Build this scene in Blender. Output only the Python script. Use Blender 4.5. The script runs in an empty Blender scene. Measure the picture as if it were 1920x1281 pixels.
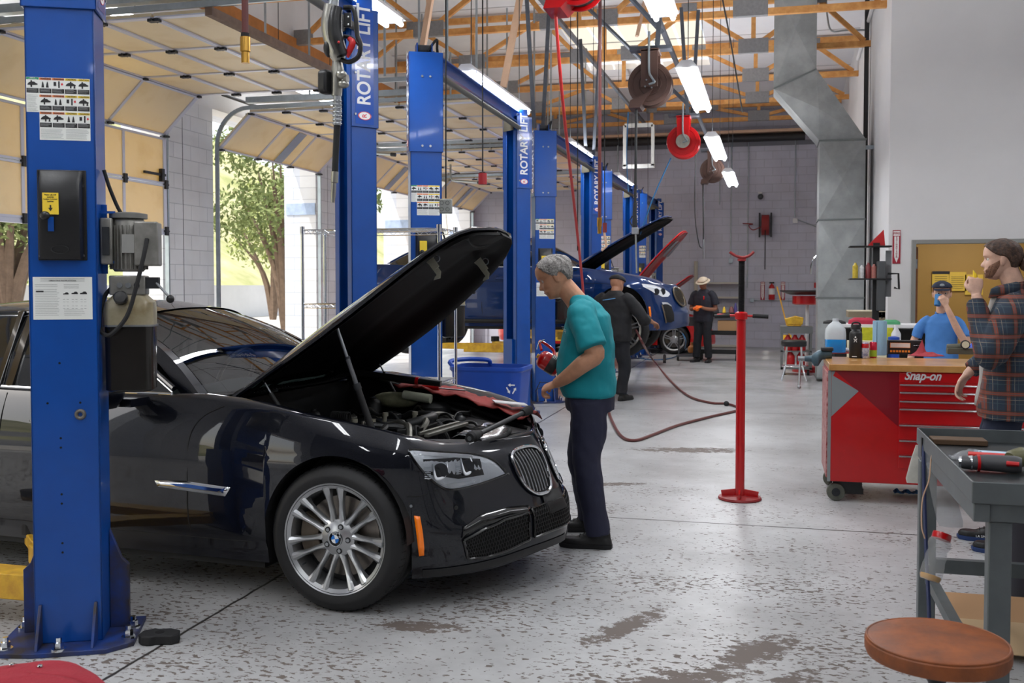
import bpy, bmesh, math, random
from math import sin, cos, tan, pi, radians, sqrt, atan2, atan, exp
from mathutils import Vector, Matrix, noise
random.seed(7)
SC = bpy.context.scene
COL = SC.collection
V = Vector

def srgb(r, g, b):
    f = lambda c: (c/255/12.92) if c/255 <= .04045 else ((c/255+.055)/1.055)**2.4
    return (f(r), f(g), f(b), 1)

# ---------------------------------------------------------------- materials
MATS = {}
def new_mat(name):
    m = bpy.data.materials.new(name); m.use_nodes = True
    nt = m.node_tree
    return m, nt, nt.nodes['Principled BSDF']
def nd(nt, t, **kw):
    n = nt.nodes.new(t)
    for k, v in kw.items():
        if k.startswith('i_'): n.inputs[k[2:].replace('_', ' ')].default_value = v
        else: setattr(n, k, v)
    return n
def mat(name, col, rough=.5, metal=0, var=0, scale=8, bump=0, bscale=60, coat=0, emis=None, es=0, trans=0, alpha=1, spec=None, ior=None, var_col=None, sheen=0):
    """procedural material: base colour broken up by noise, optional fine bump"""
    if name in MATS: return MATS[name]
    m, nt, p = new_mat(name)
    c = srgb(*col)
    p.inputs['Base Color'].default_value = c
    p.inputs['Roughness'].default_value = rough
    p.inputs['Metallic'].default_value = metal
    if coat: p.inputs['Coat Weight'].default_value = coat; p.inputs['Coat Roughness'].default_value = .04
    if emis: p.inputs['Emission Color'].default_value = srgb(*emis); p.inputs['Emission Strength'].default_value = es
    if trans: p.inputs['Transmission Weight'].default_value = trans
    if alpha < 1: p.inputs['Alpha'].default_value = alpha
    if spec is not None: p.inputs['Specular IOR Level'].default_value = spec
    if ior: p.inputs['IOR'].default_value = ior
    if sheen: p.inputs['Sheen Weight'].default_value = sheen
    tc = nd(nt, 'ShaderNodeTexCoord')
    L = nt.links.new
    if var or var_col:
        n = nd(nt, 'ShaderNodeTexNoise', i_Scale=scale, i_Detail=6., i_Roughness=.6)
        L(tc.outputs['Object'], n.inputs['Vector'])
        r = nd(nt, 'ShaderNodeValToRGB')
        r.color_ramp.elements[0].position = .35; r.color_ramp.elements[1].position = .68
        c2 = srgb(*var_col) if var_col else tuple(max(0, x*(1-var)) for x in c[:3])+(1,)
        r.color_ramp.elements[0].color = c2; r.color_ramp.elements[1].color = c
        L(n.outputs['Fac'], r.inputs['Fac']); L(r.outputs['Color'], p.inputs['Base Color'])
    if bump:
        n2 = nd(nt, 'ShaderNodeTexNoise', i_Scale=bscale, i_Detail=3.)
        b = nd(nt, 'ShaderNodeBump', i_Strength=bump, i_Distance=.01)
        L(tc.outputs['Object'], n2.inputs['Vector']); L(n2.outputs['Fac'], b.inputs['Height']); L(b.outputs['Normal'], p.inputs['Normal'])
    MATS[name] = m
    return m
def block_mat(name, col, mort, axis, bw=.406, bh=.203, rough=.6, stack=False, var=.06, off=0.0):
    """painted concrete block: joints running along the world axis given"""
    m, nt, p = new_mat(name); L = nt.links.new
    g = nd(nt, 'ShaderNodeNewGeometry'); s = nd(nt, 'ShaderNodeSeparateXYZ'); L(g.outputs['Position'], s.inputs[0])
    cb = nd(nt, 'ShaderNodeCombineXYZ'); L(s.outputs[axis], cb.inputs[0]); L(s.outputs['Z'], cb.inputs[1])
    b = nd(nt, 'ShaderNodeTexBrick', i_Scale=1., i_Mortar_Size=.006, i_Mortar_Smooth=.3, i_Brick_Width=bw, i_Row_Height=bh)
    b.offset = 0 if stack else .5
    L(cb.outputs[0], b.inputs['Vector'])
    b.inputs['Color1'].default_value = srgb(*col); b.inputs['Color2'].default_value = tuple(x*(1-var) for x in srgb(*col)[:3])+(1,)
    b.inputs['Mortar'].default_value = srgb(*mort)
    n = nd(nt, 'ShaderNodeTexNoise', i_Scale=2.2, i_Detail=6.); L(g.outputs['Position'], n.inputs['Vector'])
    mx = nd(nt, 'ShaderNodeMix', data_type='RGBA', blend_type='MULTIPLY'); mx.inputs['Factor'].default_value = .35
    L(b.outputs['Color'], mx.inputs[6])
    r = nd(nt, 'ShaderNodeValToRGB'); r.color_ramp.elements[0].position = .3; r.color_ramp.elements[0].color = (.72, .7, .68, 1); r.color_ramp.elements[1].position = .6
    L(n.outputs['Fac'], r.inputs['Fac']); L(r.outputs['Color'], mx.inputs[7]); L(mx.outputs[2], p.inputs['Base Color'])
    bp = nd(nt, 'ShaderNodeBump', i_Strength=.5, i_Distance=.01); bp.invert = True
    L(b.outputs['Fac'], bp.inputs['Height']); L(bp.outputs['Normal'], p.inputs['Normal'])
    p.inputs['Roughness'].default_value = rough
    return m

# ---------------------------------------------------------------- mesh builder
class MB:
    def __init__(s): s.v = []; s.f = []; s.mi = []; s.cur = 0
    def add(s, vs, fs, M=None):
        o = len(s.v)
        s.v += [tuple(M @ V(p)) if M else tuple(p) for p in vs]
        s.f += [tuple(o+i for i in f) for f in fs]; s.mi += [s.cur]*len(fs)
        return s
    def m(s, i): s.cur = i; return s
    def box(s, c, d, M=None, rz=0):
        x, y, z = d[0]/2, d[1]/2, d[2]/2
        T = Matrix.Translation(V(c)) @ (M or Matrix.Rotation(rz, 4, 'Z'))
        vs = [(a*x, b*y, e*z) for a in (-1, 1) for b in (-1, 1) for e in (-1, 1)]
        fs = [(0, 1, 3, 2), (4, 6, 7, 5), (0, 4, 5, 1), (2, 3, 7, 6), (0, 2, 6, 4), (1, 5, 7, 3)]
        return s.add(vs, fs, T)
    def bb(s, a, b):  # box from corner to corner
        return s.box([(a[i]+b[i])/2 for i in range(3)], [abs(b[i]-a[i]) for i in range(3)])
    def bar(s, p, q, w, h=None, up=(0, 0, 1)):
        p, q = V(p), V(q); d = q-p; l = d.length
        if l < 1e-6: return s
        z = d.normalized(); u = V(up)
        if abs(z.dot(u)) > .98: u = V((0, 1, 0))
        x = z.cross(u).normalized(); y = x.cross(z)
        M = Matrix((x, y, z)).transposed().to_4x4(); M.translation = (p+q)/2
        a, b = w/2, (h or w)/2
        vs = [(i*a, j*b, k*l/2) for i in (-1, 1) for j in (-1, 1) for k in (-1, 1)]
        return s.add(vs, [(0, 1, 3, 2), (4, 6, 7, 5), (0, 4, 5, 1), (2, 3, 7, 6), (0, 2, 6, 4), (1, 5, 7, 3)], M)
    def ring_loft(s, rings, cap0=True, cap1=True, closed=True):
        n = len(rings[0]); vs = [p for r in rings for p in r]; fs = []
        for i in range(len(rings)-1):
            for j in range(n if closed else n-1):
                k = (j+1) % n
                fs.append((i*n+j, i*n+k, (i+1)*n+k, (i+1)*n+j))
        if cap0: fs.append(tuple(range(n))[::-1])
        if cap1: fs.append(tuple((len(rings)-1)*n+j for j in range(n)))
        return s.add(vs, fs)
    def tube(s, pts, r, n=8, caps=True, sm=0, flat=1, up=None):
        pts = [V(p) for p in pts]
        rr = r if isinstance(r, (list, tuple)) else [r]*len(pts)
        if sm and len(pts) > 2: pts, rr = spline(pts, rr, sm)
        rings = []; px = None
        for i, p in enumerate(pts):
            d = (pts[min(i+1, len(pts)-1)]-pts[max(i-1, 0)])
            if d.length < 1e-9: d = V((0, 0, 1))
            d.normalize()
            if px is None:
                u = V(up) if up else (V((0, 0, 1)) if abs(d.z) < .9 else V((0, 1, 0)))
                px = d.cross(u).normalized()
            else:
                px = (px-d*px.dot(d)); px = px.normalized() if px.length > 1e-6 else d.orthogonal().normalized()
            py = d.cross(px)
            q = rr[i]
            rings.append([p+px*(cos(2*pi*k/n)*q)+py*(sin(2*pi*k/n)*q*flat) for k in range(n)])
        return s.ring_loft(rings, caps, caps)
    def cyl(s, p, q, r, n=16, r2=None): return s.tube([p, q], [r, r if r2 is None else r2], n)
    def lathe(s, prof, c=(0, 0, 0), axis=(0, 0, 1), n=24, caps=True, M=None):
        """prof: list of (radius, height)"""
        z = V(axis).normalized(); x = z.orthogonal().normalized(); y = z.cross(x); c = V(c)
        rings = [[c+z*h+x*(cos(2*pi*k/n)*r)+y*(sin(2*pi*k/n)*r) for k in range(n)] for r, h in prof]
        if M: rings = [[M @ p for p in r] for r in rings]
        return s.ring_loft(rings, caps, caps)
    def torus(s, c, R, r, axis=(0, 0, 1), n=32, k=10, a0=0, a1=2*pi):
        z = V(axis).normalized(); x = z.orthogonal().normalized(); y = z.cross(x); c = V(c)
        full = abs(a1-a0-2*pi) < 1e-6
        m = n if full else n+1
        rings = []
        for i in range(m):
            a = a0+(a1-a0)*i/n; d = x*cos(a)+y*sin(a)
            rings.append([c+d*(R+r*cos(2*pi*j/k))+z*(r*sin(2*pi*j/k)) for j in range(k)])
        if full: rings.append(rings[0])
        return s.ring_loft(rings, not full, not full)
    def ell(s, c, r, M=None, n=16, k=10):
        c = V(c); R = M or Matrix.Identity(3); R = R.to_3x3()
        rings = []
        for i in range(k+1):
            t = -pi/2+pi*i/k; t = max(min(t, pi/2-.02), -pi/2+.02)
            rings.append([c+R @ V((r[0]*cos(t)*cos(2*pi*j/n), r[1]*cos(t)*sin(2*pi*j/n), r[2]*sin(t))) for j in range(n)])
        return s.ring_loft(rings)
    def prism(s, poly, h, M):
        """2D outline extruded by h along local z, placed by matrix M"""
        n = len(poly)
        vs = [M @ V((x, y, 0)) for x, y in poly]+[M @ V((x, y, h)) for x, y in poly]
        fs = [tuple(range(n))[::-1], tuple(range(n, 2*n))]+[(i, (i+1) % n, n+(i+1) % n, n+i) for i in range(n)]
        return s.add(vs, fs)
    def grid(s, G, closed_u=False):
        nu = len(G); nv = len(G[0]); vs = [p for r in G for p in r]; fs = []
        for i in range(nu if closed_u else nu-1):
            for j in range(nv-1):
                a = i*nv+j; b = ((i+1) % nu)*nv+j
                fs.append((a, b, b+1, a+1))
        return s.add(vs, fs)
    def quad(s, *ps): return s.add(ps, [tuple(range(len(ps)))])
    def join(s, o, M=None):
        a = len(s.v); s.v += [tuple(M @ V(p)) if M else p for p in o.v]
        s.f += [tuple(a+i for i in f) for f in o.f]; s.mi += o.mi
        return s
    def build(s, name, mats, parent=None, smooth=False, bevel=0, fix=True, loc=None, sub=0, solid=0, auto=None):
        me = bpy.data.meshes.new(name)
        me.from_pydata([tuple(v) for v in s.v], [], s.f)
        mats = mats if isinstance(mats, (list, tuple)) else [mats]
        for q in mats: me.materials.append(q)
        for p, i in zip(me.polygons, s.mi): p.material_index = min(i, len(mats)-1)
        if fix:
            bm = bmesh.new(); bm.from_mesh(me); bmesh.ops.recalc_face_normals(bm, faces=bm.faces); bm.to_mesh(me); bm.free()
        if smooth:
            me.polygons.foreach_set('use_smooth', [True]*len(me.polygons))
            me.set_sharp_from_angle(angle=radians(auto or 40))
        o = bpy.data.objects.new(name, me); COL.objects.link(o)
        if parent: o.parent = parent
        if loc: o.location = loc
        if solid:
            q = o.modifiers.new('solid', 'SOLIDIFY'); q.thickness = solid; q.offset = -1
        if bevel:
            b = o.modifiers.new('bevel', 'BEVEL'); b.width = bevel; b.segments = 2; b.limit_method = 'ANGLE'; b.angle_limit = radians(40)
            if not smooth:
                me.polygons.foreach_set('use_smooth', [True]*len(me.polygons)); me.set_sharp_from_angle(angle=radians(35))
        if sub:
            b = o.modifiers.new('sub', 'SUBSURF'); b.levels = b.render_levels = sub
        return o

def spline(pts, rr, m):
    P = [pts[0]*2-pts[1]]+pts+[pts[-1]*2-pts[-2]]; out = []; ro = []
    for i in range(1, len(P)-2):
        for k in range(m):
            t = k/m; a, b, c, d = P[i-1], P[i], P[i+1], P[i+2]
            out.append(.5*((2*b)+(c-a)*t+(2*a-5*b+4*c-d)*t*t+(-a+3*b-3*c+d)*t**3))
            ro.append(rr[i-1]*(1-t)+rr[i]*t)
    out.append(pts[-1]); ro.append(rr[-1])
    return out, ro
def lerp(a, b, t): return a+(b-a)*t
def interp(T, x):
    """piecewise smooth interpolation in a table of (x, value)"""
    if x <= T[0][0]: return T[0][1]
    if x >= T[-1][0]: return T[-1][1]
    for i in range(len(T)-1):
        if x <= T[i+1][0]:
            x0, y0 = T[i]; x1, y1 = T[i+1]; h = x1-x0; t = (x-x0)/h
            def sl(j):
                if j <= 0 or j >= len(T)-1:
                    k = 0 if j <= 0 else len(T)-2
                    return (T[k+1][1]-T[k][1])/(T[k+1][0]-T[k][0])
                a = (T[j][1]-T[j-1][1])/(T[j][0]-T[j-1][0]); b = (T[j+1][1]-T[j][1])/(T[j+1][0]-T[j][0])
                return 0 if a*b <= 0 else 2*a*b/(a+b)
            m0, m1 = sl(i)*h, sl(i+1)*h
            return y0*(2*t**3-3*t*t+1)+m0*(t**3-2*t*t+t)+y1*(-2*t**3+3*t*t)+m1*(t**3-t*t)
def tag(o, label=None, cat=None, group=None, kind=None):
    if label: o['label'] = label
    if cat: o['category'] = cat
    if group: o['group'] = group
    if kind: o['kind'] = kind
    return o
def empty(name, loc=(0, 0, 0), label=None, cat=None, group=None, rz=0):
    o = bpy.data.objects.new(name, None); COL.objects.link(o); o.empty_display_size = .1
    o.location = loc; o.rotation_euler = (0, 0, rz)
    return tag(o, label, cat, group)
def struct(o): o['kind'] = 'structure'; return o
def copy_tree(o, parent=None):
    c = o.copy(); COL.objects.link(c)
    if parent: c.parent = parent
    for ch in list(o.children): copy_tree(ch, c)
    return c
DEPS = []
def text(name, s, size, M, m, parent=None, depth=.002, align='CENTER', fat=0, sx=1, shear=0, sp=1):
    cu = bpy.data.curves.new(name, 'FONT'); cu.body = s; cu.size = size; cu.extrude = depth; cu.align_x = align; cu.align_y = 'CENTER'; cu.offset = fat; cu.shear = shear; cu.space_character = sp
    t = bpy.data.objects.new(name+'_tmp', cu); COL.objects.link(t)
    bpy.context.view_layer.update()
    me = bpy.data.meshes.new_from_object(t.evaluated_get(bpy.context.evaluated_depsgraph_get()))
    bpy.data.objects.remove(t); bpy.data.curves.remove(cu)
    me.transform(M @ Matrix.Diagonal((sx, 1, 1, 1))); me.materials.clear(); me.materials.append(m); me.name = name
    if parent is None and name is None: return me
    o = bpy.data.objects.new(name, me); COL.objects.link(o)
    if parent: o.parent = parent
    return o
def frame(o, x, y):
    """matrix with origin o, local x and y axes given (z = x cross y)"""
    x = V(x).normalized(); y = V(y); y = (y-x*y.dot(x)).normalized(); z = x.cross(y)
    M = Matrix((x, y, z)).transposed().to_4x4(); M.translation = V(o); return M
def arc(cx, cy, r, a0, a1, n): return [(cx+r*cos(a0+(a1-a0)*i/n), cy+r*sin(a0+(a1-a0)*i/n)) for i in range(n+1)]
def rrect(w, h, r, n=4):
    o = []
    for sx, sy, a in ((1, 1, 0), (-1, 1, pi/2), (-1, -1, pi), (1, -1, 3*pi/2)):
        o += arc(sx*(w/2-r), sy*(h/2-r), r, a, a+pi/2, n)
    return o

# shared materials
white_paint = mat('white_paint', (226, 226, 228), .6, var=.08, scale=3)
steel = mat('zinc_steel', (170, 174, 178), .35, .9, var=.25, scale=14)
chrome = mat('chrome', (225, 228, 232), .08, 1)
dark_steel = mat('dark_steel', (62, 64, 68), .45, .7, var=.3, scale=20)
black_plastic = mat('black_plastic', (22, 22, 24), .38, bump=.05)
black_rubber = mat('black_rubber', (26, 26, 28), .75, bump=.1, bscale=120)
blue_paint = mat('lift_blue_paint', (3, 74, 160), .32, var=.14, scale=5, coat=.3)
yellow_paint = mat('yellow_paint', (236, 190, 50), .42, var_col=(190, 140, 40), scale=9)
red_paint = mat('red_paint', (190, 6, 14), .3, var=.12, scale=7, coat=.4)
wood = mat('truss_timber', (226, 168, 100), .65, var_col=(196, 132, 68), scale=7, bump=.05)
# ================================================================ camera, sky, building shell
cam_d = bpy.data.cameras.new('camera'); cam = bpy.data.objects.new('camera', cam_d); COL.objects.link(cam)
cam.location = (0, 0, 1.55); cam.rotation_euler = (radians(90-2.1), 0, radians(14.367))
cam_d.sensor_width = 36; cam_d.lens = 35.625; cam_d.shift_y = -.01866; cam_d.clip_end = 300
cam_d.dof.use_dof = True; cam_d.dof.focus_distance = 6.0; cam_d.dof.aperture_fstop = 5.6
SC.camera = cam
SC.view_settings.view_transform = 'Standard'; SC.view_settings.look = 'None'; SC.view_settings.gamma = 1
SC.view_settings.use_curve_mapping = False
SC.view_settings.exposure = EXPOSURE = -.2

w = bpy.data.worlds.new('world'); SC.world = w; w.use_nodes = True
nt = w.node_tree; bg = nt.nodes['Background']
sky = nd(nt, 'ShaderNodeTexSky'); sky.sky_type = 'NISHITA'; sky.sun_disc = False; sky.sun_elevation = radians(38); sky.sun_rotation = radians(250); sky.dust_density = 2.5; sky.air_density = 1.2
hs = nd(nt, 'ShaderNodeHueSaturation', i_Saturation=.45, i_Value=1.); nt.links.new(sky.outputs[0], hs.inputs['Color'])
nt.links.new(hs.outputs[0], bg.inputs['Color']); bg.inputs['Strength'].default_value = .42
sd = bpy.data.lights.new('sun', 'SUN'); sd.energy = 4.6; sd.angle = radians(1); sd.color = (1, .95, .87)
so = bpy.data.objects.new('sun', sd); COL.objects.link(so)
# late-morning sun over the yard outside the bay doors, too steep to reach far in
so.rotation_euler = V((.35, .45, -1)).to_track_quat('-Z', 'Y').to_euler()

XL, XR, YF, YD = -7.7, 1.55, 26.0, 14.83
ZCH = 5.55
def deck_z(y): return 6.3+(20.3-y)*.065

# ---- floor
m, nt, p = new_mat('painted_floor'); L = nt.links.new
g = nd(nt, 'ShaderNodeNewGeometry'); sep = nd(nt, 'ShaderNodeSeparateXYZ'); L(g.outputs['Position'], sep.inputs[0])
def math_(op, a, b=None, clamp=False):
    n = nd(nt, 'ShaderNodeMath', operation=op); n.use_clamp = clamp
    for i, q in enumerate((a, b)):
        if q is None: continue
        if isinstance(q, (int, float)): n.inputs[i].default_value = q
        else: L(q, n.inputs[i])
    return n.outputs[0]
def noise_(scale, det=4., vec=None, rough=.6, dist=0.):
    n = nd(nt, 'ShaderNodeTexNoise', i_Scale=scale, i_Detail=det, i_Roughness=rough, i_Distortion=dist)
    L(vec or g.outputs['Position'], n.inputs['Vector']); return n.outputs['Fac']
def ramp_(x, a, b): 
    n = nd(nt, 'ShaderNodeMapRange'); n.clamp = True; L(x, n.inputs['Value']); n.inputs['From Min'].default_value = a; n.inputs['From Max'].default_value = b; return n.outputs[0]
mp = nd(nt, 'ShaderNodeMapping'); L(g.outputs['Position'], mp.inputs['Vector']); mp.inputs['Scale'].default_value = (26, 44, 1)
fine = noise_(1., 3., mp.outputs[0], .55, .4)
mp2 = nd(nt, 'ShaderNodeMapping'); L(g.outputs['Position'], mp2.inputs['Vector']); mp2.inputs['Scale'].default_value = (1, 1.6, 1)
big = noise_(1.1, 3., mp2.outputs[0]); mid = noise_(12., 6., mp2.outputs[0], .75)
near = math_('SUBTRACT', 1., ramp_(sep.outputs['Y'], 5.2, 9.5))          # wear is heaviest round the front bay
dens = math_('ADD', math_('MULTIPLY', ramp_(big, .42, .66), .10), math_('MULTIPLY', near, .11))
thr = math_('SUBTRACT', .735, dens)
chip = ramp_(math_('SUBTRACT', fine, thr), 0., .012)
# long scuffed patches where the paint has gone
def patch(x, y, rx, ry, a=0.3):
    dx = math_('SUBTRACT', sep.outputs['X'], x); dy = math_('SUBTRACT', sep.outputs['Y'], y)
    ux = math_('ADD', math_('MULTIPLY', dx, cos(a)/rx), math_('MULTIPLY', dy, sin(a)/rx))
    uy = math_('ADD', math_('MULTIPLY', dx, -sin(a)/ry), math_('MULTIPLY', dy, cos(a)/ry))
    d = math_('ADD', math_('MULTIPLY', ux, ux), math_('MULTIPLY', uy, uy))
    return math_('SUBTRACT', 1., ramp_(d, 0., 1.))
pt = None
for q in ((-.05, 4.35, .42, .14, 1.0), (.05, 3.95, .4, .12, 1.1), (-.35, 3.9, .5, .2, .7), (-.72, 9.6, .75, .22, .2), (-1.55, 4.3, .3, .1, .1), (-.62, 4.55, .5, .1, 1.1), (-1.2, 7.8, .4, .1, .3)):
    k = patch(*q); pt = k if pt is None else math_('MAXIMUM', pt, k)
bald = ramp_(math_('ADD', math_('MULTIPLY', pt, .26), mid), .64, .67)
dirt_r = ramp_(mid, .45, .75)
bare = math_('MAXIMUM', chip, bald, True)
# saw-cut joints, slightly crumbled at the edges
def joint(ax, at, w):
    wob = math_('MULTIPLY', math_('SUBTRACT', noise_(9., 4.), .5), .022)
    d = math_('ABSOLUTE', math_('ADD', math_('SUBTRACT', sep.outputs[ax], at), wob))
    return math_('SUBTRACT', 1., ramp_(d, w*.5, w))
jt = math_('MAXIMUM', math_('MAXIMUM', joint('X', -2.53, .011), joint('Y', 6.67, .012)), math_('MAXIMUM', joint('Y', 12.6, .012), joint('Y', 19.1, .014)))
jt = math_('MAXIMUM', jt, math_('MAXIMUM', joint('X', 1.9, .01), joint('Y', 1.2, .01)))
base = nd(nt, 'ShaderNodeMix', data_type='RGBA'); base.inputs[6].default_value = srgb(186, 187, 188); base.inputs[7].default_value = srgb(150, 150, 150)
L(ramp_(noise_(.8, 6., rough=.7), .38, .66), base.inputs[0])
b2 = nd(nt, 'ShaderNodeMix', data_type='RGBA'); L(base.outputs[2], b2.inputs[6]); b2.inputs[7].default_value = srgb(104, 94, 88); L(bare, b2.inputs[0])
b3 = nd(nt, 'ShaderNodeMix', data_type='RGBA'); L(b2.outputs[2], b3.inputs[6]); b3.inputs[7].default_value = srgb(48, 44, 42); L(jt, b3.inputs[0])
L(b3.outputs[2], p.inputs['Base Color'])
far_gloss = ramp_(sep.outputs['Y'], 6., 15.)
rg = math_('ADD', math_('SUBTRACT', .4, math_('MULTIPLY', far_gloss, .13)), math_('MULTIPLY', bare, .3)); L(rg, p.inputs['Roughness'])
bp = nd(nt, 'ShaderNodeBump', i_Strength=.35, i_Distance=.004); bp.invert = True; L(math_('MAXIMUM', bare, jt), bp.inputs['Height']); L(bp.outputs[0], p.inputs['Normal'])
floor_m = m
struct(MB().bb((-7.95, -6, -.2), (7.5, 30, 0)).build('floor', floor_m))

# ---- far wall, left wall with four roll-up door openings, right wall, office wall
blk_x = block_mat('grey_block_far', (196, 197, 212), (172, 173, 186), 'X')
blk_y = block_mat('white_block_left', (222, 223, 226), (186, 188, 193), 'Y', stack=False)
blk_rev = block_mat('white_block_reveal', (216, 222, 234), (178, 186, 200), 'X', stack=False)
struct(MB().bb((XL-.25, YF, 0), (7.5, YF+.2, 7.3)).build('wall_far', blk_x))
DOORS = [(-5.2, -1.6), (-.9, 2.7), (3.6, 7.3), (8.15, 11.7), (12.95, 16.3), (17.6, 21.0), (22.2, 25.6)]
HD = 4.05
w = MB(); y0 = -6.
for a, b in DOORS+[(26.0, 26.0)]:
    if a > y0: w.bb((XL-.3, y0, 0), (XL, a, HD))
    y0 = b
struct(MB().bb((XL-.3, -6, HD), (XL, 26.0, 8)).build('wall_upper', mat('white_siding', (224, 224, 226), .6, var=.1, scale=1.2)))
struct(MB().bb((-7.95, -6.2, 0), (7.5, -6, 8.3)).build('wall_unseen', mat('unseen_wall_grey', (74, 74, 80), .6, var=.1, scale=1)))  # unseen wall added behind the camera, kept dark for the car's reflections
struct(w.build('wall_left', blk_y))
# split-face accent blocks set into the outer half of each pillar
rough_blk = mat('split_face_block', (176, 194, 222), .9, bump=1, bscale=14, var=.2, scale=10)
k = MB()
for a, b in DOORS[3:]:
    for zz in (.42, 2.78): k.bb((XL-.56, b-.02, zz), (XL-.01, b+.06, zz+.2))
    k2 = k
sf = k.build('trim_1', rough_blk); struct(sf)
w = MB()
for a, b in DOORS[:]: w.bb((XL-.6, b, 0), (XL-.3, b+(1.25 if b < 25 else .4), HD))
w.bb((XL-.6, -6, HD), (XL-.3, 26, 8))
struct(w.build('wall_outer', blk_rev))
wallw = mat('smooth_white_wall', (222, 222, 224), .55, var=.05, scale=1.5)
wallg = mat('office_wall_paint', (226, 225, 225), .5, var=.05, scale=1.2)
struct(MB().bb((XR, YD, 0), (XR+.2, YF, 7.6)).build('wall_right', wallw))
# office wall with opening (X 1.82..3.55, top 2.13)
ox0, ox1, oz = 1.86, 3.7, 2.12
w = MB(); w.bb((XR, YD-.02, 0), (ox0, YD+.15, 7.6)); w.bb((ox0, YD-.02, oz), (7.5, YD+.15, 7.6)); w.bb((ox1, YD-.02, 0), (7.5, YD+.15, oz))
struct(w.build('wall_office', wallg))
fr = mat('door_frame_grey', (142, 142, 138), .45)
k = MB(); k.bb((ox0-.01, YD-.05, 0), (ox0+.045, YD+.17, oz+.05)); k.bb((ox1-.045, YD-.05, 0), (ox1+.01, YD+.17, oz+.05)); k.bb((ox0+.045, YD-.05, oz-.005), (ox1-.045, YD+.17, oz+.05))
struct(k.build('door_1', fr, bevel=.004))
struct(MB().bb((3.9, 13.6, 2.45), (7.5, YD-.02, 5.3)).build('wall_bulkhead', wallw))
ywall = mat('ochre_office_wall', (176, 134, 62), .6, var=.06, scale=2)
k = MB().bb((XR+.2, 17.3, 0), (7.5, 17.45, 3)); struct(k.build('wall_corridor', ywall))
struct(MB().bb((XR+.2, YD+.15, 2.75), (7.5, 17.45, 2.85)).build('ceiling_corridor', white_paint))
struct(MB().bb((7.3, -6.2, 0), (7.5, 30, 8.3)).build('wall_side', wallw))
# wooden door leaf edge behind the frame
dl = mat('door_leaf_wood', (150, 92, 48), .5, var=.3, scale=12)
o = MB().bb((ox0+.05, YD+.18, .01), (ox0+.1, YD+1.0, 2.08)).build('door_2', dl, bevel=.003); struct(o)
for z in (.35, 1.78):
    MB().bb((ox0+.048, YD+.165, z), (ox0+.09, YD+.182, z+.13)).build('hinge', steel, o)

# ---- roof deck (white painted boards), skylight opening, white girder ledger
deckm = mat('white_roof_deck', (226, 226, 230), .7, var=.08, scale=1.5)
k = MB()
sx0, sx1, sy0, sy1 = -3.9, -1.3, 18.9, 21.9
ya, yb = -6.2, 26.2
def dq(xa, xb, a, b):
    k.add([(xa, a, deck_z(a)), (xb, a, deck_z(a)), (xb, b, deck_z(b)), (xa, b, deck_z(b)), (xa, a, deck_z(a)+.12), (xb, a, deck_z(a)+.12), (xb, b, deck_z(b)+.12), (xa, b, deck_z(b)+.12)],
          [(0, 1, 2, 3), (7, 6, 5, 4), (0, 4, 5, 1), (1, 5, 6, 2), (2, 6, 7, 3), (3, 7, 4, 0)])
dq(XL-.3, 7.5, ya, sy0); dq(XL-.3, 7.5, sy1, yb); dq(XL-.3, sx0, sy0, sy1); dq(sx1, 7.5, sy0, sy1)
struct(k.build('ceiling', deckm))
k = MB()
for i in range(11):                                          # deck sheet joints
    y = 3+i*2.44-.1
    k.bb((XL, y-.012, deck_z(y)-.006), (XR, y+.012, deck_z(y)+.01))
struct(k.build('trim_2', mat('deck_seam', (168, 167, 168), .7)))
sk = mat('skylight_glazing', (255, 240, 214), .3, trans=.9, ior=1.02)
k = MB()
for i in range(5):
    a = sx0+i*(sx1-sx0)/5; k.bb((a+.03, sy0, deck_z(21)+.1), (a+(sx1-sx0)/5-.03, sy1, deck_z(21)+.12))
struct(k.build('window_1', sk))
MB().bb((XL-.02, 2.4, 5.38), (XL+.1, 25.9, 5.6)).build('trim_3', mat('ledger_timber', (190, 122, 60), .65, var=.3, scale=4, bump=.1))
struct(bpy.data.objects['trim_3'])
# thin grey strip across the far wall
struct(MB().bb((XL, YF-.02, 5.0), (XR, YF-.001, 5.12)).build('trim_4', mat('seam_strip_grey', (120, 121, 130), .7)))
# pilaster joints on the left pillars
k = MB()
for a, b in DOORS[3:6]:
    k.bb((XL-.001, b+.48, 0), (XL+.002, b+.492, HD))
struct(k.build('trim_5', mat('joint_dark', (110, 112, 116), .8)))

# ---- yard outside: paving, low white wall, hillside, trees
yardm = mat('pale_paving', (214, 208, 198), .8, var=.12, scale=.6)
struct(MB().bb((-60, -20, -.25), (-8.3, 90, -.02)).build('yard_paving', yardm))
yw = mat('yard_wall_stucco', (226, 224, 224), .8, var=.08, scale=.8)
o = MB().bb((-25.3, -20, -.02), (-25, 90, 1.55)).build('yard_wall', yw); tag(o, 'long low white wall across the yard beyond the open bay doors', 'wall')
hill = mat('dry_hillside', (226, 214, 168), .95, var_col=(168, 172, 110), scale=.35)
k = MB(); G = []
for i in range(30):
    x = -27-i*1.6; G.append([(x, -30+j*3.4, -.2+max(0, i)*.85+1.6*noise.noise(V((i*.3, j*.3, 0)))) for j in range(40)])
k.grid(G); o = k.build('dry_hillside', hill, smooth=True); struct(o)
leafm = {}
for nm, c1, c2 in (('pale_leaf', (176, 186, 104), (120, 136, 66)), ('olive_leaf', (140, 150, 92), (92, 106, 56)), ('lime_leaf', (170, 190, 50), (110, 140, 30))):
    leafm[nm] = mat(nm, c1, .8, var_col=c2, scale=3)
bark = mat('tree_bark', (120, 100, 84), .9, var=.3, scale=6)
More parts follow.
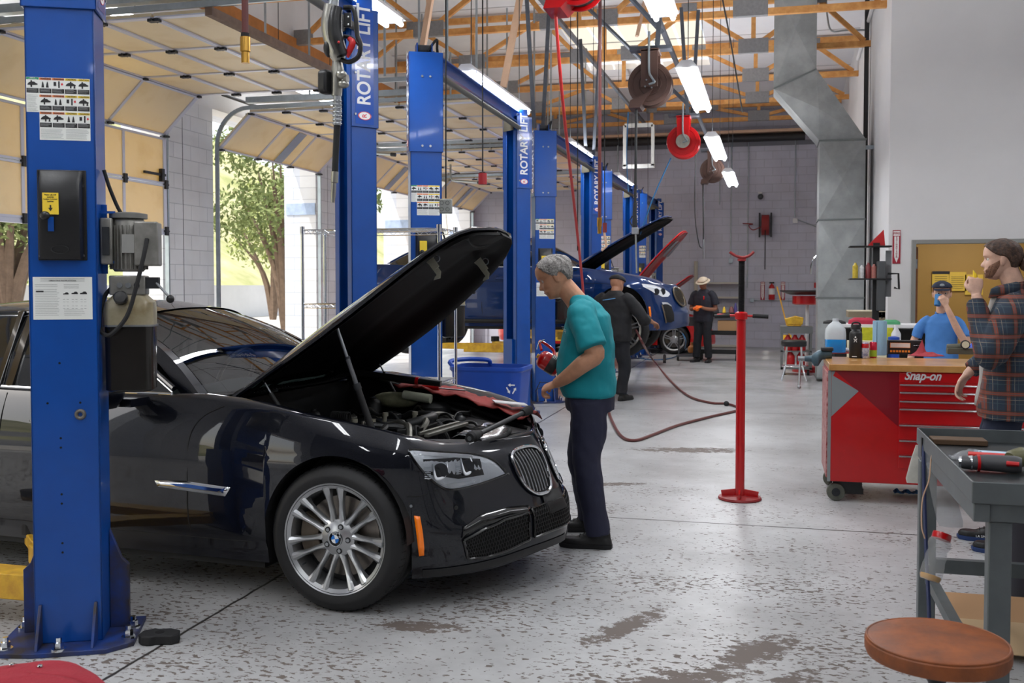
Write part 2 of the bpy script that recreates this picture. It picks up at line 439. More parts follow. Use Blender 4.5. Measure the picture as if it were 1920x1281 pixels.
def tree(name, x, y, h, r, lm, label, group=None, n=900, seed=1):
    rnd = random.Random(seed)
    t = empty(name, (x, y, 0), label, 'tree' if name != 'hedge_shrub' else 'shrub', group)
    tr = MB(); tips = []
    for k in range(7 if h > 2.5 else 5):
        a = rnd.random()*6.28; q = rnd.uniform(.3, .9)*r
        tip = V((cos(a)*q, sin(a)*q, h*rnd.uniform(.6, .95))); tips.append(tip)
        tr.tube([(0, 0, 0), (cos(a)*q*.25, sin(a)*q*.25, h*.35), tuple(tip)], [h*.028, h*.02, .01], 6, sm=4)
    tr.build('trunk', bark, t, smooth=True)
    cr = MB()
    blobs = [(V((rnd.gauss(0, .45)*r, rnd.gauss(0, .45)*r, h*rnd.uniform(.42, .9))), rnd.uniform(.3, .55)*r) for _ in range(11)]
    for _ in range(n*2):
        c, q = rnd.choice(blobs)
        d = V((rnd.gauss(0, 1), rnd.gauss(0, 1), rnd.gauss(0, .8))).normalized()*q*rnd.uniform(.6, 1)
        p = c+d; s = rnd.uniform(.06, .13)*(.5+r*.22)
        u = V((rnd.gauss(0, 1), rnd.gauss(0, 1), rnd.gauss(0, 1))).normalized(); v_ = u.orthogonal().normalized()
        cr.quad(p-u*s, p-v_*s*.4, p+u*s, p+v_*s*.4)
    cr.build('foliage', leafm[lm], t, fix=False)
    return t
# ================================================================ bay doors, trusses, lights
cream = None
m_, nt_, p_ = new_mat('cream_door_panel')
p_.inputs['Base Color'].default_value = srgb(238, 218, 176); p_.inputs['Roughness'].default_value = .45
tr_ = nd(nt_, 'ShaderNodeBsdfTranslucent'); tr_.inputs['Color'].default_value = srgb(255, 230, 158)
mx_ = nd(nt_, 'ShaderNodeMixShader'); mx_.inputs[0].default_value = .3
out_ = nt_.nodes['Material Output']; nt_.links.new(p_.outputs[0], mx_.inputs[1]); nt_.links.new(tr_.outputs[0], mx_.inputs[2]); nt_.links.new(mx_.outputs[0], out_.inputs[0])
n_ = nd(nt_, 'ShaderNodeTexNoise', i_Scale=3., i_Detail=8.); r_ = nd(nt_, 'ShaderNodeValToRGB'); r_.color_ramp.elements[0].position = .25; r_.color_ramp.elements[0].color = srgb(222, 206, 172); r_.color_ramp.elements[1].position = .5; r_.color_ramp.elements[1].color = srgb(240, 230, 206)
tc_ = nd(nt_, 'ShaderNodeTexCoord'); nt_.links.new(tc_.outputs['Object'], n_.inputs['Vector']); nt_.links.new(n_.outputs['Fac'], r_.inputs['Fac']); nt_.links.new(r_.outputs['Color'], p_.inputs['Base Color'])
cream = m_
win_strip = mat('frosted_blue_lite', (190, 205, 232), .25, trans=.6, ior=1.1)
edge_brown = mat('weathered_edge_board', (128, 104, 88), .8, var=.3, scale=10)
galv = mat('galvanised_track', (172, 182, 188), .35, .75, var=.2, scale=9)
rail_white = mat('door_rail', (206, 208, 222), .4, .3)

def bay_door(n, a, b, bottom, label=None):
    """sectional door: profile runs up the opening, round the bend and in under the roof"""
    root = struct(empty('door_%d' % n, (0, 0, 0)))
    # path (x,z) of the curtain: vertical, slanted section, horizontal
    path = []
    zb = 3.5
    if bottom < zb:
        z = bottom
        while z < zb-.05:
            z1 = min(z+.6, zb); path.append(((XL+.06, z), (XL+.06, z1))); z = z1
    path.append(((XL+.06, zb), (XL+.56, 3.98)))
    x = XL+.56; left = 4.05-sum(sqrt((q[1][0]-q[0][0])**2+(q[1][1]-q[0][1])**2) for q in path)
    k_ = max(1, round(left/.58))
    for i in range(k_): path.append(((x, 4.0), (x+.56, 4.0))); x += .56
    for (x0, z0), (x1, z1) in path:
        d = V((x1-x0, 0, z1-z0)); l = d.length; d.normalize(); nn = V((-d.z, 0, d.x))
        if nn.x < 0 and abs(d.x) < .5: nn = -nn
        if abs(d.x) > .9: nn = V((0, 0, 1))
        sec = MB().bar(V((x0, (a+b)/2, z0))+nn*-.0+d*.012, V((x1, (a+b)/2, z1))-d*.012, b-a-.06, .03, up=nn).build('door_panel', cream, root)
        q = MB()
        inn = -nn if abs(d.x) > .9 else V((1, 0, 0)) if abs(d.x) < .1 else V((d.z, 0, -d.x))
        cols = 3 if abs(d.x) > .1 else 4
        for j in range(cols+1):
            y = a+.06+(b-a-.12)*j/cols
            q.bar(V((x0, y, z0))+inn*.022+d*.02, V((x1, y, z1))+inn*.022-d*.02, .07 if j in (0, cols) else .045, .014, up=inn)
        for s_ in (.0, 1.):
            p0 = V((x0, a+.04, z0)).lerp(V((x1, a+.04, z1)), s_)+inn*.026+d*(.016 if s_ == 0 else -.016)
            q.bar(p0, p0+V((0, b-a-.08, 0)), .026, .018, up=inn)
        q.build('stile', rail_white, sec)
        h = MB()
        for j in range(cols+1):
            y = a+.06+(b-a-.12)*j/cols; c = V((x0, y, z0))+inn*.045
            h.box(c, (.11, .06, .025) if abs(d.x) > .3 else (.025, .06, .11)); h.cyl(c+V((0, -.05, 0)), c+V((0, .05, 0)), .012, 8)
        h.build('hinge', dark_steel, sec)
        if abs(d.x) > .1 and abs(d.z) > .1 and n > 4:
            y = a+(b-a)*.52
            MB().bar(V((x0, y, z0))+inn*.035+d*.04, V((x1, y, z1))+inn*.035-d*.04, .26, .006, up=inn).build('lite', win_strip, sec)
    MB().bb((x-.02, a+.02, 3.955), (x+.05, b-.02, 4.03)).build('edge_board', edge_brown, root)
    if bottom < 3.4:
        MB().bb((XL+.03, a+.04, bottom-.05), (XL+.09, b-.04, bottom+.01)).build('bottom_seal', rail_white, root)
        MB().bb((XL+.1, b-.55, 2.95), (XL+.13, b-.1, 2.98)).box((XL+.12, b-.18, 2.96), (.05, .06, .16)).build('lock_bolt', dark_steel, root)
    for y in (a-.0, b+.0):
        t = MB()
        pts = [(XL+.07, y, .02), (XL+.07, y, 3.3)]+[(XL+.07+.5*(1-cos(t_)), y, 3.52+.52*sin(t_)) for t_ in [pi/2*i/8 for i in range(9)]]+[(-3.7, y, 4.06)]
        for p0, p1 in zip(pts, pts[1:]): t.bar(p0, p1, .028, .055, up=(1, 0, 0) if abs(p1[2]-p0[2]) > abs(p1[0]-p0[0]) else (0, 0, 1))
        t.build('track', galv, root)
        s = 1 if y == a else -1
        t2 = MB().bb((XL+.55, y-.05, 4.1), (-4.4 if y == a else -5, y+.05, 4.18)); t2.build('track_hanger_angle', galv, root)
        hg = MB()
        for xx in (-6.2, -4.6, -3.8): hg.bar((xx, y, 4.1), (xx, y, deck_z(y)), .03, .006)
        hg.build('hanger_strap', galv, root)
    sp = MB().cyl((XL+.22, a-.1, 4.22), (XL+.22, b+.15, 4.22), .022, 10).build('torsion_shaft', dark_steel, root)
    dr = MB().lathe([(.03, 0), (.11, 0), (.11, .012), (.07, .02), (.07, .05), (.11, .058), (.11, .07), (.03, .07)], (XL+.22, b+.02, 4.22), (0, 1, 0), 20).build('cable_drum', dark_steel, root, smooth=True)
    return root
for i, (a, b) in enumerate(DOORS):
    if i > 1: bay_door(i+1, a, b, 2.25 if i <= 3 else 3.6)

# exterior corner pipe hangers between the doors (sensor brackets)
for i, (y, X) in enumerate(((15.1, -6.4), (19.6, -6.3))):
    o = MB().tube([(X, y, deck_z(y)-.02), (X, y, 3.72), (X+.05, y-.02, 3.66), (X+.6, y-.1, 3.6)], .022, 8).build('drop_pipe', galv, smooth=True)
    MB().cyl((X+.6, y-.1, 3.6), (X+.68, y-.11, 3.59), .03, 8).build('pipe_cap', dark_steel, o)
    tag(o, ['bent conduit pipe hanging beside the second roll-up door', 'bent conduit pipe hanging beside the third roll-up door'][i], 'pipe')

# ---- roof trusses
plate = mat('gusset_plate', (150, 150, 152), .5, .6, bump=.6, bscale=90, var=.2, scale=20)
BN = [-7.5, -5.32, -3.36, -2.45, -.34]
TN = [-6.45, -4.05, -2.9, -1.42, .72]
TY = [10.57, 13.01, 15.45, 17.88, 20.32, 22.76, 25.2]
def truss(y, i):
    zt = deck_z(y)-.09
    t = empty('roof_truss', (0, y, 0)); k = MB()
    k.bar((XL, 0, ZCH), (XR, 0, ZCH), .09, .095).build('bottom_chord', wood, t)
    MB().bar((XL, 0, zt), (XR, 0, zt), .09, .1).build('top_chord', wood, t)
    def web(a, b, wd=.065): MB().bar((a, 0, ZCH+.05), (b, 0, zt-.05), .075, wd, up=(0, 1, 0)).build('web', wood, t)
    seq = [(-7.5, -6.45), (-5.32, -6.45), (-5.32, -4.05), (-3.36, -4.05), (-2.45, -1.42), (-.34, -1.42), (-.34, .72), (1.45, .72)]
    for a, b in seq: web(a, b)
    web(-5.32, -5.32, .05); web(-.34, -.34, .05); web(-2.9, -2.9, .05)
    for x in BN:
        w_ = .5 if x in (-5.32, -.34) else .3
        MB().bb((x-w_/2, -.049, ZCH-.05), (x+w_/2, .049, ZCH+.19)).build('gusset_plate', plate, t)
    for x in TN: MB().bb((x-.13, -.049, zt-.1), (x+.13, .049, zt+.04)).build('gusset_plate', plate, t)
    order = ['fifth-nearest', 'sixth-nearest', 'nearest whole', 'second-nearest whole', 'third-nearest whole', 'fourth whole', 'farthest'][i]
    lab = {0: 'timber roof truss high over the near car, just above the frame', 1: 'timber roof truss above the second lift beam, its webs at the top edge',
           2: 'timber roof truss along the top of the photo, nearest one seen whole',
           3: 'timber roof truss just above the large brown hose reel',
           4: 'timber roof truss under the far half of the bright skylight', 5: 'timber roof truss beyond the skylight, next to last', 6: 'farthest timber roof truss, close to the grey block wall'}[i]
    tag(t, lab, 'roof truss', 'timber roof trusses')
for i, y in enumerate(TY): truss(y, i)

# light timber bracing strips and dark steel struts running between trusses
brace = mat('new_timber_brace', (214, 178, 150), .7, var=.12, scale=6)
strut = mat('grey_angle_iron', (92, 97, 106), .45, .5, var=.25, scale=10)
def tbar(name, p, q, w_, h_, mt, label, cat, group=None): return tag(MB().bar(p, q, w_, h_).build(name, mt), label, cat, group)
tbar('timber_brace', (-4.0, 12.5, 6.8), (-4.25, 12.0, 4.3), .09, .04, brace, 'pale timber brace leaning up behind the second lift beam, left one', 'brace')
tbar('timber_brace', (-3.1, 13.5, 6.7), (-3.5, 13.2, 4.2), .09, .04, brace, 'pale timber brace leaning up behind the second lift beam, right one', 'brace')
tbar('timber_brace', (-1.75, 15.5, 6.5), (-2.0, 15.4, 5.3), .09, .04, brace, 'pale timber brace crossing the nearest whole truss beside the tube light', 'brace')
# long unistrut rails (run toward the far wall) with drop legs that carry reels
tbar('strut_rail', (-1.25, 6.2, 4.55), (-1.2, 21.5, 4.32), .05, .05, strut, 'long dark steel rail running down the shop above the hose reels', 'rail')
tbar('strut_rail', (-3.15, 9.0, 5.5), (-3.0, 25.0, 5.45), .06, .06, strut, 'long dark steel rail running over the row of lift beams', 'rail')
for i, (x, y, z0, tx) in enumerate([(-3.05, 13.1, 3.62, -.12), (-3.05, 13.6, 3.62, .1), (-2.95, 16.4, 3.62, -.1), (-2.92, 16.9, 3.62, .1), (-1.2, 10.9, 4.1, .12), (-1.2, 14.9, 4.0, -.1), (-1.15, 15.1, 4.0, .08)]):
    lab = ['steel drop leg over the third lift, left of its pair', 'steel drop leg over the third lift, right of its pair', 'steel drop leg past the third lift beam, left of its pair', 'steel drop leg past the third lift beam, right of its pair',
           'steel drop leg holding the large brown hose reel', 'steel drop leg left of the red cord reel hanger', 'steel drop leg right of the red cord reel hanger'][i]
    tbar('steel_strut', (x, y, z0), (x+tx, y, ZCH), .05, .035, strut, lab, 'strut', 'steel drop legs under the trusses')
# sloping dark angle irons from the trusses to the reel rail
for i, (p, q) in enumerate([((-3.3, 9.5, 6.5), (-1.2, 11.4, 4.35)), ((-3.6, 13, 6.4), (-1.2, 15.3, 4.2)), ((-2.6, 8.0, 6.0), (-1.3, 10.2, 4.5))]):
    tbar('sloping_strut', p, q, .045, .035, strut, ['sloping grey strut ending at the large brown hose reel', 'sloping grey strut ending above the red cord reel', 'sloping grey strut at the top edge beside the upper red reel'][i], 'strut')

# ---- fluorescent fixtures
tube_m = mat('lit_fluorescent_tube', (255, 255, 255), .4, emis=(246, 250, 255), es=14)
fix_m = mat('fixture_enamel', (236, 236, 238), .4)
def fluo(x, y0, y1, z, label, group, first=[None]):
    t = empty('fluorescent_light', (x, (y0+y1)/2, z), label, 'ceiling light', group)
    l = y1-y0
    MB().add([(-.11, -l/2, .0), (.11, -l/2, .0), (.05, -l/2, .07), (-.05, -l/2, .07), (-.11, l/2, 0), (.11, l/2, 0), (.05, l/2, .07), (-.05, l/2, .07)],
             [(0, 1, 2, 3), (7, 6, 5, 4), (0, 4, 5, 1), (1, 5, 6, 2), (2, 6, 7, 3), (3, 7, 4, 0)]).build('housing', fix_m, t)
    for s in (-1, 1): MB().cyl((s*.065, -l/2-.01, -.025), (s*.065, l/2+.01, -.025), .02, 12).build('tube', tube_m, t, smooth=True)
    for yy in (-l/2+.05, 0, l/2-.05): MB().box((0, yy, -.01), (.2, .03, .03)).build('lamp_holder', fix_m, t)
    for yy in (-l/2+.2, l/2-.2): MB().bar((0, yy, .07), (0, yy, deck_z((y0+y1)/2)-z if (x < 2 or y0 < 14) else .19), .008, .008).build('hanging_chain', dark_steel, t)
fluo(-.83, 5.6, 8.05, 3.66, 'tube light at the top edge, nearest of the right row', 'fluorescent lights in the right row')
fluo(-.82, 10.0, 12.4, 3.66, 'tube light right of the large brown hose reel', 'fluorescent lights in the right row')
fluo(-.8, 13.9, 16.3, 3.54, 'tube light above and right of the red cord reel, third of the right row', 'fluorescent lights in the right row')
fluo(-.75, 17.9, 20.2, 3.5, 'tube light beside the small brown hose reel, farthest of the right row', 'fluorescent lights in the right row')
fluo(-3.08, 5.6, 8.04, 3.75, 'tube light at the top edge by the lettered lift column', 'fluorescent lights in the left row')
fluo(-3.02, 9.9, 12.35, 3.72, 'tube light lying behind the second lift beam', 'fluorescent lights in the left row')
fluo(-3.02, 15.2, 17.65, 3.72, 'tube light behind the third lift beam', 'fluorescent lights in the left row')
fluo(-3.0, 20.1, 22.5, 3.72, 'tube light behind the fourth lift beam', 'fluorescent lights in the left row')
fluo(-7.1, 8.3, 10.5, 4.6, 'tube light over the closed roll-up door at upper left', 'fluorescent lights over the bay doors')
fluo(-7.1, 13.6, 15.8, 4.6, 'tube light over the second roll-up door', 'fluorescent lights over the bay doors')
fluo(-7.1, 18.4, 20.6, 4.6, 'tube light over the third roll-up door', 'fluorescent lights over the bay doors')
# ================================================================ two-post lifts
decal_m = [mat('decal_white', (228, 230, 226), .45), mat('decal_orange', (226, 120, 60), .45), mat('decal_yellow', (240, 206, 60), .45), mat('decal_green', (30, 140, 90), .45), mat('decal_black', (34, 34, 36), .5), mat('decal_red', (205, 40, 50), .5), mat('decal_grey', (150, 152, 152), .5)]
def decal(parent, rich, M):
    """warning panel: 3 rows of pictograms; origin at top left, x right, y up, faces +z"""
    k = MB(); rnd = random.Random(5)
    def r(x, y, w_, h_, mi, z=.001): k.m(mi); k.add([M @ V(p) for p in ((x, y, z), (x+w_, y, z), (x+w_, y-h_, z), (x, y-h_, z))], [(0, 3, 2, 1)])
    def tri(ps, mi, z=.0022): k.m(mi); k.add([M @ V((a, b, z)) for a, b in ps], [tuple(range(len(ps)))])
    r(0, 0, .05, .145, 0); r(.05, 0, .2, .26, 0)
    r(.001, -.001, .048, .009, 3, .0016)
    if True:
        for c in range(5):
            for rw in range(3 if c else 1):
                x = .05*c+.0015; y = -.071*rw
                if c: r(x, y-.0015, .047, .009, 1 if c < 3 else 2, .0016)
                r(x, y-.046, .047, .019, 4, .0016)
                for q in range(3): r(x+.003, y-.0485-q*.005, .03+rnd.random()*.01, .0014, 6, .0018)
                # pictogram: column post, car body, figure
                kind = (c*3+rw) % 4
                if kind != 3:
                    r(x+.02+.004*(kind-1), y-.014, .006, .028, 4, .002)
                    tri([(x+.004, y-.03), (x+.008, y-.024), (x+.016, y-.019), (x+.03, y-.019), (x+.037, y-.025), (x+.043, y-.027), (x+.043, y-.032), (x+.004, y-.033)] if kind < 2 else [(x+.006, y-.034), (x+.006, y-.018), (x+.016, y-.018), (x+.016, y-.034)], 4)
                    if kind == 1: tri([(x+.034, y-.042), (x+.036, y-.03), (x+.04, y-.03), (x+.042, y-.042)], 4)
                    if kind == 2: tri([(x+.034, y-.026), (x+.04, y-.02), (x+.044, y-.028), (x+.038, y-.032)], 5)
                else:
                    for q in (.008, .026): tri([(x+q, y-.042), (x+q+.003, y-.022), (x+q+.005, y-.016), (x+q+.008, y-.022), (x+q+.011, y-.042)], 4)
        for q in range(14): r(.003, -.074-q*.005, .032+rnd.random()*.012, .0012, 6, .0016)
        for q in range(9):
            r(.054, -.214-q*.0048, .08+rnd.random()*.01, .0012, 6, .0016); r(.153, -.214-q*.0048, .08+rnd.random()*.012, .0012, 6, .0016)
    o = k.build('warning_decal', decal_m, parent, fix=False)
    if rich:
        for c in range(1, 5):
            for rw in range(3): text('decal_lettering', 'WARNING' if c < 3 else 'CAUTION', .0085, M @ Matrix.Translation((.05*c+.027, -.006-.071*rw, .0019)), decal_m[4], o, depth=.0002, fat=.0003)
        text('decal_lettering', 'SAFETY', .006, M @ Matrix.Translation((.025, -.0035, .0019)), decal_m[0], o, depth=.0002)
        text('decal_lettering', 'INSTRUCTIONS', .005, M @ Matrix.Translation((.025, -.0085, .0019)), decal_m[0], o, depth=.0002)
    return o
def placard(parent, M, w_=.235, h_=.18, rich=False):
    k = MB(); rnd = random.Random(3)
    def r(x, y, a, b, mi, z=.001): k.m(mi); k.add([M @ V(p) for p in ((x, y, z), (x+a, y, z), (x+a, y-b, z), (x, y-b, z))], [(0, 3, 2, 1)])
    r(0, 0, w_, h_, 0); r(.012, -.058, .03, .006, 4, .0016)
    for q in range(22):
        if q in (0, 1, 2): r(.03, -.006-q*.0055, w_-.06, .0014, 6, .0015); continue
        y = -.024-(q-2)*.0072
        if q != 5: r(.008, y, .085+rnd.random()*.012, .0013, 6, .0015)
        if q < 6 or q > 17: r(.122, y, .06+rnd.random()*.03*(q > 5), .0013, 6, .0015)
    for cx_, cy_, s in ((.13, -.07, 1), (.165, -.068, 1.15), (.2, -.068, 1.25)):
        k.m(4); k.add([M @ V((cx_+a*s, cy_+b*s, .0018)) for a, b in ((-.011, -.004), (-.011, 0), (-.004, .001), (0, .005), (.007, .005), (.011, .0), (.011, -.004))], [tuple(range(7))])
    for cx_, cy_ in ((.13, -.1), (.165, -.1), (.2, -.1), (.13, -.128), (.165, -.128), (.2, -.128)):
        for q in (-.008, .006): 
            r(cx_+q-.004, cy_+.006, .009, .0012, 6, .0018); r(cx_+q-.004, cy_-.005, .009, .0012, 6, .0018)
    o = k.build('instruction_placard', decal_m, parent, fix=False)
    if rich: text('placard_lettering', 'OPERATING INSTRUCTIONS', .0085, M @ Matrix.Translation((w_/2, -.0165, .0016)), decal_m[4], o, depth=.0002)
    return o
sign_white = mat('sign_lettering_white', (240, 242, 244), .4)
sign_blue = mat('sign_panel_blue', (12, 78, 178), .2, coat=.6)
logo_red = mat('logo_red', (214, 60, 70), .4)
mot = mat('cast_aluminium', (150, 148, 142), .45, .6, var=.35, scale=14)
tank_top = mat('stained_clear_plastic', (190, 184, 158), .3, var_col=(140, 124, 90), scale=5, trans=.25)
tank_oil = mat('oil_filled_plastic', (34, 31, 28), .18, var=.4, scale=9, coat=.3)
CW, CD = .275, .21
def rot_sign(parent, M, h, logo=True):
    """lettered panel, local x up the column, origin bottom centre"""
    # M maps local (x along column upward, y across, z outward)
    k = MB().add([M @ V(p) for p in ((0, -.075, .001), (h, -.075, .001), (h, .075, .001), (0, .075, .001))], [(0, 1, 2, 3)])
    o = k.build('sign_panel', sign_blue, parent, fix=False)
    text('sign_lettering', 'ROTARY LIFT', .15, M @ Matrix.Translation((.14, 0, .0015)), sign_white, o, depth=.0006, align='LEFT', fat=.0035, sx=.815)
    e = MB().add([M @ V((.062+.042*cos(a)*.7, .055*sin(a), .0022)) for a in [2*pi*i/24 for i in range(24)]], [tuple(range(24))]); e.build('logo_disc', sign_white, o, fix=False)
    q = MB().torus((0, 0, 0), .05, .004, n=28, k=6); q.v = [tuple(M @ V((.062+p[0]*.58, p[1], .0022+p[2]*.2))) for p in q.v]; q.build('logo_ring', logo_red, o, smooth=True)
    text('logo_lettering', 'R', .05, M @ Matrix.Translation((.062, 0, .0024)), logo_red, o, depth=.0003, fat=.001)
def column(root, side, pos, rz, rich):
    """side 'A': closed back toward the camera; 'B': open side toward the camera.  local y: open direction = +y for A, -y for B"""
    s = 1 if side == 'A' else -1
    T = Matrix.Translation(V(pos)) @ Matrix.Rotation(rz, 4, 'Z')
    def put(k, name, m, par=None, **kw):
        k.v = [tuple(T @ V(p)) for p in k.v]; return k.build(name, m, par or root, **kw)
    H = 3.5; t = .012; k = MB()
    yb = -s*CD/2; yo = s*CD/2
    k.bb((-CW/2, min(yb, yb+s*t), .02), (CW/2, max(yb, yb+s*t), H))
    for x in (-1, 1):
        k.bb((x*CW/2, min(yb, yo), .02), (x*(CW/2-t), max(yb, yo), H))
        k.bb((x*CW/2, min(yo, yo-s*t), .02), (x*(CW/2-.07), max(yo, yo-s*t), H))
    col = put(k, 'column', blue_paint, bevel=.004)
    # cover at the top
    k = MB(); c = .012
    k.bb((-CW/2-c, min(yb-s*c, yb-s*.002), 2.71), (CW/2+c, max(yb-s*c, yb-s*.002), H+.07))
    for x in (-1, 1): k.bb((x*(CW/2+.002), min(yb-s*c, yo+s*.0), 2.71), (x*(CW/2+c), max(yb-s*c, yo), H+.07))
    k.bb((-CW/2-c, min(yb, yo), H+.06), (CW/2+c, max(yb, yo), H+.07))
    cov = put(k, 'column_cover', blue_paint, bevel=.003)
    k = MB()
    for x in (-.035, .035):
        for z in (2.76,) + ((3.36,) if side == 'A' else ()): k.cyl((x, yb-s*c, z), (x, yb-s*(c+.01), z), .011, 6)
    for z in (2.8, 3.1, 3.4):
        for x in (-1, 1): k.cyl((x*(CW/2+c), yo-s*.03, z), (x*(CW/2+c+.008), yo-s*.03, z), .009, 6)
    put(k, 'bolt', steel, cov)
    # lettered signs on the side faces of the cover
    for x in ((1, -1) if (side == 'A') else (1,)):
        M = T @ frame((x*(CW/2+c), 0, 2.73), (0, 0, 1), (0, x*-1, 0))
        M = T @ frame((x*(CW/2+c), 0, 2.73), (0, 0, 1), V((x, 0, 0)).cross(V((0, 0, 1))))
        rot_sign(cov, M, .82)
    # pulleys on top
    k = MB().bb((-.07, -.02, H+.07), (-.06, .11, H+.17)).bb((.06, -.02, H+.07), (.07, .11, H+.17)).bb((-.07, .1*s, H+.08), (.07, .12*s, H+.17))
    pk = put(k, 'pulley_bracket', blue_paint, cov)
    k = MB().cyl((-.055, .04, H+.12), (.055, .04, H+.12), .045, 16); put(k, 'pulley', dark_steel, pk, smooth=True)
    # base plate
    k = MB()
    poly = [(-.29, -s*.1), (-.27, -s*.19), (-.12, -s*.225), (.17, -s*.225), (.27, -s*.15), (.27, s*.2), (-.27, s*.2)]
    if s > 0: poly = poly
    k.prism(poly if s < 0 else poly, .02, Matrix.Identity(4))
    for x in (-1, 1): k.add([(x*.105, yb, .02), (x*.105, yb-s*.1, .02), (x*.105, yb-s*.012, .19), (x*.105, yb, .19), (x*.117, yb, .02), (x*.117, yb-s*.1, .02), (x*.117, yb-s*.012, .19), (x*.117, yb, .19)], [(0, 1, 2, 3), (7, 6, 5, 4), (0, 4, 5, 1), (1, 5, 6, 2), (2, 6, 7, 3)])
    for x in (-1, 1):  # raised side cheeks
        k.add([(x*.14, s*.06, .02), (x*.22, s*.06, .02), (x*.22, s*.06, .3), (x*.19, s*.06, .33), (x*.14, s*.06, .46), (x*.14, s*.09, .02), (x*.22, s*.09, .02), (x*.22, s*.09, .3), (x*.19, s*.09, .33), (x*.14, s*.09, .46)],
              [(0, 1, 2, 3, 4), (9, 8, 7, 6, 5), (0, 5, 6, 1), (1, 6, 7, 2), (2, 7, 8, 3), (3, 8, 9, 4)])
    bp_ = put(k, 'base_plate', mat('base_plate_blue', (20, 58, 130), .5, var_col=(52, 46, 46), scale=8), bevel=.002)
    for x, y in ((-.24, -.15), (-.23, .12), (-.02, -.2), (.24, -.1), (.24, .03)):
        k = MB().cyl((x, y*s, .02), (x, y*s, .03), .03, 12).cyl((x, y*s, .03), (x, y*s, .055), .02, 6).cyl((x, y*s, .055), (x, y*s, .075), .012, 8)
        put(k, 'anchor_bolt', chrome, bp_)
    # carriage inside the channel
    return T, col, yb, yo, s, put
def power_unit(root, T):
    """hydraulic pump: motor on top, valve block, clear tank; local x to the right of column A"""
    P = lambda k, n, m, par, **kw: (setattr(k, 'v', [tuple(T @ V(p)) for p in k.v]), k.build(n, m, par, **kw))[1]
    cx_, cy_ = .255, .02
    pu = P(MB().lathe([(.06, 1.61), (.068, 1.62), (.068, 1.83), (.062, 1.84), (.03, 1.85)], (cx_-.01, cy_, 0), n=24), 'pump_motor', mot, root, smooth=True)
    k = MB()
    for i in range(28):
        a = 2*pi*i/28; k.box((cx_-.01+.073*cos(a), cy_+.073*sin(a), 1.715), (.014, .004, .19), rz=a)
    P(k, 'cooling_fins', mot, pu)
    P(MB().lathe([(.05, 1.84), (.08, 1.842), (.08, 1.862), (.05, 1.868), (.0, 1.868)], (cx_-.01, cy_, 0), n=24), 'fan_cover', mat('fan_cover_grey', (120, 120, 116), .5, .4), pu, smooth=True)
    P(MB().box((cx_+.075, cy_-.03, 1.73), (.1, .12, .19)), 'junction_box', mot, pu, bevel=.006)
    P(MB().box((cx_-.09, cy_-.03, 1.74), (.05, .1, .2)), 'capacitor_housing', mot, pu, bevel=.006)
    P(MB().box((cx_-.09, cy_-.085, 1.74), (.028, .012, .12)), 'vent_slot', dark_steel, pu)
    P(MB().box((cx_, cy_-.082, 1.73), (.05, .004, .08)), 'rating_plate', mat('bare_plate', (205, 205, 200), .3, .8), pu)
    k = MB().box((cx_-.01, cy_, 1.55), (.15, .12, .085)); vb = P(k, 'valve_block', mot, root, bevel=.006)
    for x in (-.04, -.005, .03): P(MB().cyl((cx_+x, cy_-.06, 1.55), (cx_+x, cy_-.068, 1.55), .012, 10), 'port_plug', steel if x < 0 else dark_steel, vb)
    lv = P(MB().box((cx_+.09, cy_-.03, 1.56), (.06, .05, .05)), 'release_valve', dark_steel, vb)
    P(MB().tube([(cx_+.11, cy_-.05, 1.56), (cx_+.165, cy_-.07, 1.5)], .006, 8), 'release_lever', steel, lv)
    P(MB().ell((cx_+.17, cy_-.072, 1.49), (.018, .018, .018)), 'lever_knob', black_plastic, lv, smooth=True)
    def shell(z0, z1, w0, w1, ins=0):
        rings = []
        for z, w_ in ((z0, w0), (z1, w1)):
            rings.append([(cx_-.005+x*w_, cy_+y*w_, z) for x, y in rrect(2, 2*.8, .35, 4)])
        return rings
    k = MB(); k.ring_loft([[(cx_-.005+x*w_, cy_+y*w_, z) for x, y in rrect(2, 1.6, .35, 4)] for z, w_ in ((1.375, .103), (1.44, .103), (1.475, .1), (1.505, .07), (1.51, .07))])
    tk = P(k, 'fluid_tank', tank_top, root, smooth=True)
    k = MB(); k.ring_loft([[(cx_-.005+x*w_, cy_+y*w_, z) for x, y in rrect(2, 1.6, .35, 4)] for z, w_ in ((1.085, .085), (1.095, .1), (1.3, .101), (1.372, .102))])
    P(k, 'tank_lower', tank_oil, tk, smooth=True)
    k = MB(); k.ring_loft([[(cx_-.005+x*w_, cy_+y*w_, z) for x, y in rrect(2, 1.6, .35, 4)] for z, w_ in ((1.37, .103), (1.37, .108), (1.378, .108), (1.378, .103))]); P(k, 'tank_band', steel, tk)
    P(MB().lathe([(.0, 0), (.026, 0), (.03, .006), (.03, .026), (.024, .032), (0, .034)], (cx_-.03, cy_-.085, 1.49), (0, -1, .35), 12), 'filler_cap', black_plastic, tk, smooth=True)
    c1 = P(MB().tube([(cx_+.08, cy_-.095, 1.75), (cx_+.07, cy_-.12, 1.68), (cx_+.04, cy_-.13, 1.55), (cx_, cy_-.13, 1.42), (cx_-.06, cy_-.13, 1.345), (cx_-.1, cy_-.1, 1.34), (cx_-.125, cy_-.06, 1.38), (cx_-.11, cy_-.02, 1.5), (cx_-.06, cy_, 1.56)], .009, 8, sm=6), 'power_cable', black_rubber, pu, smooth=True)
    P(MB().tube([(.15, .0, 2.05), (.17, 0, 1.98), (.2, 0, 1.9), (.22, 0, 1.86)], .008, 8, sm=4), 'hydraulic_hose', black_rubber, pu, smooth=True)
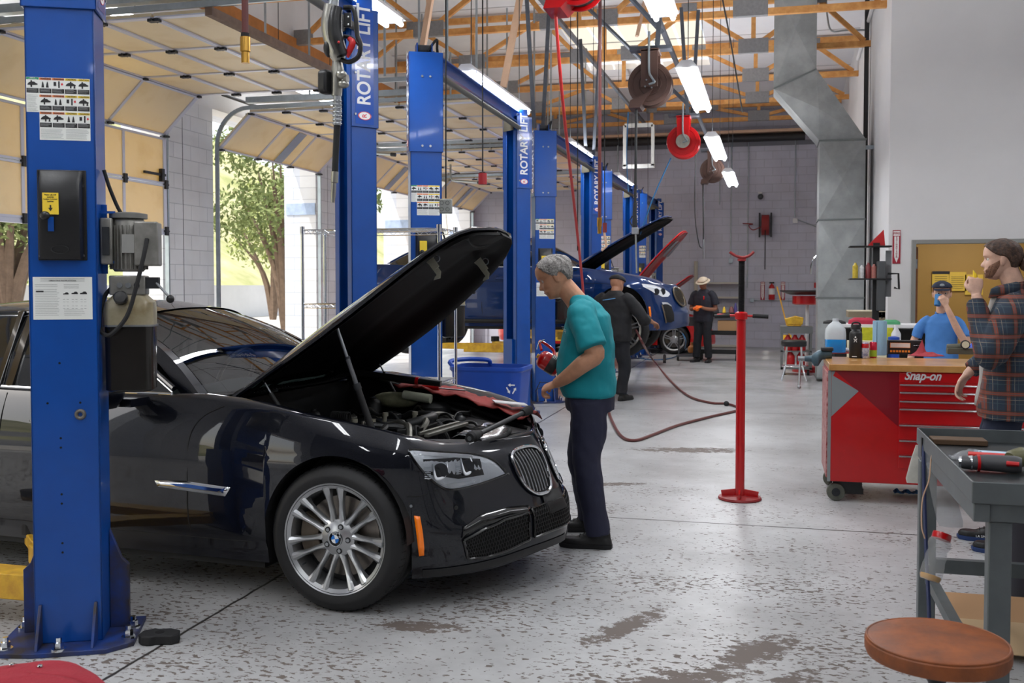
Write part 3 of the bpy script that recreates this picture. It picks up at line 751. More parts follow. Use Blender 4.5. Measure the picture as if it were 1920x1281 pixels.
    P(MB().bb((.13, -.04, 1.86), (.2, -.03, 1.87)).bb((.13, -.04, 1.645), (.2, -.03, 1.655)).bb((.13, -.005, 1.6), (.16, .005, 1.9)), 'mount_bracket', blue_paint, root)
def latch_box(root, T, yb, rich):
    P = lambda k, n, m, par, **kw: (setattr(k, 'v', [tuple(T @ V(p)) for p in k.v]), k.build(n, m, par, **kw))[1]
    f = yb
    k = MB()
    # moulded cover: bevelled block, lower part proud
    prof = [(1.66, .0), (1.66, .03), (1.68, .042), (1.9, .05), (1.97, .042), (2.01, .02), (2.03, .012), (2.03, 0)]
    rings = []
    for x, sc in ((-.09, .35), (-.082, .9), (-.07, 1), (.062, 1), (.076, .9), (.086, .35)):
        rings.append([(x, f-d*sc, z) for z, d in prof])
    k.ring_loft(rings)
    lb = P(k, 'latch_cover', black_plastic, root, smooth=True)
    P(MB().bb((-.096, f-.006, 1.655), (.098, f-.0005, 2.035)), 'cover_flange', black_plastic, lb, bevel=.003)
    P(MB().bb((-.065, f-.0535, 1.845), (-.002, f-.0515, 1.935)), 'sticker', decal_m[2], lb)
    P(MB().bb((-.045, f-.052, 1.775), (-.022, f-.0505, 1.835)), 'slot', blue_paint, lb)
    kn = P(MB().cyl((-.045, f-.045, 1.838), (-.045, f-.075, 1.838), .008, 10), 'release_stem', chrome, lb)
    P(MB().ell((-.048, f-.085, 1.838), (.02, .014, .018)), 'release_knob', black_plastic, kn, smooth=True)
    q = MB().torus((0, 0, 0), .034, .002, n=28, k=6); q.v = [(p[0], f-.0495+p[2], 1.7+p[1]*.5) for p in q.v]; P(q, 'embossed_oval', mat('dull_black', (40, 40, 42), .6), lb)
    k = MB()
    for x, z in ((.082, 1.97), (.082, 1.675), (-.085, 1.675)): k.cyl((x, f-.0, z), (x, f-.012, z), .008, 8)
    P(k, 'screw', chrome, lb)
    if rich:
        M = T @ frame((-.0335, f-.0537, 1.9), (1, 0, 0), (0, 0, 1))
        for i, s_ in enumerate(('Raise Lift Off', 'Latches', 'Continue To Release', 'Latches')): text('sticker_lettering', s_, .0085 if i != 2 else .0065, M @ Matrix.Translation((0, .026-.009*i, .0003)), decal_m[4], lb, depth=.0002, fat=.0002)
        P(MB().add([(-.0335-.003, f-.0541, 1.884), (-.0335+.003, f-.0541, 1.884), (-.0335+.003, f-.0541, 1.872), (-.0335+.009, f-.0541, 1.872), (-.0335, f-.0541, 1.858), (-.0335-.009, f-.0541, 1.872), (-.0335-.003, f-.0541, 1.872)], [tuple(range(7))]), 'arrow', decal_m[4], lb, fix=False)
def lift(i, A, B, label, rich=False, zc=.5, arms=None):
    root = empty('two_post_lift', (A[0], A[1], 0), label, 'car lift', 'blue two-post lifts')
    inv = Matrix.Translation((-A[0], -A[1], 0))
    pa = (0, 0, 0); pb = (B[0]-A[0], B[1]-A[1], 0)
    T, col, yb, yo, s, put = column(root, 'A', pa, radians(26), rich)
    M = T @ frame((-CW/2+.005, yb, 2.42), (1, 0, 0), (0, 0, 1))
    decal(col, rich, M); placard(col, T @ frame((-.12, yb, 1.585), (1, 0, 0), (0, 0, 1)), rich=rich)
    latch_box(col, T, yb, rich); power_unit(col, T)
    if rich:
        w1 = MB().torus((.06, yb-.002, 1.0), .016, .008, (0, 1, 0), 24, 8); put(w1, 'washer', mat('aged_washer', (110, 106, 100), .5, .7), col)
        k = MB()
        for x, z in ((-.02, .9), (-.02, .86), (-.02, .66), (-.02, .62), (-.02, .45), (-.02, .41), (-.07, 1.05), (.06, 1.05), (-.02, 1.22)): k.cyl((x, yb-.001, z), (x, yb+.002, z), .005, 8)
        put(k, 'bolt_hole', mat('hole_black', (8, 8, 10), .9), col)
    # carriage + yellow arms low on column A
    k = MB().bb((-.1, yo-.04, zc-.45), (.1, yo+.06, zc+.25)); put(k, 'carriage', blue_paint, col)
    ar = MB(); z = zc-.35
    ar.bar((-.05, yo+.1, z), (-.95, yo+.55, z), .14, .12).bar((-.9, yo+.5, z+.02), (-1.3, yo+.7, z+.02), .1, .08)
    arm = put(ar, 'swing_arm', yellow_paint, col, bevel=.006)
    put(MB().cyl((-1.25, yo+.68, z+.05), (-1.25, yo+.68, z+.12), .06, 16), 'lift_pad', black_rubber, arm)
    ar = MB().bar((-.02, yo+.1, z), (-.35, yo+.8, z), .12, .1).bar((-.33, yo+.75, z+.02), (-.45, yo+1.05, z+.02), .08, .07)
    arm = put(ar, 'swing_arm', yellow_paint, col, bevel=.006)
    put(MB().cyl((-.44, yo+1.02, z+.05), (-.44, yo+1.02, z+.12), .06, 16), 'lift_pad', black_rubber, arm)
    # column B
    T, col, yb, yo, s, put = column(root, 'B', pb, radians(-40), rich)
    k = MB().bb((-.085, yo-.03, zc-.4), (.085, yo+.1, zc+.35)); put(k, 'carriage', blue_paint, col)
    put(MB().cyl((-.02, 0, zc+.3), (-.02, 0, 3.5), .014, 8), 'lift_rod', steel, col, smooth=True)
    put(MB().bb((-.09, yo-.035, 3.4), (.11, yo-.02, 3.56)), 'end_plate', mat('olive_plate', (96, 92, 80), .5, .4) if i else dark_steel, col)
    ar = MB().bar((-.05, yo-.1, zc-.3), (-.85, yo-.55, zc-.3), .14, .12).bar((-.8, yo-.5, zc-.28), (-1.2, yo-.72, zc-.28), .1, .08)
    put(ar, 'swing_arm', yellow_paint, col, bevel=.006)
    ar = MB().bar((.05, yo-.1, zc-.3), (.35, yo-.8, zc-.3), .14, .12)
    put(ar, 'swing_arm', yellow_paint, col, bevel=.006)
    # overhead beam with round sync tube below
    d = V(pb)-V(pa)
    k = MB().bar(V((0, 0.05, 3.56))+d*.02, V((0, -.05, 3.56))+d, .012, .13).bar(V((0, .05, 3.62))+d*.02, V((0, -.05, 3.62))+d, .1, .012).bar(V((0, .05, 3.5))+d*.02, V((0, -.05, 3.5))+d, .1, .012)
    bm = k.build('overhead_beam', blue_paint, root)
    MB().cyl(V((.06, .1, 3.43)), V((.06, -.1, 3.43))+d, .028, 12).build('safety_bar', mat('grey_padded_bar', (96, 96, 92), .6), bm, smooth=True)
    MB().tube([V((.03, 0, 3.6)), V((.08, .1, 3.72)), V((.02, .3, 3.66)), V((.0, .6, 3.63))+d*0, V((0, -.1, 3.63))+d], .012, 6, sm=4).build('hydraulic_line', black_rubber, bm, smooth=True)
    return root
LA = [(-2.95, 3.78), (-2.97, 8.5), (-2.93, 13.12), (-2.93, 17.9), (-2.86, 22.5)]
LB = [(-3.02, 7.08), (-3.0, 11.95), (-2.9, 16.6), (-2.9, 21.5), (-2.76, 25.0)]
labs = ['blue two-post lift nearest the camera, its left column in front of the black sedan', 'blue two-post lift behind the open hood of the black sedan, second in the row',
        'blue two-post lift holding up the dark blue SUV', 'blue two-post lift beyond the dark blue SUV, fourth in the row', 'blue two-post lift closest to the grey block wall']
for i in range(5): lift(i, LA[i], LB[i], labs[i], rich=(i == 0), zc=[.52, .55, 1.05, .95, .9][i])
# rubber lift pad adapter on the floor beside the near base plate
k = MB(); o_ = [(-.07, -.05), (-.03, -.06), (-.01, -.045), (.03, -.045), (.06, -.05), (.085, -.02), (.075, .03), (.03, .055), (-.02, .05), (-.04, .06), (-.085, .03), (-.09, -.02)]
k.prism(o_, .042, Matrix.Translation((-2.56, 3.84, 0)) @ Matrix.Rotation(.3, 4, 'Z'))
o = k.build('rubber_pad', black_rubber, bevel=.006); tag(o, 'black rubber lift pad lying on the floor beside the near lift base', 'rubber pad')
MB().cyl((-2.565, 3.84, .04), (-2.565, 3.84, .0435), .02, 14).build('pad_socket', mat('socket_shadow_rubber', (12, 12, 12), .9), o)
# red shop-rag-covered cushion corner at bottom left
# ================================================================ cars
def car_paint(name, col, flake):
    m, nt, p = new_mat(name); L = nt.links.new
    p.inputs['Base Color'].default_value = srgb(*col); p.inputs['Specular IOR Level'].default_value = .12; p.inputs['Metallic'].default_value = .25; p.inputs['Roughness'].default_value = .3
    p.inputs['Coat Weight'].default_value = 1; p.inputs['Coat Roughness'].default_value = .02; p.inputs['Coat IOR'].default_value = 1.5
    n = nd(nt, 'ShaderNodeTexNoise', i_Scale=900.); tc = nd(nt, 'ShaderNodeTexCoord'); L(tc.outputs['Object'], n.inputs['Vector'])
    r = nd(nt, 'ShaderNodeMix', data_type='RGBA'); r.inputs[6].default_value = srgb(*col); r.inputs[7].default_value = srgb(*flake)
    L(n.outputs['Fac'], r.inputs[0]); L(r.outputs[2], p.inputs['Base Color'])
    return m
black_car = car_paint('black_metallic_paint', (5, 6, 10), (22, 25, 36))
blue_car = car_paint('dark_blue_metallic_paint', (3, 26, 66), (12, 56, 118))
red_car = car_paint('red_car_paint', (190, 10, 16), (220, 30, 30))
glass_dark = mat('tinted_glass', (12, 16, 18), .02, coat=.5, spec=.9)
m_, nt_, p_ = new_mat('windscreen_glass')
gl_ = nd(nt_, 'ShaderNodeBsdfGlossy', i_Roughness=.01); trn = nd(nt_, 'ShaderNodeBsdfTransparent'); trn.inputs['Color'].default_value = (.55, .62, .6, 1)
fz_ = nd(nt_, 'ShaderNodeFresnel', i_IOR=1.9); mx_ = nd(nt_, 'ShaderNodeMixShader'); nt_.links.new(fz_.outputs[0], mx_.inputs[0]); nt_.links.new(trn.outputs[0], mx_.inputs[1]); nt_.links.new(gl_.outputs[0], mx_.inputs[2])
nt_.links.new(mx_.outputs[0], nt_.nodes['Material Output'].inputs[0]); windscreen = m_
m_, nt_, p_ = new_mat('headlight_lens')
gl_ = nd(nt_, 'ShaderNodeBsdfGlossy', i_Roughness=.02); trn = nd(nt_, 'ShaderNodeBsdfTransparent'); trn.inputs['Color'].default_value = (.9, .92, .94, 1)
fz_ = nd(nt_, 'ShaderNodeFresnel', i_IOR=1.45); mx_ = nd(nt_, 'ShaderNodeMixShader'); nt_.links.new(fz_.outputs[0], mx_.inputs[0]); nt_.links.new(trn.outputs[0], mx_.inputs[1]); nt_.links.new(gl_.outputs[0], mx_.inputs[2])
nt_.links.new(mx_.outputs[0], nt_.nodes['Material Output'].inputs[0]); lens = m_
lamp_silver = mat('lamp_reflector', (236, 239, 244), .25, .2, bump=.3, bscale=70)
lamp_white = mat('led_light_guide', (240, 244, 250), .25)
seam_m = mat('panel_gap', (5, 5, 6), .8)
trim_black = mat('gloss_black_trim', (10, 10, 11), .15, coat=.5)
matte_black = mat('matt_black_plastic', (20, 20, 21), .6)
alloy = mat('silver_alloy', (186, 188, 190), .3, .85)
amber = mat('amber_reflector', (255, 130, 10), .25, coat=.6, emis=(255, 120, 10), es=.15)  # weak glow put into the reflector, which is no lamp
tyre_m = mat('tyre_rubber', (24, 24, 26), .6, var=.2, scale=30)
disc_m = mat('brake_disc', (122, 116, 110), .4, .8, var=.2, scale=30)
caliper_m = mat('brake_caliper', (110, 98, 84), .6, .3, var=.3, scale=20)

def wheel(name, parent, R, rr, style, mats=None, M=None, wd=.245):
    """wheel facing local -y, centre at origin"""
    w_ = empty(name, (0, 0, 0)); w_.parent = parent
    if M: w_.matrix_local = M
    prof = [(rr-.005, .0), (rr+.01, -.002), (rr+.035, -.012), (R-.04, -.008), (R-.018, .006), (R-.004, .022), (R, .04), (R, wd-.04), (R-.004, wd-.02), (R-.03, wd), (rr, wd)]
    t = MB().lathe([(r, y) for r, y in prof], (0, 0, 0), (0, 1, 0), 72, caps=False)
    tyre = t.build('tyre', tyre_m, w_, smooth=True, auto=60)
    g = MB()
    for yy in (.065, .105, .145, .185): g.torus((0, yy, 0), R-.0005, .0022, (0, 1, 0), 72, 4)
    for i in range(60):
        a = 2*pi*i/60; d = V((cos(a), 0, sin(a))); g.bar(d*(R-.004)+V((0, .018, 0)), d*(R+.0005)+V((0, .05, 0)), .003, .003)
    g.build('tread_groove', seam_m, tyre)
    rim = MB().lathe([(rr-.028, .2), (rr-.03, .06), (rr-.022, .012), (rr-.006, .002), (rr+.004, -.004), (rr+.006, -.001), (rr+.002, .006)], (0, 0, 0), (0, 1, 0), 72, caps=False)
    rim.lathe([(rr-.03, .19), (rr-.028, .2)], (0, 0, 0), (0, 1, 0), 72, caps=False)
    if style == 'multi':
        for i in range(7):
            for s_ in (-1, 1):
                a0 = 2*pi*i/7+radians(93); a1 = a0+s_*radians(9.0); ah = a0+s_*radians(12.5)
                e = MB(); rings = []
                for q in range(9):
                    t_ = q/8; r_ = lerp(.062, rr-.014, t_)
                    a = lerp(ah, a1, min(1, t_*1.1))
                    if t_ < .3: a = lerp(a0+s_*radians(18), a, t_/.3)
                    wd_ = interp([(0, .02), (.25, .0125), (.6, .011), (1, .021)], t_)
                    y = interp([(0, .03), (.5, .022), (.85, .006), (1, .0)], t_)
                    dp = interp([(0, .03), (.6, .028), (1, .05)], t_)
                    d = V((cos(a), 0, sin(a))); n_ = V((-sin(a), 0, cos(a))); c = d*r_
                    rings.append([c+n_*wd_+V((0, y+.01, 0)), c+n_*wd_*.35+V((0, y, 0)), c-n_*wd_*.35+V((0, y, 0)), c-n_*wd_+V((0, y+.01, 0)), c-n_*wd_*1.1+V((0, y+dp, 0)), c+n_*wd_*1.1+V((0, y+dp, 0))])
                rim.ring_loft(rings)
    else:
        for i in range(5 if style == 'five' else 6):
            for s_ in (-1, 1):
                a = 2*pi*i/(5 if style == 'five' else 6)+.3
                d = V((cos(a), 0, sin(a))); n_ = V((-sin(a), 0, cos(a)))
                rim.bar(d*.04+n_*s_*.016+V((0, .03, 0)), d*(rr-.015)+n_*s_*.028+V((0, .012, 0)), .02, .03, up=(0, 1, 0))
    ro = rim.build('rim', alloy, w_, smooth=True, auto=35)
    hub = MB().lathe([(0, .016), (.033, .018), (.04, .02), (.075, .026), (.088, .036), (.088, .07), (0, .07)], (0, 0, 0), (0, 1, 0), 40)
    ho = hub.build('hub', alloy, ro, smooth=True)
    if style == 'multi':
        for i in range(5):
            a = 2*pi*i/5+radians(68); c = V((cos(a)*.06, .0225, sin(a)*.06))
            MB().cyl(c+V((0, -.001, 0)), c+V((0, .01, 0)), .0145, 14).build('bolt_recess', mat('recess_dark', (40, 40, 42), .5, .5), ho)
            MB().cyl(c+V((0, -.003, 0)), c+V((0, .01, 0)), .009, 6).build('lug_bolt', steel, ho)
        b = MB().lathe([(0, .009), (.029, .009), (.034, .012), (.035, .02)], (0, 0, 0), (0, 1, 0), 32); cap = b.build('centre_cap', trim_black, ho, smooth=True)
        for q in range(4):
            k = MB(); a0 = pi/4+q*pi/2-.6
            k.add([(0, .0078, 0)]+[(.02*cos(a0+pi/2*j/8), .0078, .02*sin(a0+pi/2*j/8)) for j in range(9)], [tuple(range(10))])
            k.build('roundel', mat('roundel_blue', (20, 110, 200), .3) if q % 2 else mat('roundel_white', (235, 238, 240), .3), cap, fix=False)
        MB().torus((0, .0082, 0), .0335, .0012, (0, 1, 0), 32, 6).build('cap_ring', chrome, cap)
        for s_, a in (('B', 2.35-.55), ('M', 1.57-.5), ('W', .8-.5)):
            pos = V((cos(a+.2)*.0265, .0075, sin(a+.2)*.0265)); text('cap_lettering', s_, .011, frame(pos, (sin(a+.2), 0, -cos(a+.2)), (cos(a+.2), 0, sin(a+.2))), sign_white, cap, depth=.0002)
        MB().cyl((-.165, .022, -.13), (-.17, .0, -.134), .004, 8).build('valve_stem', dark_steel, ro)
    k = MB().cyl((0, .09, 0), (0, .12, 0), rr*.74, 40).cyl((0, .06, 0), (0, .12, 0), .07, 24); do = k.build('brake_disc', disc_m, w_, smooth=True)
    k = MB(); rings = []
    for i in range(9):
        a = radians(150+60*i/8); rings.append([(cos(a)*r_, y_, sin(a)*r_) for r_, y_ in ((rr*.45, .06), (rr*.82, .06), (rr*.84, .14), (rr*.45, .14))])
    k.ring_loft(rings); k.build('brake_caliper', caliper_m, w_, bevel=.004)
    MB().cyl((0, .125, 0), (0, .13, 0), rr-.03, 40).build('dust_shield', matte_black, w_)
    return w_

CTRL = [(.875, 0), (.83, .2), (.755, .38), (.665, .55), (.55, .70), (.40, .835), (.2, .905), (-.1, .94), (-.6, .95), (-1.5, .952), (-2.5, .952), (-3.1, .945), (-3.6, .91), (-3.98, .82), (-4.17, .6), (-4.25, .3), (-4.26, 0)]
class Car:
    zl_t = [(0, .2), (1, .195), (2, .18), (3, .165), (4, .16), (5, .16), (6, .17), (7, .2), (8, .2), (11, .2), (12, .24), (16, .28)]
    zs_t = [(0, .735), (1, .735), (2, .74), (3, .752), (4, .775), (5, .82), (6, .868), (7, .915), (8, .975), (9, .985), (10, .99), (11, 1.01), (12, 1.03), (16, 1.0)]
    H = [(.64, 0, .735), (.62, .17, .735), (.575, .33, .73), (.48, .47, .722), (.38, .56, .725), (.25, .63, .75), (.08, .675, .79), (-.18, .705, .85), (-.6, .725, .955)]
    arch_r = .398; arch_x = .37; wz = .35; wb = 3.13
    def __init__(s, k=1., dz=0.): s.k = k
    def out(s, c):
        c = max(0, min(16, c)); i = min(int(c), 15); t = c-i
        P = lambda j: V(CTRL[j]) if 0 <= j <= 16 else (V((CTRL[1][0], -CTRL[1][1])) if j < 0 else V((CTRL[15][0], -CTRL[15][1])))
        a, b, d, e = P(i-1), P(i), P(i+1), P(i+2)
        p = .5*((2*b)+(d-a)*t+(2*a-5*b+4*d-e)*t*t+(-a+3*b-3*d+e)*t**3)
        tg = .5*((d-a)+2*(2*a-5*b+4*d-e)*t+3*(-a+3*b-3*d+e)*t*t)
        n = V((-tg.y, tg.x)); n = V((tg.y, -tg.x)).normalized()
        if n.y < 0 and c > .2 and c < 15.8: n = -n
        if c <= .2: n = V((1, 0)) if c == 0 else (n if n.x > 0 else -n)
        return p, n
    def inset(s, c, z):
        f = max(0, min(1, (5.6-c)/3.2)); f = f*f*(3-2*f)
        front = interp([(.1, .04), (.2, .012), (.26, 0), (.38, .004), (.44, .035), (.55, .085), (.66, .13), (.74, .18), (.8, .24)], z)
        zs = interp(s.zs_t, c)
        side = interp([(.15, .07), (.2, .05), (.29, .034), (.31, .02), (.45, .002), (.6, 0), (.7, -.003), (.74, .004)], z)
        if z > .74: side = .004+.06*((z-.74)/max(.05, zs-.74))**1.7
        return lerp(side, front, f)
    def zl(s, c):
        p, _ = s.out(c); z = interp(s.zl_t, c)
        for xw in (0, -s.wb):
            d = abs(p.x-xw)
            if d < s.arch_x and 4.5 < c < 13: z = max(z, s.wz+s.arch_r*sqrt(max(0, 1-(d/s.arch_x)**2)) if d < s.arch_x*.99 else z)
        return z
    def P(s, c, z, off=0, side=1):
        p, n = s.out(c); q = p-n*(s.inset(c, z)-off)
        return V((q.x, -side*q.y, z))*s.k
    def cx(s, x, z):  # control parameter on the side for a given x
        lo, hi = 2., 13.5
        for _ in range(30):
            m = (lo+hi)/2; p = s.P(m, z).x/s.k
            if p > x: lo = m
            else: hi = m
        return (lo+hi)/2
    def cy(s, y, z):
        lo, hi = 0., 7.
        for _ in range(30):
            m = (lo+hi)/2
            if -s.P(m, z).y/s.k < y: lo = m
            else: hi = m
        return (lo+hi)/2
    def side_pt(s, x, z, off=0, sd=1): return s.P(s.cx(x, z), z, off, sd)
    def front_pt(s, y, z, off=0):
        sd = 1 if y <= 0 else -1
        return s.P(s.cy(abs(y), z), z, off, sd)
    def cs(s):
        o = [i*.2 for i in range(25)]
        # dense through the arches
        r = []
        for xw in (0, -s.wb):
            for t in range(-17, 18): r.append(xw+s.arch_x*sin(t/17*pi/2))
        for x in r: o.append(s.cx(x, .74))
        o += [5.0, 5.2, 7.9, 8.2, 8.6, 9, 9.5, 10, 10.4, 12.3, 12.6, 13, 13.5, 14, 14.5, 15, 15.5, 16]
        o = sorted(set(round(c, 4) for c in o)); q = [o[0]]
        for c in o[1:]:
            if c-q[-1] > .012: q.append(c)
        return q
    def body(s, root, paint, doors=True):
        cs = s.cs(); NV = 22
        for sd in (1, -1):
            pass
        G = []
        def colm(c, sd):
            z0, z1 = s.zl(c), interp(s.zs_t, c); col = []
            for j in range(NV+1):
                t = j/NV; z = lerp(z0, z1, t); col.append(s.P(c, z, 0, sd))
            p, n = s.out(c); ins = s.inset(c, z1)
            hp = s.hopen(c)
            base = V((p.x-n.x*ins, p.y-n.y*ins, z1))
            for t, up in ((.12, .014), (.3, .026), (.6, .03), (.88, .012), (1, 0)):
                q = base.lerp(V(hp), t); q.z = lerp(z1, hp[2], t)+up*(1 if c < 8.4 else .3)
                col.append(V((q.x, -sd*q.y, q.z))*s.k)
            col.append(V((hp[0], -sd*hp[1], hp[2]-.07))*s.k)
            return col
        for c in reversed(cs): G.append(colm(c, -1))
        for c in cs[1:]: G.append(colm(c, 1))
        b = MB().grid(G).build('body_shell', paint, root, smooth=True, auto=50)
        # inward lips at the arches / sills
        k = MB(); A = []
        for c in cs:
            if c < 5: continue
            q = s.P(c, s.zl(c)); A.append([q, q+V((0, .03, 0))*s.k, q+V((0, .16, .02))*s.k])
        k.grid(A); k.build('arch_lip', matte_black, b)
        # wheel wells and underbody
        k = MB()
        for xw in (0, -s.wb):
            for sd in (1, -1):
                rings = [[V((xw+cos(a)*(s.arch_x+.005), -sd*y, s.wz+sin(a)*(s.arch_r+.005)))*s.k for a in [pi*i/20 for i in range(21)]] for y in (.92 if xw == 0 else .925, .5)]
                k.grid(rings); k.add([p for p in rings[1]]+[V((xw, -sd*.5, .2))*s.k], [tuple(range(22))])
        k.bb(V((-4.0, -.8, .17))*s.k, V((-s.wb-.42, .8, .24))*s.k).bb(V((-s.wb+.42, -.86, .16))*s.k, V((-.42, .86, .22))*s.k).bb(V((.38, -.5, .17))*s.k, V((.58, .5, .22))*s.k)
        k.bb(V((-.42, -.5, .2))*s.k, V((.42, .5, .26))*s.k).bb(V((-s.wb-.42, -.5, .2))*s.k, V((-s.wb+.42, .5, .26))*s.k)
        k.build('underbody', matte_black, root)
        return b
    def hopen(s, c):
        if c <= 8:
            i = min(int(c), 7); t = c-i; a, b = V(s.H[i]), V(s.H[i+1]); return tuple(a.lerp(b, t))
        p, n = s.out(c)
        if c < 13: w_ = .86; return (p.x, lerp(.725, w_, min(1, (c-8)/.35)) if p.y > w_ else p.y*.9, interp(s.zs_t, c)+lerp(-.02, .015, min(1, (c-8)/.35)))
        return (p.x*.985, p.y*.9, interp(s.zs_t, c)+.01)
    def patch(s, pts, off, name, m, root, sp='s', solid=0, n=10, smooth=True):
        """lofted patch on the side (sp='s': x,z) or front ('f': y,z).  pts: rows of 2D points, resampled"""
        G = []
        for row in pts:
            r = []
            for j in range(n+1):
                t = j/n*(len(row)-1); i = min(int(t), len(row)-2); f = t-i
                a = lerp(row[i][0], row[i+1][0], f); z = lerp(row[i][1], row[i+1][1], f)
                r.append(s.side_pt(a, z, off) if sp == 's' else s.front_pt(a, z, off) if sp == 'f' else s.P(a, z, off))
            G.append(r)
        return MB().grid(G).build(name, m, root, smooth=smooth, solid=solid)
    def line(s, pts, name, m, root, r=.003, sp='s', off=0., closed=False, sm=5, k=None):
        P_ = []
        for a, z in pts: P_.append(s.side_pt(a, z, off) if sp == 's' else s.front_pt(a, z, off) if sp == 'f' else s.P(a, z, off))
        k = k or MB()
        k.tube(P_, r, 6, sm=sm)
        return k.build(name, m, root, smooth=True) if name else k

    def greenhouse(s, root, paint, ws=(-.85, -.62), rf=-1.48, rr=-2.85, rb=-3.55, roof_z=1.475, seats=True):
        K = s.k; zb = .985
        bx = [-.8, -1.2, -1.5, -2.0, -2.5, -3.0, -3.4, -3.7]
        def beltw(x): return interp([(-3.8, .70), (-3.4, .80), (-3, .85), (-2, .87), (-.9, .86), (-.8, .74)], x)
        def belt_z(x): return interp([(-3.8, 1.05), (-3, 1.02), (-1, 1.0), (-.8, 1.0)], x)
        # roof shell
        def roofw(x): return interp([(-2.95, .54), (-2.4, .585), (-1.9, .6), (-1.45, .575)], x)
        def rz(x, t): return interp([(-2.9, roof_z-.055), (-2.5, roof_z-.012), (-2.1, roof_z), (-1.8, roof_z-.012), (-1.45, roof_z-.06)], x)-.045*t**2-.03*t**6
        G = []
        for i in range(15):
            x = lerp(rf, rr, i/14); r = []
            for j in range(17):
                t = -1+2*j/16; xx = x+(.05*(1-t*t) if i == 0 else 0); r.append(V((xx, t*roofw(x), rz(x, abs(t))))*K)
            G.append(r)
        rs = MB().grid(G).build('roof', paint, root, smooth=True)
        # windscreen
        def wsb(t): return V((lerp(ws[1], ws[0], t*t), t*.735, zb+.005))
        def wst(t): return V((rf+.05*(1-t*t), t*.56, rz(rf, abs(t))-.006))
        G = []
        for i in range(11):
            f = i/10; r = []
            for j in range(17):
                t = -1+2*j/16; a, b = wsb(t*.97), wst(t*.97); q = a.lerp(b, f); q += V((.5, 0, .6)).normalized()*.045*sin(pi*f); r.append(q*K)
            G.append(r)
        MB().grid(G).build('windscreen', windscreen, root, smooth=True)
        G = []
        for i in range(7):
            f = i/6; r = []
            for j in range(11):
                t = -1+2*j/10; a, b = V((rb-.05*(1-t*t), t*.66, 1.06)), V((rr-.02, t*.53, rz(rr, abs(t)))); r.append(a.lerp(b, f)*K)
            G.append(r)
        MB().grid(G).build('rear_window', glass_dark, root, smooth=True)
        for sd in (1, -1):
            ap = MB()   # A pillar
            a0, a1 = V((ws[0]-.02, -sd*.755, zb)), V((rf-.02, -sd*.575, rz(rf, 1)))
            rings = []
            for i in range(9):
                f = i/8; q = a0.lerp(a1, f)+V((.5, 0, .6)).normalized()*.045*sin(pi*f); w_ = lerp(.05, .035, f)
                rings.append([V((q.x+w_, q.y+sd*.02, q.z))*K, V((q.x+.3*w_, q.y-sd*.02, q.z+.01))*K, V((q.x-w_*1.3, q.y-sd*.03, q.z-.02))*K, V((q.x-w_*1.2, q.y+sd*.01, q.z-.03))*K])
            ap.ring_loft(rings); ap.build('windscreen_pillar', paint, root, smooth=True)
            # side glass: belt to roof rail
            G = []
            xs = [-.95, -1.15, -1.4, -1.7, -2.1, -2.5, -2.9, -3.2, -3.45]
            for x in xs:
                t = interp([(-3.5, 0.02), (-3.2, .55), (-2.9, .9), (-2.6, 1), (-1.6, 1), (-1.4, .78), (-1.15, .36), (-.95, .06)], x)
                top = V((x, -sd*roofw(max(-2.9, min(-1.48, x))), rz(max(-2.85, min(-1.48, x)), 1)-.01)); bot = V((x, -sd*beltw(x), belt_z(x)))
                G.append([(bot.lerp(top, t*q/5)+V((0, -sd*.015*sin(pi*q/5*t), 0)))*K for q in range(6)])
            MB().grid(G).build('side_glass', glass_dark, root, smooth=True)
            k = MB().tube([g[-1]+V((0, 0, .006)) for g in G], .014*K, 8, sm=3); k.build('roof_rail', paint, root, smooth=True)
            k = MB().tube([g[0]+V((0, -sd*.006, 0)) for g in G], .009*K, 8, sm=3); k.build('belt_trim', chrome, root, smooth=True)
            k = MB().tube([g[-1]+V((0, -sd*.012, -.012)) for g in G], .005*K, 8, sm=3); k.build('window_trim', chrome, root, smooth=True)
            if sd == 1:
                for x, wd_ in ((-1.98, .05), (-2.06, .04)):
                    a = V((x, -beltw(x)-.006, belt_z(x))); b = V((x-.09, -roofw(x)-.008, rz(x, 1)))
                    MB().bar(a*K, b*K, wd_*K, .02*K, up=(0, 1, 0)).build('door_pillar', trim_black, root)
                MB().tube([V((-2.04, -beltw(-2)-.02, belt_z(-2)))*K, V((-2.13, -roofw(-2)-.02, rz(-2, 1)))*K], .004, 6).build('pillar_trim', chrome, root)
        # dashboard, seats, steering wheel
        if seats:
            d = MB(); G = []
            for i in range(8):
                y = lerp(-.7, .7, i/7); G.append([V((-.75, y, .97))*K, V((-1.0, y, 1.0-.03*cos(i*1.3)))*K, V((-1.2, y, .98))*K, V((-1.3, y, .9))*K, V((-1.35, y, .6))*K])
            d.grid(G); d.build('dashboard', mat('dashboard_grey', (70, 78, 78), .6), root, smooth=True)
            MB().torus(V((-1.42, .38, .98))*K, .18*K, .014*K, V((-1, 0, .45)), 28, 8).build('steering_wheel', mat('wheel_leather', (18, 18, 20), .4), root, smooth=True)
            for y in (-.38, .38):
                k = MB(); 
                k.ring_loft([[V((-2.05-.1*(z-.6)+x*.07, y+yy*(.25-.08*max(0, z-1.0)/.2), z))*K for x, yy in rrect(2, 2, .5, 3)] for z in (.5, .8, 1.05, 1.12)])
                k.ring_loft([[V((-2.12+x*.05, y+yy*.11, z))*K for x, yy in rrect(2, 2, .6, 3)] for z in (1.13, 1.2, 1.28, 1.3)])
                k.build('seat', mat('seat_leather', (40, 38, 36), .5), root, smooth=True)
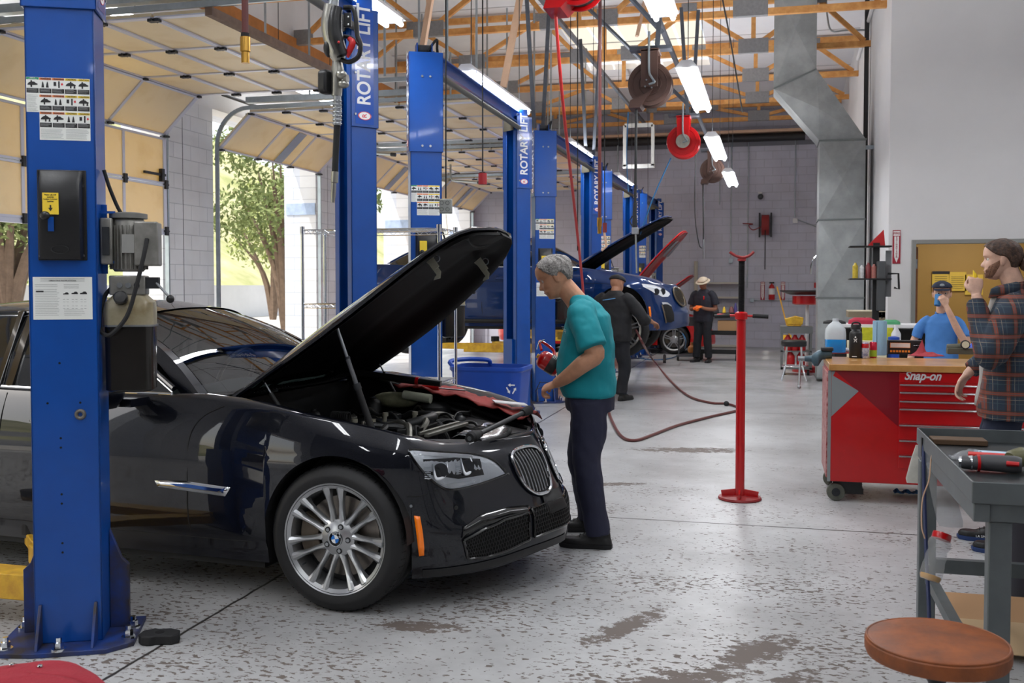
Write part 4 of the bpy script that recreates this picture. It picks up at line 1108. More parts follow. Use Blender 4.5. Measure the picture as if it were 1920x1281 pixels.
    def hood(s, root, paint, ang, hx=-.74, hz=.985, under=None, L_=1.40, wmul=1., droop=.1, crown=.035, flare=0.):
        """hood panel hinged at the cowl; returns local matrix (origin hinge, x forward along panel)"""
        K = s.k
        Wt = [(0, .725), (.3, .71), (.55, .675), (.72, .62), (.84, .56), (.92, .46), (.97, .33), (1, 0.02)]
        T = Matrix.Translation(V((hx, 0, hz))*K) @ Matrix.Rotation(-ang, 4, 'Y')
        def hp(u, v, dz=0, wm=1):
            w_ = interp(Wt, u)*wmul*wm; y = v*w_
            z = .02+(crown-.035)*.75-crown*(abs(y)/.72)**2.6*(1-.3*u)-droop*u**2.2*1.0 + .012*exp(-((abs(y)-.33*(1-.3*u))/.05)**2)-flare*sin(pi*u)*min(1, abs(v))**4
            if u > .93: z -= .02*((u-.93)/.07)**2
            return T @ (V((u*L_, y, z+dz))*K)
        us = [0, .06, .14, .22, .3, .4, .5, .6, .7, .78, .84, .88, .92, .95, .975, .99, 1]; N = 26
        G = [[hp(u, -1+2*j/N) for j in range(N+1)] for u in us]
        top = MB().grid(G).build('hood_skin', paint, root, smooth=True)
        G = []
        for u in us:
            r = []
            for j in range(N+1):
                v = -1+2*j/N; av = abs(v)
                # pressed inner frame: raised border, dished centre
                dz = -.032-.03*(1-smooth01((av-.72)/.12))*(smooth01((u-.1)/.08))*(1-smooth01((u-.84)/.06))*-1*.6-.016*smooth01((av-.8)/.1)*(1-smooth01((av-.96)/.04))-.02*(u > .86)*(1-av)
                r.append(hp(u, v, dz, .992))
            G.append(r)
        inner = MB().grid(G).build('hood_liner', under or mat('hood_underside', (8, 8, 9), .6, var=.4, scale=5, spec=.06), top, smooth=True)
        k = MB()
        edge = [hp(u, -1, -.01) for u in us]+[hp(u, 1, -.01) for u in reversed(us[:-1])]
        k.tube(edge, .011*K, 6, sm=1); k.build('hood_edge', paint, top, smooth=True)
        return T, top, hp
def smooth01(t): t = max(0, min(1, t)); return t*t*(3-2*t)

# ---------------------------------------------------------------- the black sedan
CARM = Matrix.Translation((-1.917, 5.307, 0)) @ Matrix.Rotation(radians(-4.5), 4, 'Z')
car = empty('black_sedan', (-1.917, 5.307, 0), 'black four-door sedan in the foreground with its hood propped open', 'car', rz=radians(-4.5))
C = Car()
body = C.body(car, black_car)
C.greenhouse(car, black_car)
for xw in (0, -C.wb):
    for sd in (1, -1):
        M = Matrix.Translation((xw, -sd*.925, .35))
        if sd < 0: M = M @ Matrix.Rotation(pi, 4, 'Z')
        elif xw == 0: M = M @ Matrix.Rotation(radians(0), 4, 'Z')
        wheel('wheel', car, .35, .262, 'multi', M=M)
# panel gaps
g = MB()
for pts in ([(-.62, .955), (-.73, .9), (-.79, .8), (-.80, .6), (-.80, .4), (-.79, .30)], [(-1.98, .975), (-1.985, .8), (-1.99, .5), (-1.97, .3)], [(-3.0, .98), (-2.85, .8), (-2.75, .6), (-2.6, .45), (-2.55, .3)]):
    C.line(pts, None, None, None, .0035, off=-.0005, k=g)
C.line([(x, .302) for x in (-.45, -.8, -1.2, -1.6, -2, -2.5)], None, None, None, .003, k=g)
# fender-to-bumper joint from arch to lamp corner
C.line([(.39, .545), (.36, .60), (.34, .66)][0:0] or [(.345, .565), (.40, .565), (.46, .585)], None, None, None, .0025, k=g)
g.build('panel_gap', seam_m, body, smooth=True)
# chrome side vent straddling the door gap
C.patch([[(-.99, .575), (-.8, .583), (-.55, .567)], [(-.97, .545), (-.8, .535), (-.58, .522)]], .006, 'side_vent', chrome, body, n=14, solid=.006)
C.patch([[(-.9, .568), (-.8, .57), (-.6, .558)], [(-.86, .555), (-.8, .552), (-.62, .543)]], .010, 'vent_insert', mat('vent_blue_chrome', (60, 90, 150), .1, 1), body, n=10)
# door handles
for x in (-1.66, ):
    k = MB(); p = C.side_pt(x, .845); rings = []
    for i in range(13):
        t = -1+2*i/12; q = C.side_pt(x+t*.13, .845+.006*t); h = .021*sqrt(max(0.02, 1-t*t)); d = .03*sqrt(max(0.03, 1-t**4))
        rings.append([q+V((0, -d, 0))+V((0, 0, h*.6)), q+V((0, -d, 0))-V((0, 0, h*.6)), q-V((0, 0, h)), q+V((0, 0, h))])
    k.ring_loft(rings); k.build('door_handle', black_car, body, smooth=True)
# mirror
k = MB(); rings = []
for i in range(9):
    t = i/8; y = -1.0-.22*t; w_ = .07*sqrt(max(.05, 1-(2*t-1)**4)); h = .085*sqrt(max(.08, 1-(2*t-1)**6))
    rings.append([(-1.16+w_*a, y, 1.02+h*b) for a, b in ((1, -.2), (.9, .5), (.3, .9), (-.8, 1), (-1, .9), (-1, -.8), (-.6, -1), (.4, -.9))])
k.ring_loft(rings); k.box((-1.12, -.93, .965), (.09, .18, .04)); k.build('side_mirror', black_car, car, smooth=True, auto=50)
# headlight (near side and far side)
for sd in (1, -1):
    def hl(pts, off, name, m, n=12, solid=0, **kw):
        G = []
        for row in pts:
            r = []
            for j in range(n+1):
                t = j/n*(len(row)-1); i = min(int(t), len(row)-2); f = t-i
                c = lerp(row[i][0], row[i+1][0], f); z = lerp(row[i][1], row[i+1][1], f); r.append(C.P(c, z, off, sd))
            G.append(r)
        return MB().grid(G).build(name, m, kw.get('par', body), smooth=True, solid=solid)
    top = [(5.25, .782), (5.1, .782), (4.8, .772), (4.2, .752), (3.4, .728), (2.7, .698), (2.3, .66), (2.05, .60)]
    bot = [(5.25, .772), (5.05, .715), (4.8, .655), (4.5, .605), (4.2, .578), (3.7, .575), (2.9, .582), (2.05, .60)]
    mid = [[(lerp(a[0], b[0], f), lerp(a[1], b[1], f)) for a, b in zip(top, bot)] for f in (0, .2, .4, .6, .8, 1)]
    hs_ = hl(mid, .0025, 'headlight', lamp_silver, 30)
    P2 = lambda c, z, o: C.P(c, z, o, sd)
    rim_ = MB().tube([P2(c, z, .006) for c, z in top]+[P2(c, z, .006) for c, z in reversed(bot)], .0055, 6, sm=4); rim_.build('lamp_surround', trim_black, hs_, smooth=True)
    hl([[(4.9, .735), (3.9, .72), (2.9, .69)], [(4.85, .665), (3.9, .62), (2.9, .615)]], .004, 'lamp_bezel', mat('lamp_dark_bezel', (52, 54, 58), .25, .6), 14, par=hs_)
    hl([[(5.15, .778), (4.5, .757), (3.2, .715)], [(5.1, .762), (4.5, .738), (3.2, .698)]], .0055, 'upper_reflector', mat('lamp_bright', (230, 232, 236), .2, .7), 14, par=hs_)
    hl([[(5.0, .655), (4.3, .607), (3.3, .6)], [(4.6, .625), (4.2, .586), (3.4, .586)]], .0055, 'lower_reflector', mat('lamp_bright', (230, 232, 236), .2, .7), 10, par=hs_)
    for c0 in (4.45, 3.55):
        s_ = MB().lathe([(.001, 0), (.028, .001), (.036, .008), (.036, .012)], P2(c0, .675-.006*(c0 < 4), .006), (.5, -.8*sd, 0), 20); s_.build('projector', mat('lamp_dark_bezel', (52, 54, 58), .25, .6), hs_, smooth=True)
        d = .2
        MB().tube([P2(c0+d*.95, .712, .012), P2(c0+d*.9, .672, .012), P2(c0+d*.6, .64, .013), P2(c0-d*.4, .645, .014), P2(c0-d*1.0, .685, .014), P2(c0-d*.95, .708, .014)], [.0035, .006, .0085, .0075, .005, .003], 8, sm=5).build('light_guide', lamp_white, hs_, smooth=True)
        k = MB()
        for q in range(7): k.bar(P2(c0+.42, .7-.009*q, .008), P2(c0+.27, .698-.009*q, .01), .004)
        k.build('reflector_ribs', lamp_white, hs_)
    hl(mid, .017, 'lens', lens, 30, par=hs_)
# kidney grilles
for sy in (-1, 1):
    cy_ = sy*.165
    out_l = [(cy_+.115*a, .595+.108*b) for a, b in [(-.55, 1.0), (.1, 1.08), (.75, 1.0), (1.0, .75), (1.02, .1), (.86, -.7), (.55, -1.02), (.05, -1.1), (-.45, -1.02), (-.86, -.6), (-1.02, .15), (-.93, .75)]]
    if sy > 0: out_l = [(2*cy_-a, b) for a, b in out_l]
    # backing fan
    cen = C.front_pt(cy_, .595, .004)
    k = MB(); L_ = [C.front_pt(a, b, .004) for a, b in out_l]; n_ = len(L_)
    sp_, _ = spline(L_+[L_[0]], [0]*(n_+1), 4)
    k.add([cen]+sp_, [(0, i+1, i+2) for i in range(len(sp_)-1)]); gr = k.build('kidney_grille', matte_black, body, fix=False)
    L2 = [C.front_pt(a, b, .014) for a, b in out_l]; MB().tube(L2+[L2[0], L2[1]], .0085, 8, sm=5, caps=False).build('grille_surround', chrome, gr, smooth=True)
    for q in range(9):
        a = -.8+1.6*q/8; y = cy_+.115*a; t = interp([(-1, .6), (-.6, .95), (0, 1.02), (.6, .98), (1, .7)], a*-sy); b = interp([(-1, -.3), (-.6, -.9), (0, -1.05), (.5, -1.0), (1, -.1)], a*-sy)
        pts = [C.front_pt(y+.008*sy*(v**2), .595+.1*v, .010+.006*(1-v*v)) for v in [lerp(b, t, r/6) for r in range(7)]]
        MB().tube(pts, .0035, 6, sm=1).build('grille_bar', mat('satin_chrome', (170, 172, 176), .3, .9), gr, smooth=True)
# lower intake (near and centre) with honeycomb
def intake(name, poly_top, poly_bot, nx, nz, sd=1):
    rows = [[(lerp(a[0], b[0], f), lerp(a[1], b[1], f)) for a, b in zip(poly_top, poly_bot)] for f in [i/5 for i in range(6)]]
    def PP(c, z, off): return C.P(abs(c), z, off, sd if c >= 0 else -sd)
    G = []
    def at(u, v, off):
        t = u*(len(poly_top)-1); i = min(int(t), len(poly_top)-2); f = t-i
        a = lerp(poly_top[i][0], poly_top[i+1][0], f); za = lerp(poly_top[i][1], poly_top[i+1][1], f)
        b = lerp(poly_bot[i][0], poly_bot[i+1][0], f); zb_ = lerp(poly_bot[i][1], poly_bot[i+1][1], f)
        return PP(lerp(a, b, v), lerp(za, zb_, v), off)
    back = MB().grid([[at(i/24, j/8, .002) for j in range(9)] for i in range(25)]).build(name, seam_m, body, smooth=True)
    k = MB()
    for r in range(nz):
        for q in range(nx+1):
            u = (q+(.5 if r % 2 else 0))/nx; v = (r+.5)/nz
            if u > .995: continue
            hx = [(u+.56/nx*cos(pi/6+pi/3*e), v+.62/nz*sin(pi/6+pi/3*e)) for e in range(7)]
            pp = [at(max(0, min(1, a)), max(0, min(1, b)), .006) for a, b in hx]
            for e in range(3): k.bar(pp[e], pp[e+1], .003, .004)
    k.build('honeycomb_mesh', matte_black, back)
    fr_ = [at(i/12, 0, .006) for i in range(13)]+[at(1, i/4, .006) for i in range(1, 5)]+[at(1-i/12, 1, .006) for i in range(1, 13)]+[at(0, 1-i/4, .006) for i in range(1, 4)]
    MB().tube(fr_+[fr_[0]], .007, 6, sm=2).build('intake_frame', trim_black, back, smooth=True)
intake('side_intake', [(3.9, .335), (3.3, .375), (2.6, .40), (1.75, .405)], [(3.75, .24), (3.2, .235), (2.5, .25), (1.75, .275)], 24, 7)
intake('side_intake', [(3.9, .335), (3.3, .375), (2.6, .40), (1.75, .405)], [(3.75, .24), (3.2, .235), (2.5, .25), (1.75, .275)], 24, 7, -1)
intake('centre_intake', [(1.55, .42), (.8, .43), (0, .43), (-.8, .43), (-1.55, .42)], [(1.55, .28), (.8, .285), (0, .285), (-.8, .285), (-1.55, .28)], 30, 7)
C.patch([[(1.6, .40), (2.4, .405), (3.4, .392), (3.95, .345)], [(1.6, .44), (2.4, .455), (3.3, .445), (3.9, .40)]], .010, 'bumper_blade', trim_black, body, sp='c', n=18, solid=.006)
C.patch([[(.95, .475), (.4, .48), (0, .48)], [(.95, .375), (.4, .38), (0, .38)]], .012, 'plate_holder', matte_black, body, sp='c', n=10, solid=.006)
# lower lip and skirt
C.patch([[(0, .24), (1.5, .235), (2.5, .222), (3.5, .21), (4.2, .205), (4.9, .205)], [(0, .2), (1.5, .195), (2.5, .182), (3.5, .17), (4.2, .165), (4.9, .165)]], .005, 'front_lip', mat('scuffed_lip', (26, 26, 28), .5, var=.4, scale=18), body, sp='c', n=30)
# amber side reflector, parking sensor, tow cap
C.patch([[(5.13, .475), (5.08, .40), (5.04, .33), (5.0, .275)], [(4.99, .47), (4.93, .40), (4.89, .33), (4.87, .278)]], .006, 'side_reflector', amber, body, sp='c', n=10, solid=.005)
MB().cyl(C.P(5.2, .52, .0), C.P(5.2, .52, .004), .007, 10).build('bumper_screw', steel, body)
for c, z in ((4.05, .49),): MB().cyl(C.P(c, z, -.001), C.P(c, z, .003), .011, 14).build('parking_sensor', trim_black, body)

# ---- open hood
HA = radians(38.3)
T, hood, hp = C.hood(car, black_car, HA, L_=1.5, droop=.11, crown=.085, flare=.055)
# latch hooks on the underside
cream_steel = mat('hook_plated_steel', (190, 188, 170), .35, .6)
for y in (-.36, .36):
    M = T @ Matrix.Translation((1.21, y, -.085))
    k = MB()
    hk = [(-.03, .03), (-.0, .03), (.0, -.06), (-.025, -.085), (-.06, -.07), (-.045, -.062), (-.03, -.06)]
    k.prism(hk, .004, M @ Matrix.Rotation(radians(90), 4, 'X') @ Matrix.Translation((0, 0, -.03)))
    k.prism([(-.02, .03), (.03, .03), (.028, -.05), (-.0, -.05)], .004, M @ Matrix.Rotation(radians(90), 4, 'X') @ Matrix.Translation((0.0, 0, .03)))
    k.build('hood_hook', cream_steel, hood)
    MB().torus(M @ V((.03, 0, 0)), .018, .003, (0, 1, 0), 16, 6).build('latch_loop', steel, hood)
# rounded end trim + cable at the tip
MB().tube([hp(.93, -.5, -.04), hp(.9, 0, -.05), hp(.93, .5, -.04)], .008, 6, sm=5).build('release_cable', black_rubber, hood, smooth=True)
# hinges and gas struts
k = MB()
for sd in (-1, 1):
    k.bar((-.78, sd*.66, .93), (-.7, sd*.66, 1.0), .03, .008); k.bar((-.7, sd*.66, 1.0), T @ V((.12, sd*.66, -.03)), .028, .008)
k.build('hood_hinge', matte_black, car)
for sd in (-1, 1):
    a = V((-.42, sd*.64, .86)); b = T @ V((.2, sd*.66, -.03))
    g1 = MB().cyl(a, a.lerp(b, .62), .011, 10).build('gas_strut', matte_black, car, smooth=True)
    MB().cyl(a.lerp(b, .6), b, .005, 8).build('strut_rod', steel, g1, smooth=True)

# ---- engine bay
eb_m = mat('engine_black', (15, 15, 16), .5, var=.4, scale=9)
eb_g = mat('engine_grey', (46, 47, 49), .45, .2, var=.4, scale=12)
alu = mat('dull_aluminium', (150, 148, 140), .4, .7, var=.4, scale=16)
k = MB(); rim = []
for c in [i*.25 for i in range(33)]: q = C.hopen(c); rim.append(V(q))
rim.append(V((-.78, .725, .97)))
near = [V((p.x, -p.y, p.z)) for p in rim]; far = [p.copy() for p in reversed(rim)]
loop = near[::-1]+rim[1:]
G = [[p+V((0, 0, -.0)), p+V((-.02, 0, -.07)), V((p.x*.97-.02, p.y*.94, p.z-.14)), V((p.x*.95-.03, p.y*.9, .48))] for p in loop]
k.grid(G); k.add([g_[-1] for g_ in G], [tuple(range(len(G)))])
k.bb((-.82, -.73, .5), (-.78, .73, .94)); bay = k.build('engine_bay_tub', eb_m, car, smooth=True, auto=50)
MB().tube([V((p.x-.012, p.y*.985, p.z+.004)) for p in loop], .012, 8, sm=1).build('bay_seal', black_rubber, bay, smooth=True)
inner = [V((p.x*.93-.07, p.y*.86, p.z+.0)) for p in loop[4:-4]]
MB().tube(inner, .01, 8, sm=1).build('inner_seal', black_rubber, bay, smooth=True)
G = [[V((p.x-.015, p.y*.98, p.z-.004)), V((p.x*.93-.07, p.y*.86, p.z-.012))] for p in loop[4:-4]]
MB().grid(G).build('bay_gutter', matte_black, bay, smooth=True)
# front deck panel, side covers with cut-outs
k = MB(); k.add([(.58, -.3, .705), (.3, -.52, .71), (-.1, -.6, .76), (-.12, -.42, .765), (.12, -.3, .72), (.38, -.16, .71), (.5, -.1, .71)], [tuple(range(7))]); k.build('shroud_panel', mat('shroud_grey_black', (34, 34, 35), .45, var=.3, scale=8), bay, solid=.02)
k = MB(); k.add([(.58, .3, .705), (.3, .52, .71), (-.1, .6, .76), (-.12, .42, .765), (.12, .3, .72), (.38, .16, .71), (.5, .1, .71)], [tuple(range(7))[::-1]]); k.build('shroud_panel', mat('shroud_grey_black', (34, 34, 35), .45), bay, solid=.02)
# slotted bright radiator shield
k = MB(); rings = []
for i in range(13):
    t = i/12; y = lerp(-.17, .3, t); rings.append([V((.28+.05*sin(3*t), y, .735)), V((.33, y, .76+.01*sin(9*t))), V((.42, y, .755)), V((.5+.02*sin(5*t), y, .72))])
k.grid(rings); sh = k.build('heat_shield', mat('bright_heat_shield', (190, 192, 196), .25, .9, bump=.3, bscale=12), bay, smooth=True, solid=.004)
k = MB()
for i in range(7): y = -.12+.062*i; k.bar((.30, y, .757), (.42, y+.02, .768), .012, .004)
k.build('shield_slots', seam_m, sh)
# struts bars
k = MB().bar((.2, -.3, .765), (.26, .12, .775), .03, .02).bar((.14, -.25, .765), (.2, .15, .775), .02, .02); k.build('cross_brace', alu, bay, bevel=.004)
# engine: twin covers, manifold, hoses, caps
rnd = random.Random(11)
e = MB(); e.ring_loft([[(x*.33-.25, y*.2, z) for x, y in rrect(2, 2, .35, 4)] for z in (.55, .72, .755, .77)]); en = e.build('engine_cover', mat('engine_cover', (26, 26, 28), .4, var=.4, scale=6), bay, smooth=True)
for y in (-.3, .3):
    e = MB(); e.ring_loft([[(x*.3-.22, y+yy*.09, z) for x, yy in rrect(2, 2, .35, 4)] for z in (.5, .69, .72, .73)]); e.build('cylinder_cover', eb_g, bay, smooth=True)
for i in range(26):
    x, y = rnd.uniform(-.6, .15), rnd.uniform(-.48, .5)
    pts = [V((x, y, .76+rnd.uniform(0, .03)))]
    a = rnd.uniform(0, 6.28)
    for j in range(4): a += rnd.uniform(-.7, .7); pts.append(pts[-1]+V((cos(a)*.09, sin(a)*.09, rnd.uniform(-.03, .03))))
    pts[-1].z -= .08; pts[0].z -= .05
    pts = [V((max(-.68, min(.3, p.x)), max(-.55, min(.55, p.y)), min(.83 if p.x < -.2 else .79, p.z))) for p in pts]
    MB().tube(pts, rnd.choice([.007, .009, .014, .018]), 8, sm=5).build('hose', rnd.choice([eb_m, eb_g, black_rubber, alu, eb_m]), bay, smooth=True)
for x, y, r_, h in ((-.45, -.5, .05, .80), (-.5, .48, .055, .84), (-.1, .5, .045, .79), (-.58, -.1, .04, .83), (-.05, -.5, .035, .77), (.1, .42, .04, .77)):
    q = MB().lathe([(r_, .5), (r_, h-.02), (r_*.8, h), (r_*.4, h+.01), (r_*.4, h+.02), (0, h+.02)], (x, y, 0), n=18).build('reservoir', rnd.choice([eb_m, eb_g]), bay, smooth=True)
for x, y in ((-.35, -.15), (-.2, -.32), (-.5, .2), (-.02, .15), (-.3, .35), (-.42, -.35), (.02, -.2)):
    MB().box((x, y, .765), (rnd.uniform(.05, .12), rnd.uniform(.04, .1), rnd.uniform(.03, .06)), rz=rnd.random()*3).build('bracket', rnd.choice([alu, eb_g, eb_m]), bay, bevel=.006)
for x, y in ((-.28, -.2), (-.18, -.18), (-.33, .05), (-.24, .1), (-.1, .2), (-.38, -.28)):
    MB().cyl((x, y, .74), (x+.01, y, .815), .012, 10).cyl((x+.01, y, .8), (x+.01, y, .82), .017, 10).build('coil_plug', mat('pale_fitting', (170, 166, 150), .4, .4), bay, smooth=True)
k = MB().tube([(-.05, .0, .77), (.02, .1, .79), (.0, .25, .79), (-.12, .33, .78)], .03, 12, sm=6); k.build('intake_pipe', eb_g, bay, smooth=True)
for x in range(5): pass
k = MB()
for i in range(9): k.torus((-.5+.012*i, -.02, .8), .028, .005, (1, 0, .1), 16, 6)
k.build('ribbed_boot', black_rubber, bay, smooth=True)
# far side liner (pale insulation) and strut tower
MB().ell((-.38, .55, .84), (.16, .06, .05)).build('insulation_pad', mat('pale_insulation', (150, 150, 120), .9, var=.4, scale=20), bay, smooth=True)
MB().cyl((-.3, .5, .88), (-.12, .5, .86), .028, 14).build('pale_canister', mat('pale_canister', (186, 190, 170), .5), bay, smooth=True)
for y in (-.6, .6): MB().lathe([(.1, .6), (.1, .84), (.07, .86), (.02, .865), (.0, .87)], (-.12, y*.93, -.03), n=20).build('strut_tower', eb_g, bay, smooth=True)
# cowl grille + wipers
k = MB(); k.grid([[V((-.60-.16*t*t, t*.7, .985)), V((-.73-.13*t*t, t*.7, .992)), V((-.78-.1*t*t, t*.71, .97))] for t in [-1+i/8 for i in range(17)]]); cw = k.build('cowl_panel', matte_black, car, smooth=True)
k = MB()
for i in range(40): y = -.6+i*.03; k.bar((-.64, y, .993), (-.71, y, .997), .006, .006)
k.build('cowl_slats', eb_m, cw)
for a, b in (((-.7, -.35, 1.0), (-.86, .28, 1.03)), ((-.7, .25, 1.0), (-.83, .66, 1.04))):
    MB().tube([a, (lerp(a[0], b[0], .5)+.02, lerp(a[1], b[1], .5), 1.03), b], .009, 8, sm=4).build('wiper', matte_black, car, smooth=True)
# A-pillar side cover where fender meets door
# ---- loose things on the car
def on_car(k, name, m, label, cat, parent=None, par_tag=True, **kw):
    k.v = [tuple(CARM @ V(p)) for p in k.v]; o = k.build(name, m, parent, **kw)
    if label: tag(o, label, cat)
    return o
# telescoping hood prop
a = V((-.02, -.44, .74)); b = T @ V((.62, -.47, -.035)); d = (b-a)
pr = on_car(MB().tube([a, a+d*.47], [.019, .017], 12), 'hood_prop_rod', black_plastic, 'telescoping prop rod holding up the open hood of the black sedan', 'prop rod', smooth=True)
on_car(MB().tube([a+d*.45, a+d*.50], .021, 12), 'locking_collar', dark_steel, None, None, pr, smooth=True)
on_car(MB().tube([a+d*.5, a+d*.72], .0125, 12), 'middle_tube', mat('prop_grey', (110, 112, 116), .35, .6), None, None, pr, smooth=True)
on_car(MB().tube([a+d*.71, a+d*.73], .015, 12), 'upper_collar', dark_steel, None, None, pr, smooth=True)
on_car(MB().tube([a+d*.73, b], .009, 12), 'upper_tube', steel, None, None, pr, smooth=True)
on_car(MB().ell(b, (.018, .018, .018)), 'rubber_tip', black_rubber, None, None, pr, smooth=True)
# red fender cover along the far fender, pad of paper, cordless lamps
G = []
for i in range(25):
    x = lerp(-.38, .52, i/24); r = []
    for j in range(9):
        t = j/8; y = lerp(.52, .93, t) - (.0 if x < .2 else (x-.2)*.55*(1+.2*t)); z = interp([(-.4, .93), (0, .87), (.3, .805), (.6, .765)], x)+.018+.012*sin(x*23+t*5)*(1-t*.5)-.14*max(0, t-.75)*4*.3+.006*sin(x*61+t*17)
        r.append(V((x, y, z)))
    G.append(r)
rc = mat('red_fender_cloth', (150, 44, 38), .75, var=.3, scale=8, bump=.2, bscale=60)
on_car(MB().grid(G), 'fender_cover', rc, 'red protective cloth draped over the far fender of the black sedan', 'cloth', smooth=True, solid=.006)
on_car(MB().box((.36, .58, .845), (.2, .13, .006), Matrix.Rotation(.5, 4, 'Z') @ Matrix.Rotation(.12, 4, 'Y')), 'paper_note', mat('white_paper', (232, 232, 234), .6), 'white sheet of paper lying on the red fender cloth', 'paper')
a, b = V((.45, -.32, .765)), V((.56, .34, .84)); d = b-a
fl_ = on_car(MB().tube([a+d*.14, b-d*.12], .0135, 10), 'inspection_bar', mat('bar_grey', (74, 76, 78), .4, .3), 'black bar tool lying across the front of the open engine bay', 'tool', smooth=True)
on_car(MB().tube([a, a+d*.03, a+d*.04, a+d*.09, a+d*.1, a+d*.16], [.028, .034, .03, .03, .025, .02], 14), 'tool_head', black_rubber, None, None, fl_, smooth=True)
on_car(MB().cyl(a-d*.004, a+d*.01, .012, 12), 'head_button', steel, None, None, fl_, smooth=True)
on_car(MB().tube([b-d*.13, b-d*.04, b], [.02, .028, .026], 14), 'tool_grip', black_rubber, None, None, fl_, smooth=True)
a, b = V((-.62, .5, 1.0)), V((.02, .56, .94)); d = b-a
f2 = on_car(MB().tube([a, a+d*.6], .024, 12), 'work_light', black_plastic, 'black work light with red ring lying by the far hood hinge of the sedan', 'work light', smooth=True)
on_car(MB().tube([a+d*.6, a+d*.63], .025, 12), 'red_ring', red_paint, None, None, f2, smooth=True)
on_car(MB().tube([a+d*.63, a+d*.85], .02, 12), 'light_head', black_plastic, None, None, f2, smooth=True)
a, b = V((-.28, .6, .925)), V((.06, .62, .905)); d = b-a
f3 = on_car(MB().tube([a, a+d*.5], .014, 10), 'screwdriver', red_paint, 'screwdriver with dark red handle lying past the work light', 'screwdriver', smooth=True)
on_car(MB().tube([a+d*.5, b], .005, 8), 'blade', steel, None, None, f3, smooth=True)
# ================================================================ people
def skin(n, c): return mat(n, c, .5, var_col=tuple(int(x*.88) for x in c), scale=14, bump=.04)
CLOUD = bpy.data.textures.new('cloth_folds', 'CLOUDS'); CLOUD.noise_scale = .13; CLOUD.noise_depth = 2
def soft(o, vox, it=6, disp=0):
    m = o.modifiers.new('remesh', 'REMESH'); m.mode = 'VOXEL'; m.voxel_size = vox; m.use_smooth_shade = True
    if disp: d = o.modifiers.new('folds', 'DISPLACE'); d.texture = CLOUD; d.strength = disp; d.mid_level = .5; d.texture_coords = 'LOCAL'
    s = o.modifiers.new('smooth', 'SMOOTH'); s.iterations = it; s.factor = .5
    return o
HF = [(-.122, .035), (-.116, .066), (-.104, .083), (-.09, .082), (-.078, .084), (-.066, .092), (-.055, .087), (-.04, .086), (-.02, .083), (0, .08), (.014, .088), (.022, .093), (.045, .092), (.07, .084), (.095, .058), (.108, .03), (.118, -.01)]
HB = [(-.122, .02), (-.104, .0), (-.085, -.03), (-.06, -.068), (-.03, -.092), (.0, -.103), (.04, -.106), (.07, -.095), (.095, -.066), (.108, -.04), (.118, -.012)]
HW = [(-.122, .012), (-.112, .032), (-.095, .05), (-.07, .062), (-.04, .07), (0, .075), (.03, .079), (.06, .077), (.085, .063), (.105, .036), (.118, .002)]
def head_pt(z, a, off=0, chub=1.):
    xf, xb, w_ = interp(HF, z)+off, interp(HB, z)-off, interp(HW, z)*chub+off
    cx_, rx = (xf+xb)/2, (xf-xb)/2
    c, s_ = cos(a), sin(a); e = .82
    x = cx_+rx*math.copysign(abs(c)**e, c); y = w_*math.copysign(abs(s_)**e, s_)
    if c > 0 and off < .008:
        ay = abs(y)
        x -= .013*exp(-((ay-.032)/.014)**2-((z+.001)/.012)**2)*(1 if off == 0 else .8)      # eye sockets
        x += .005*exp(-((ay-.03)/.018)**2-((z-.02)/.007)**2)
        nz = interp([(-.052, 0), (-.046, .012), (-.038, .026), (-.03, .025), (-.01, .014), (.012, .004), (.02, 0)], z)
        x += nz*exp(-(ay/lerp(.008, .0145, max(0, min(1, (-z)/.04))))**2)
        x += .004*exp(-(ay/.022)**2-((z+.066)/.004)**2)-.005*exp(-(ay/.024)**2-((z+.0725)/.0022)**2)+.004*exp(-(ay/.02)**2-((z+.079)/.004)**2)
        x += .003*exp(-((ay-.045)/.016)**2-((z+.03)/.014)**2)
    return V((x, y, z))
def head_mesh(k, M, chub=1.):
    zs = [-.122+.24*i/60 for i in range(61)]; n = 72; rings = []
    for z in zs: rings.append([M @ head_pt(z, 2*pi*j/n, 0, chub) for j in range(n)])
    k.ring_loft(rings)
    for s_ in (-1, 1):
        k.ell(M @ V((-.012, s_*.079, -.008)), (.017, .009, .031), M.to_3x3() @ Matrix.Rotation(-.18, 3, 'Y') @ Matrix.Rotation(s_*.35, 3, 'Z'), 12, 8)
        k.ell(M @ V((-.008, s_*.077, -.034)), (.009, .007, .01), M.to_3x3(), 10, 6)
def hair_mesh(M, cond, off=.011, jit=.004, seed=0, name='hair', m=None, parent=None, streak=60, chub=1.):
    zs = [-.11+.228*i/46 for i in range(47)]; n = 96; k = MB(); P_ = {}
    for i, z in enumerate(zs):
        for j in range(n):
            a = 2*pi*j/n; aa = a if a < pi else 2*pi-a
            w_ = cond(z, aa)
            d = noise.noise(V((cos(a)*6+seed, sin(a)*6, z*22)))*jit+noise.noise(V((cos(a)*streak/2, sin(a)*streak/2, z*9+seed)))*jit
            P_[i, j] = (M @ head_pt(z, a, lerp(-.012, off+d, smooth01(w_)), chub), w_)
    idx = {}
    vs = []; 
    for q, (p, w_) in P_.items(): idx[q] = len(vs); vs.append(p)
    fs = []
    for i in range(len(zs)-1):
        for j in range(n):
            q = [(i, j), (i, (j+1) % n), (i+1, (j+1) % n), (i+1, j)]
            if max(P_[t][1] for t in q) > .05: fs.append(tuple(idx[t] for t in q))
    k.add(vs, fs); i = len(zs)-1; k.add([vs[idx[i, j]] for j in range(n)], [tuple(range(n))])
    return k.build(name, m, parent, smooth=True, auto=80)
def rot_to(d, up):
    z = V(d).normalized(); x = V(up); x = (x-z*x.dot(z)).normalized(); y = z.cross(x); return z, x, y
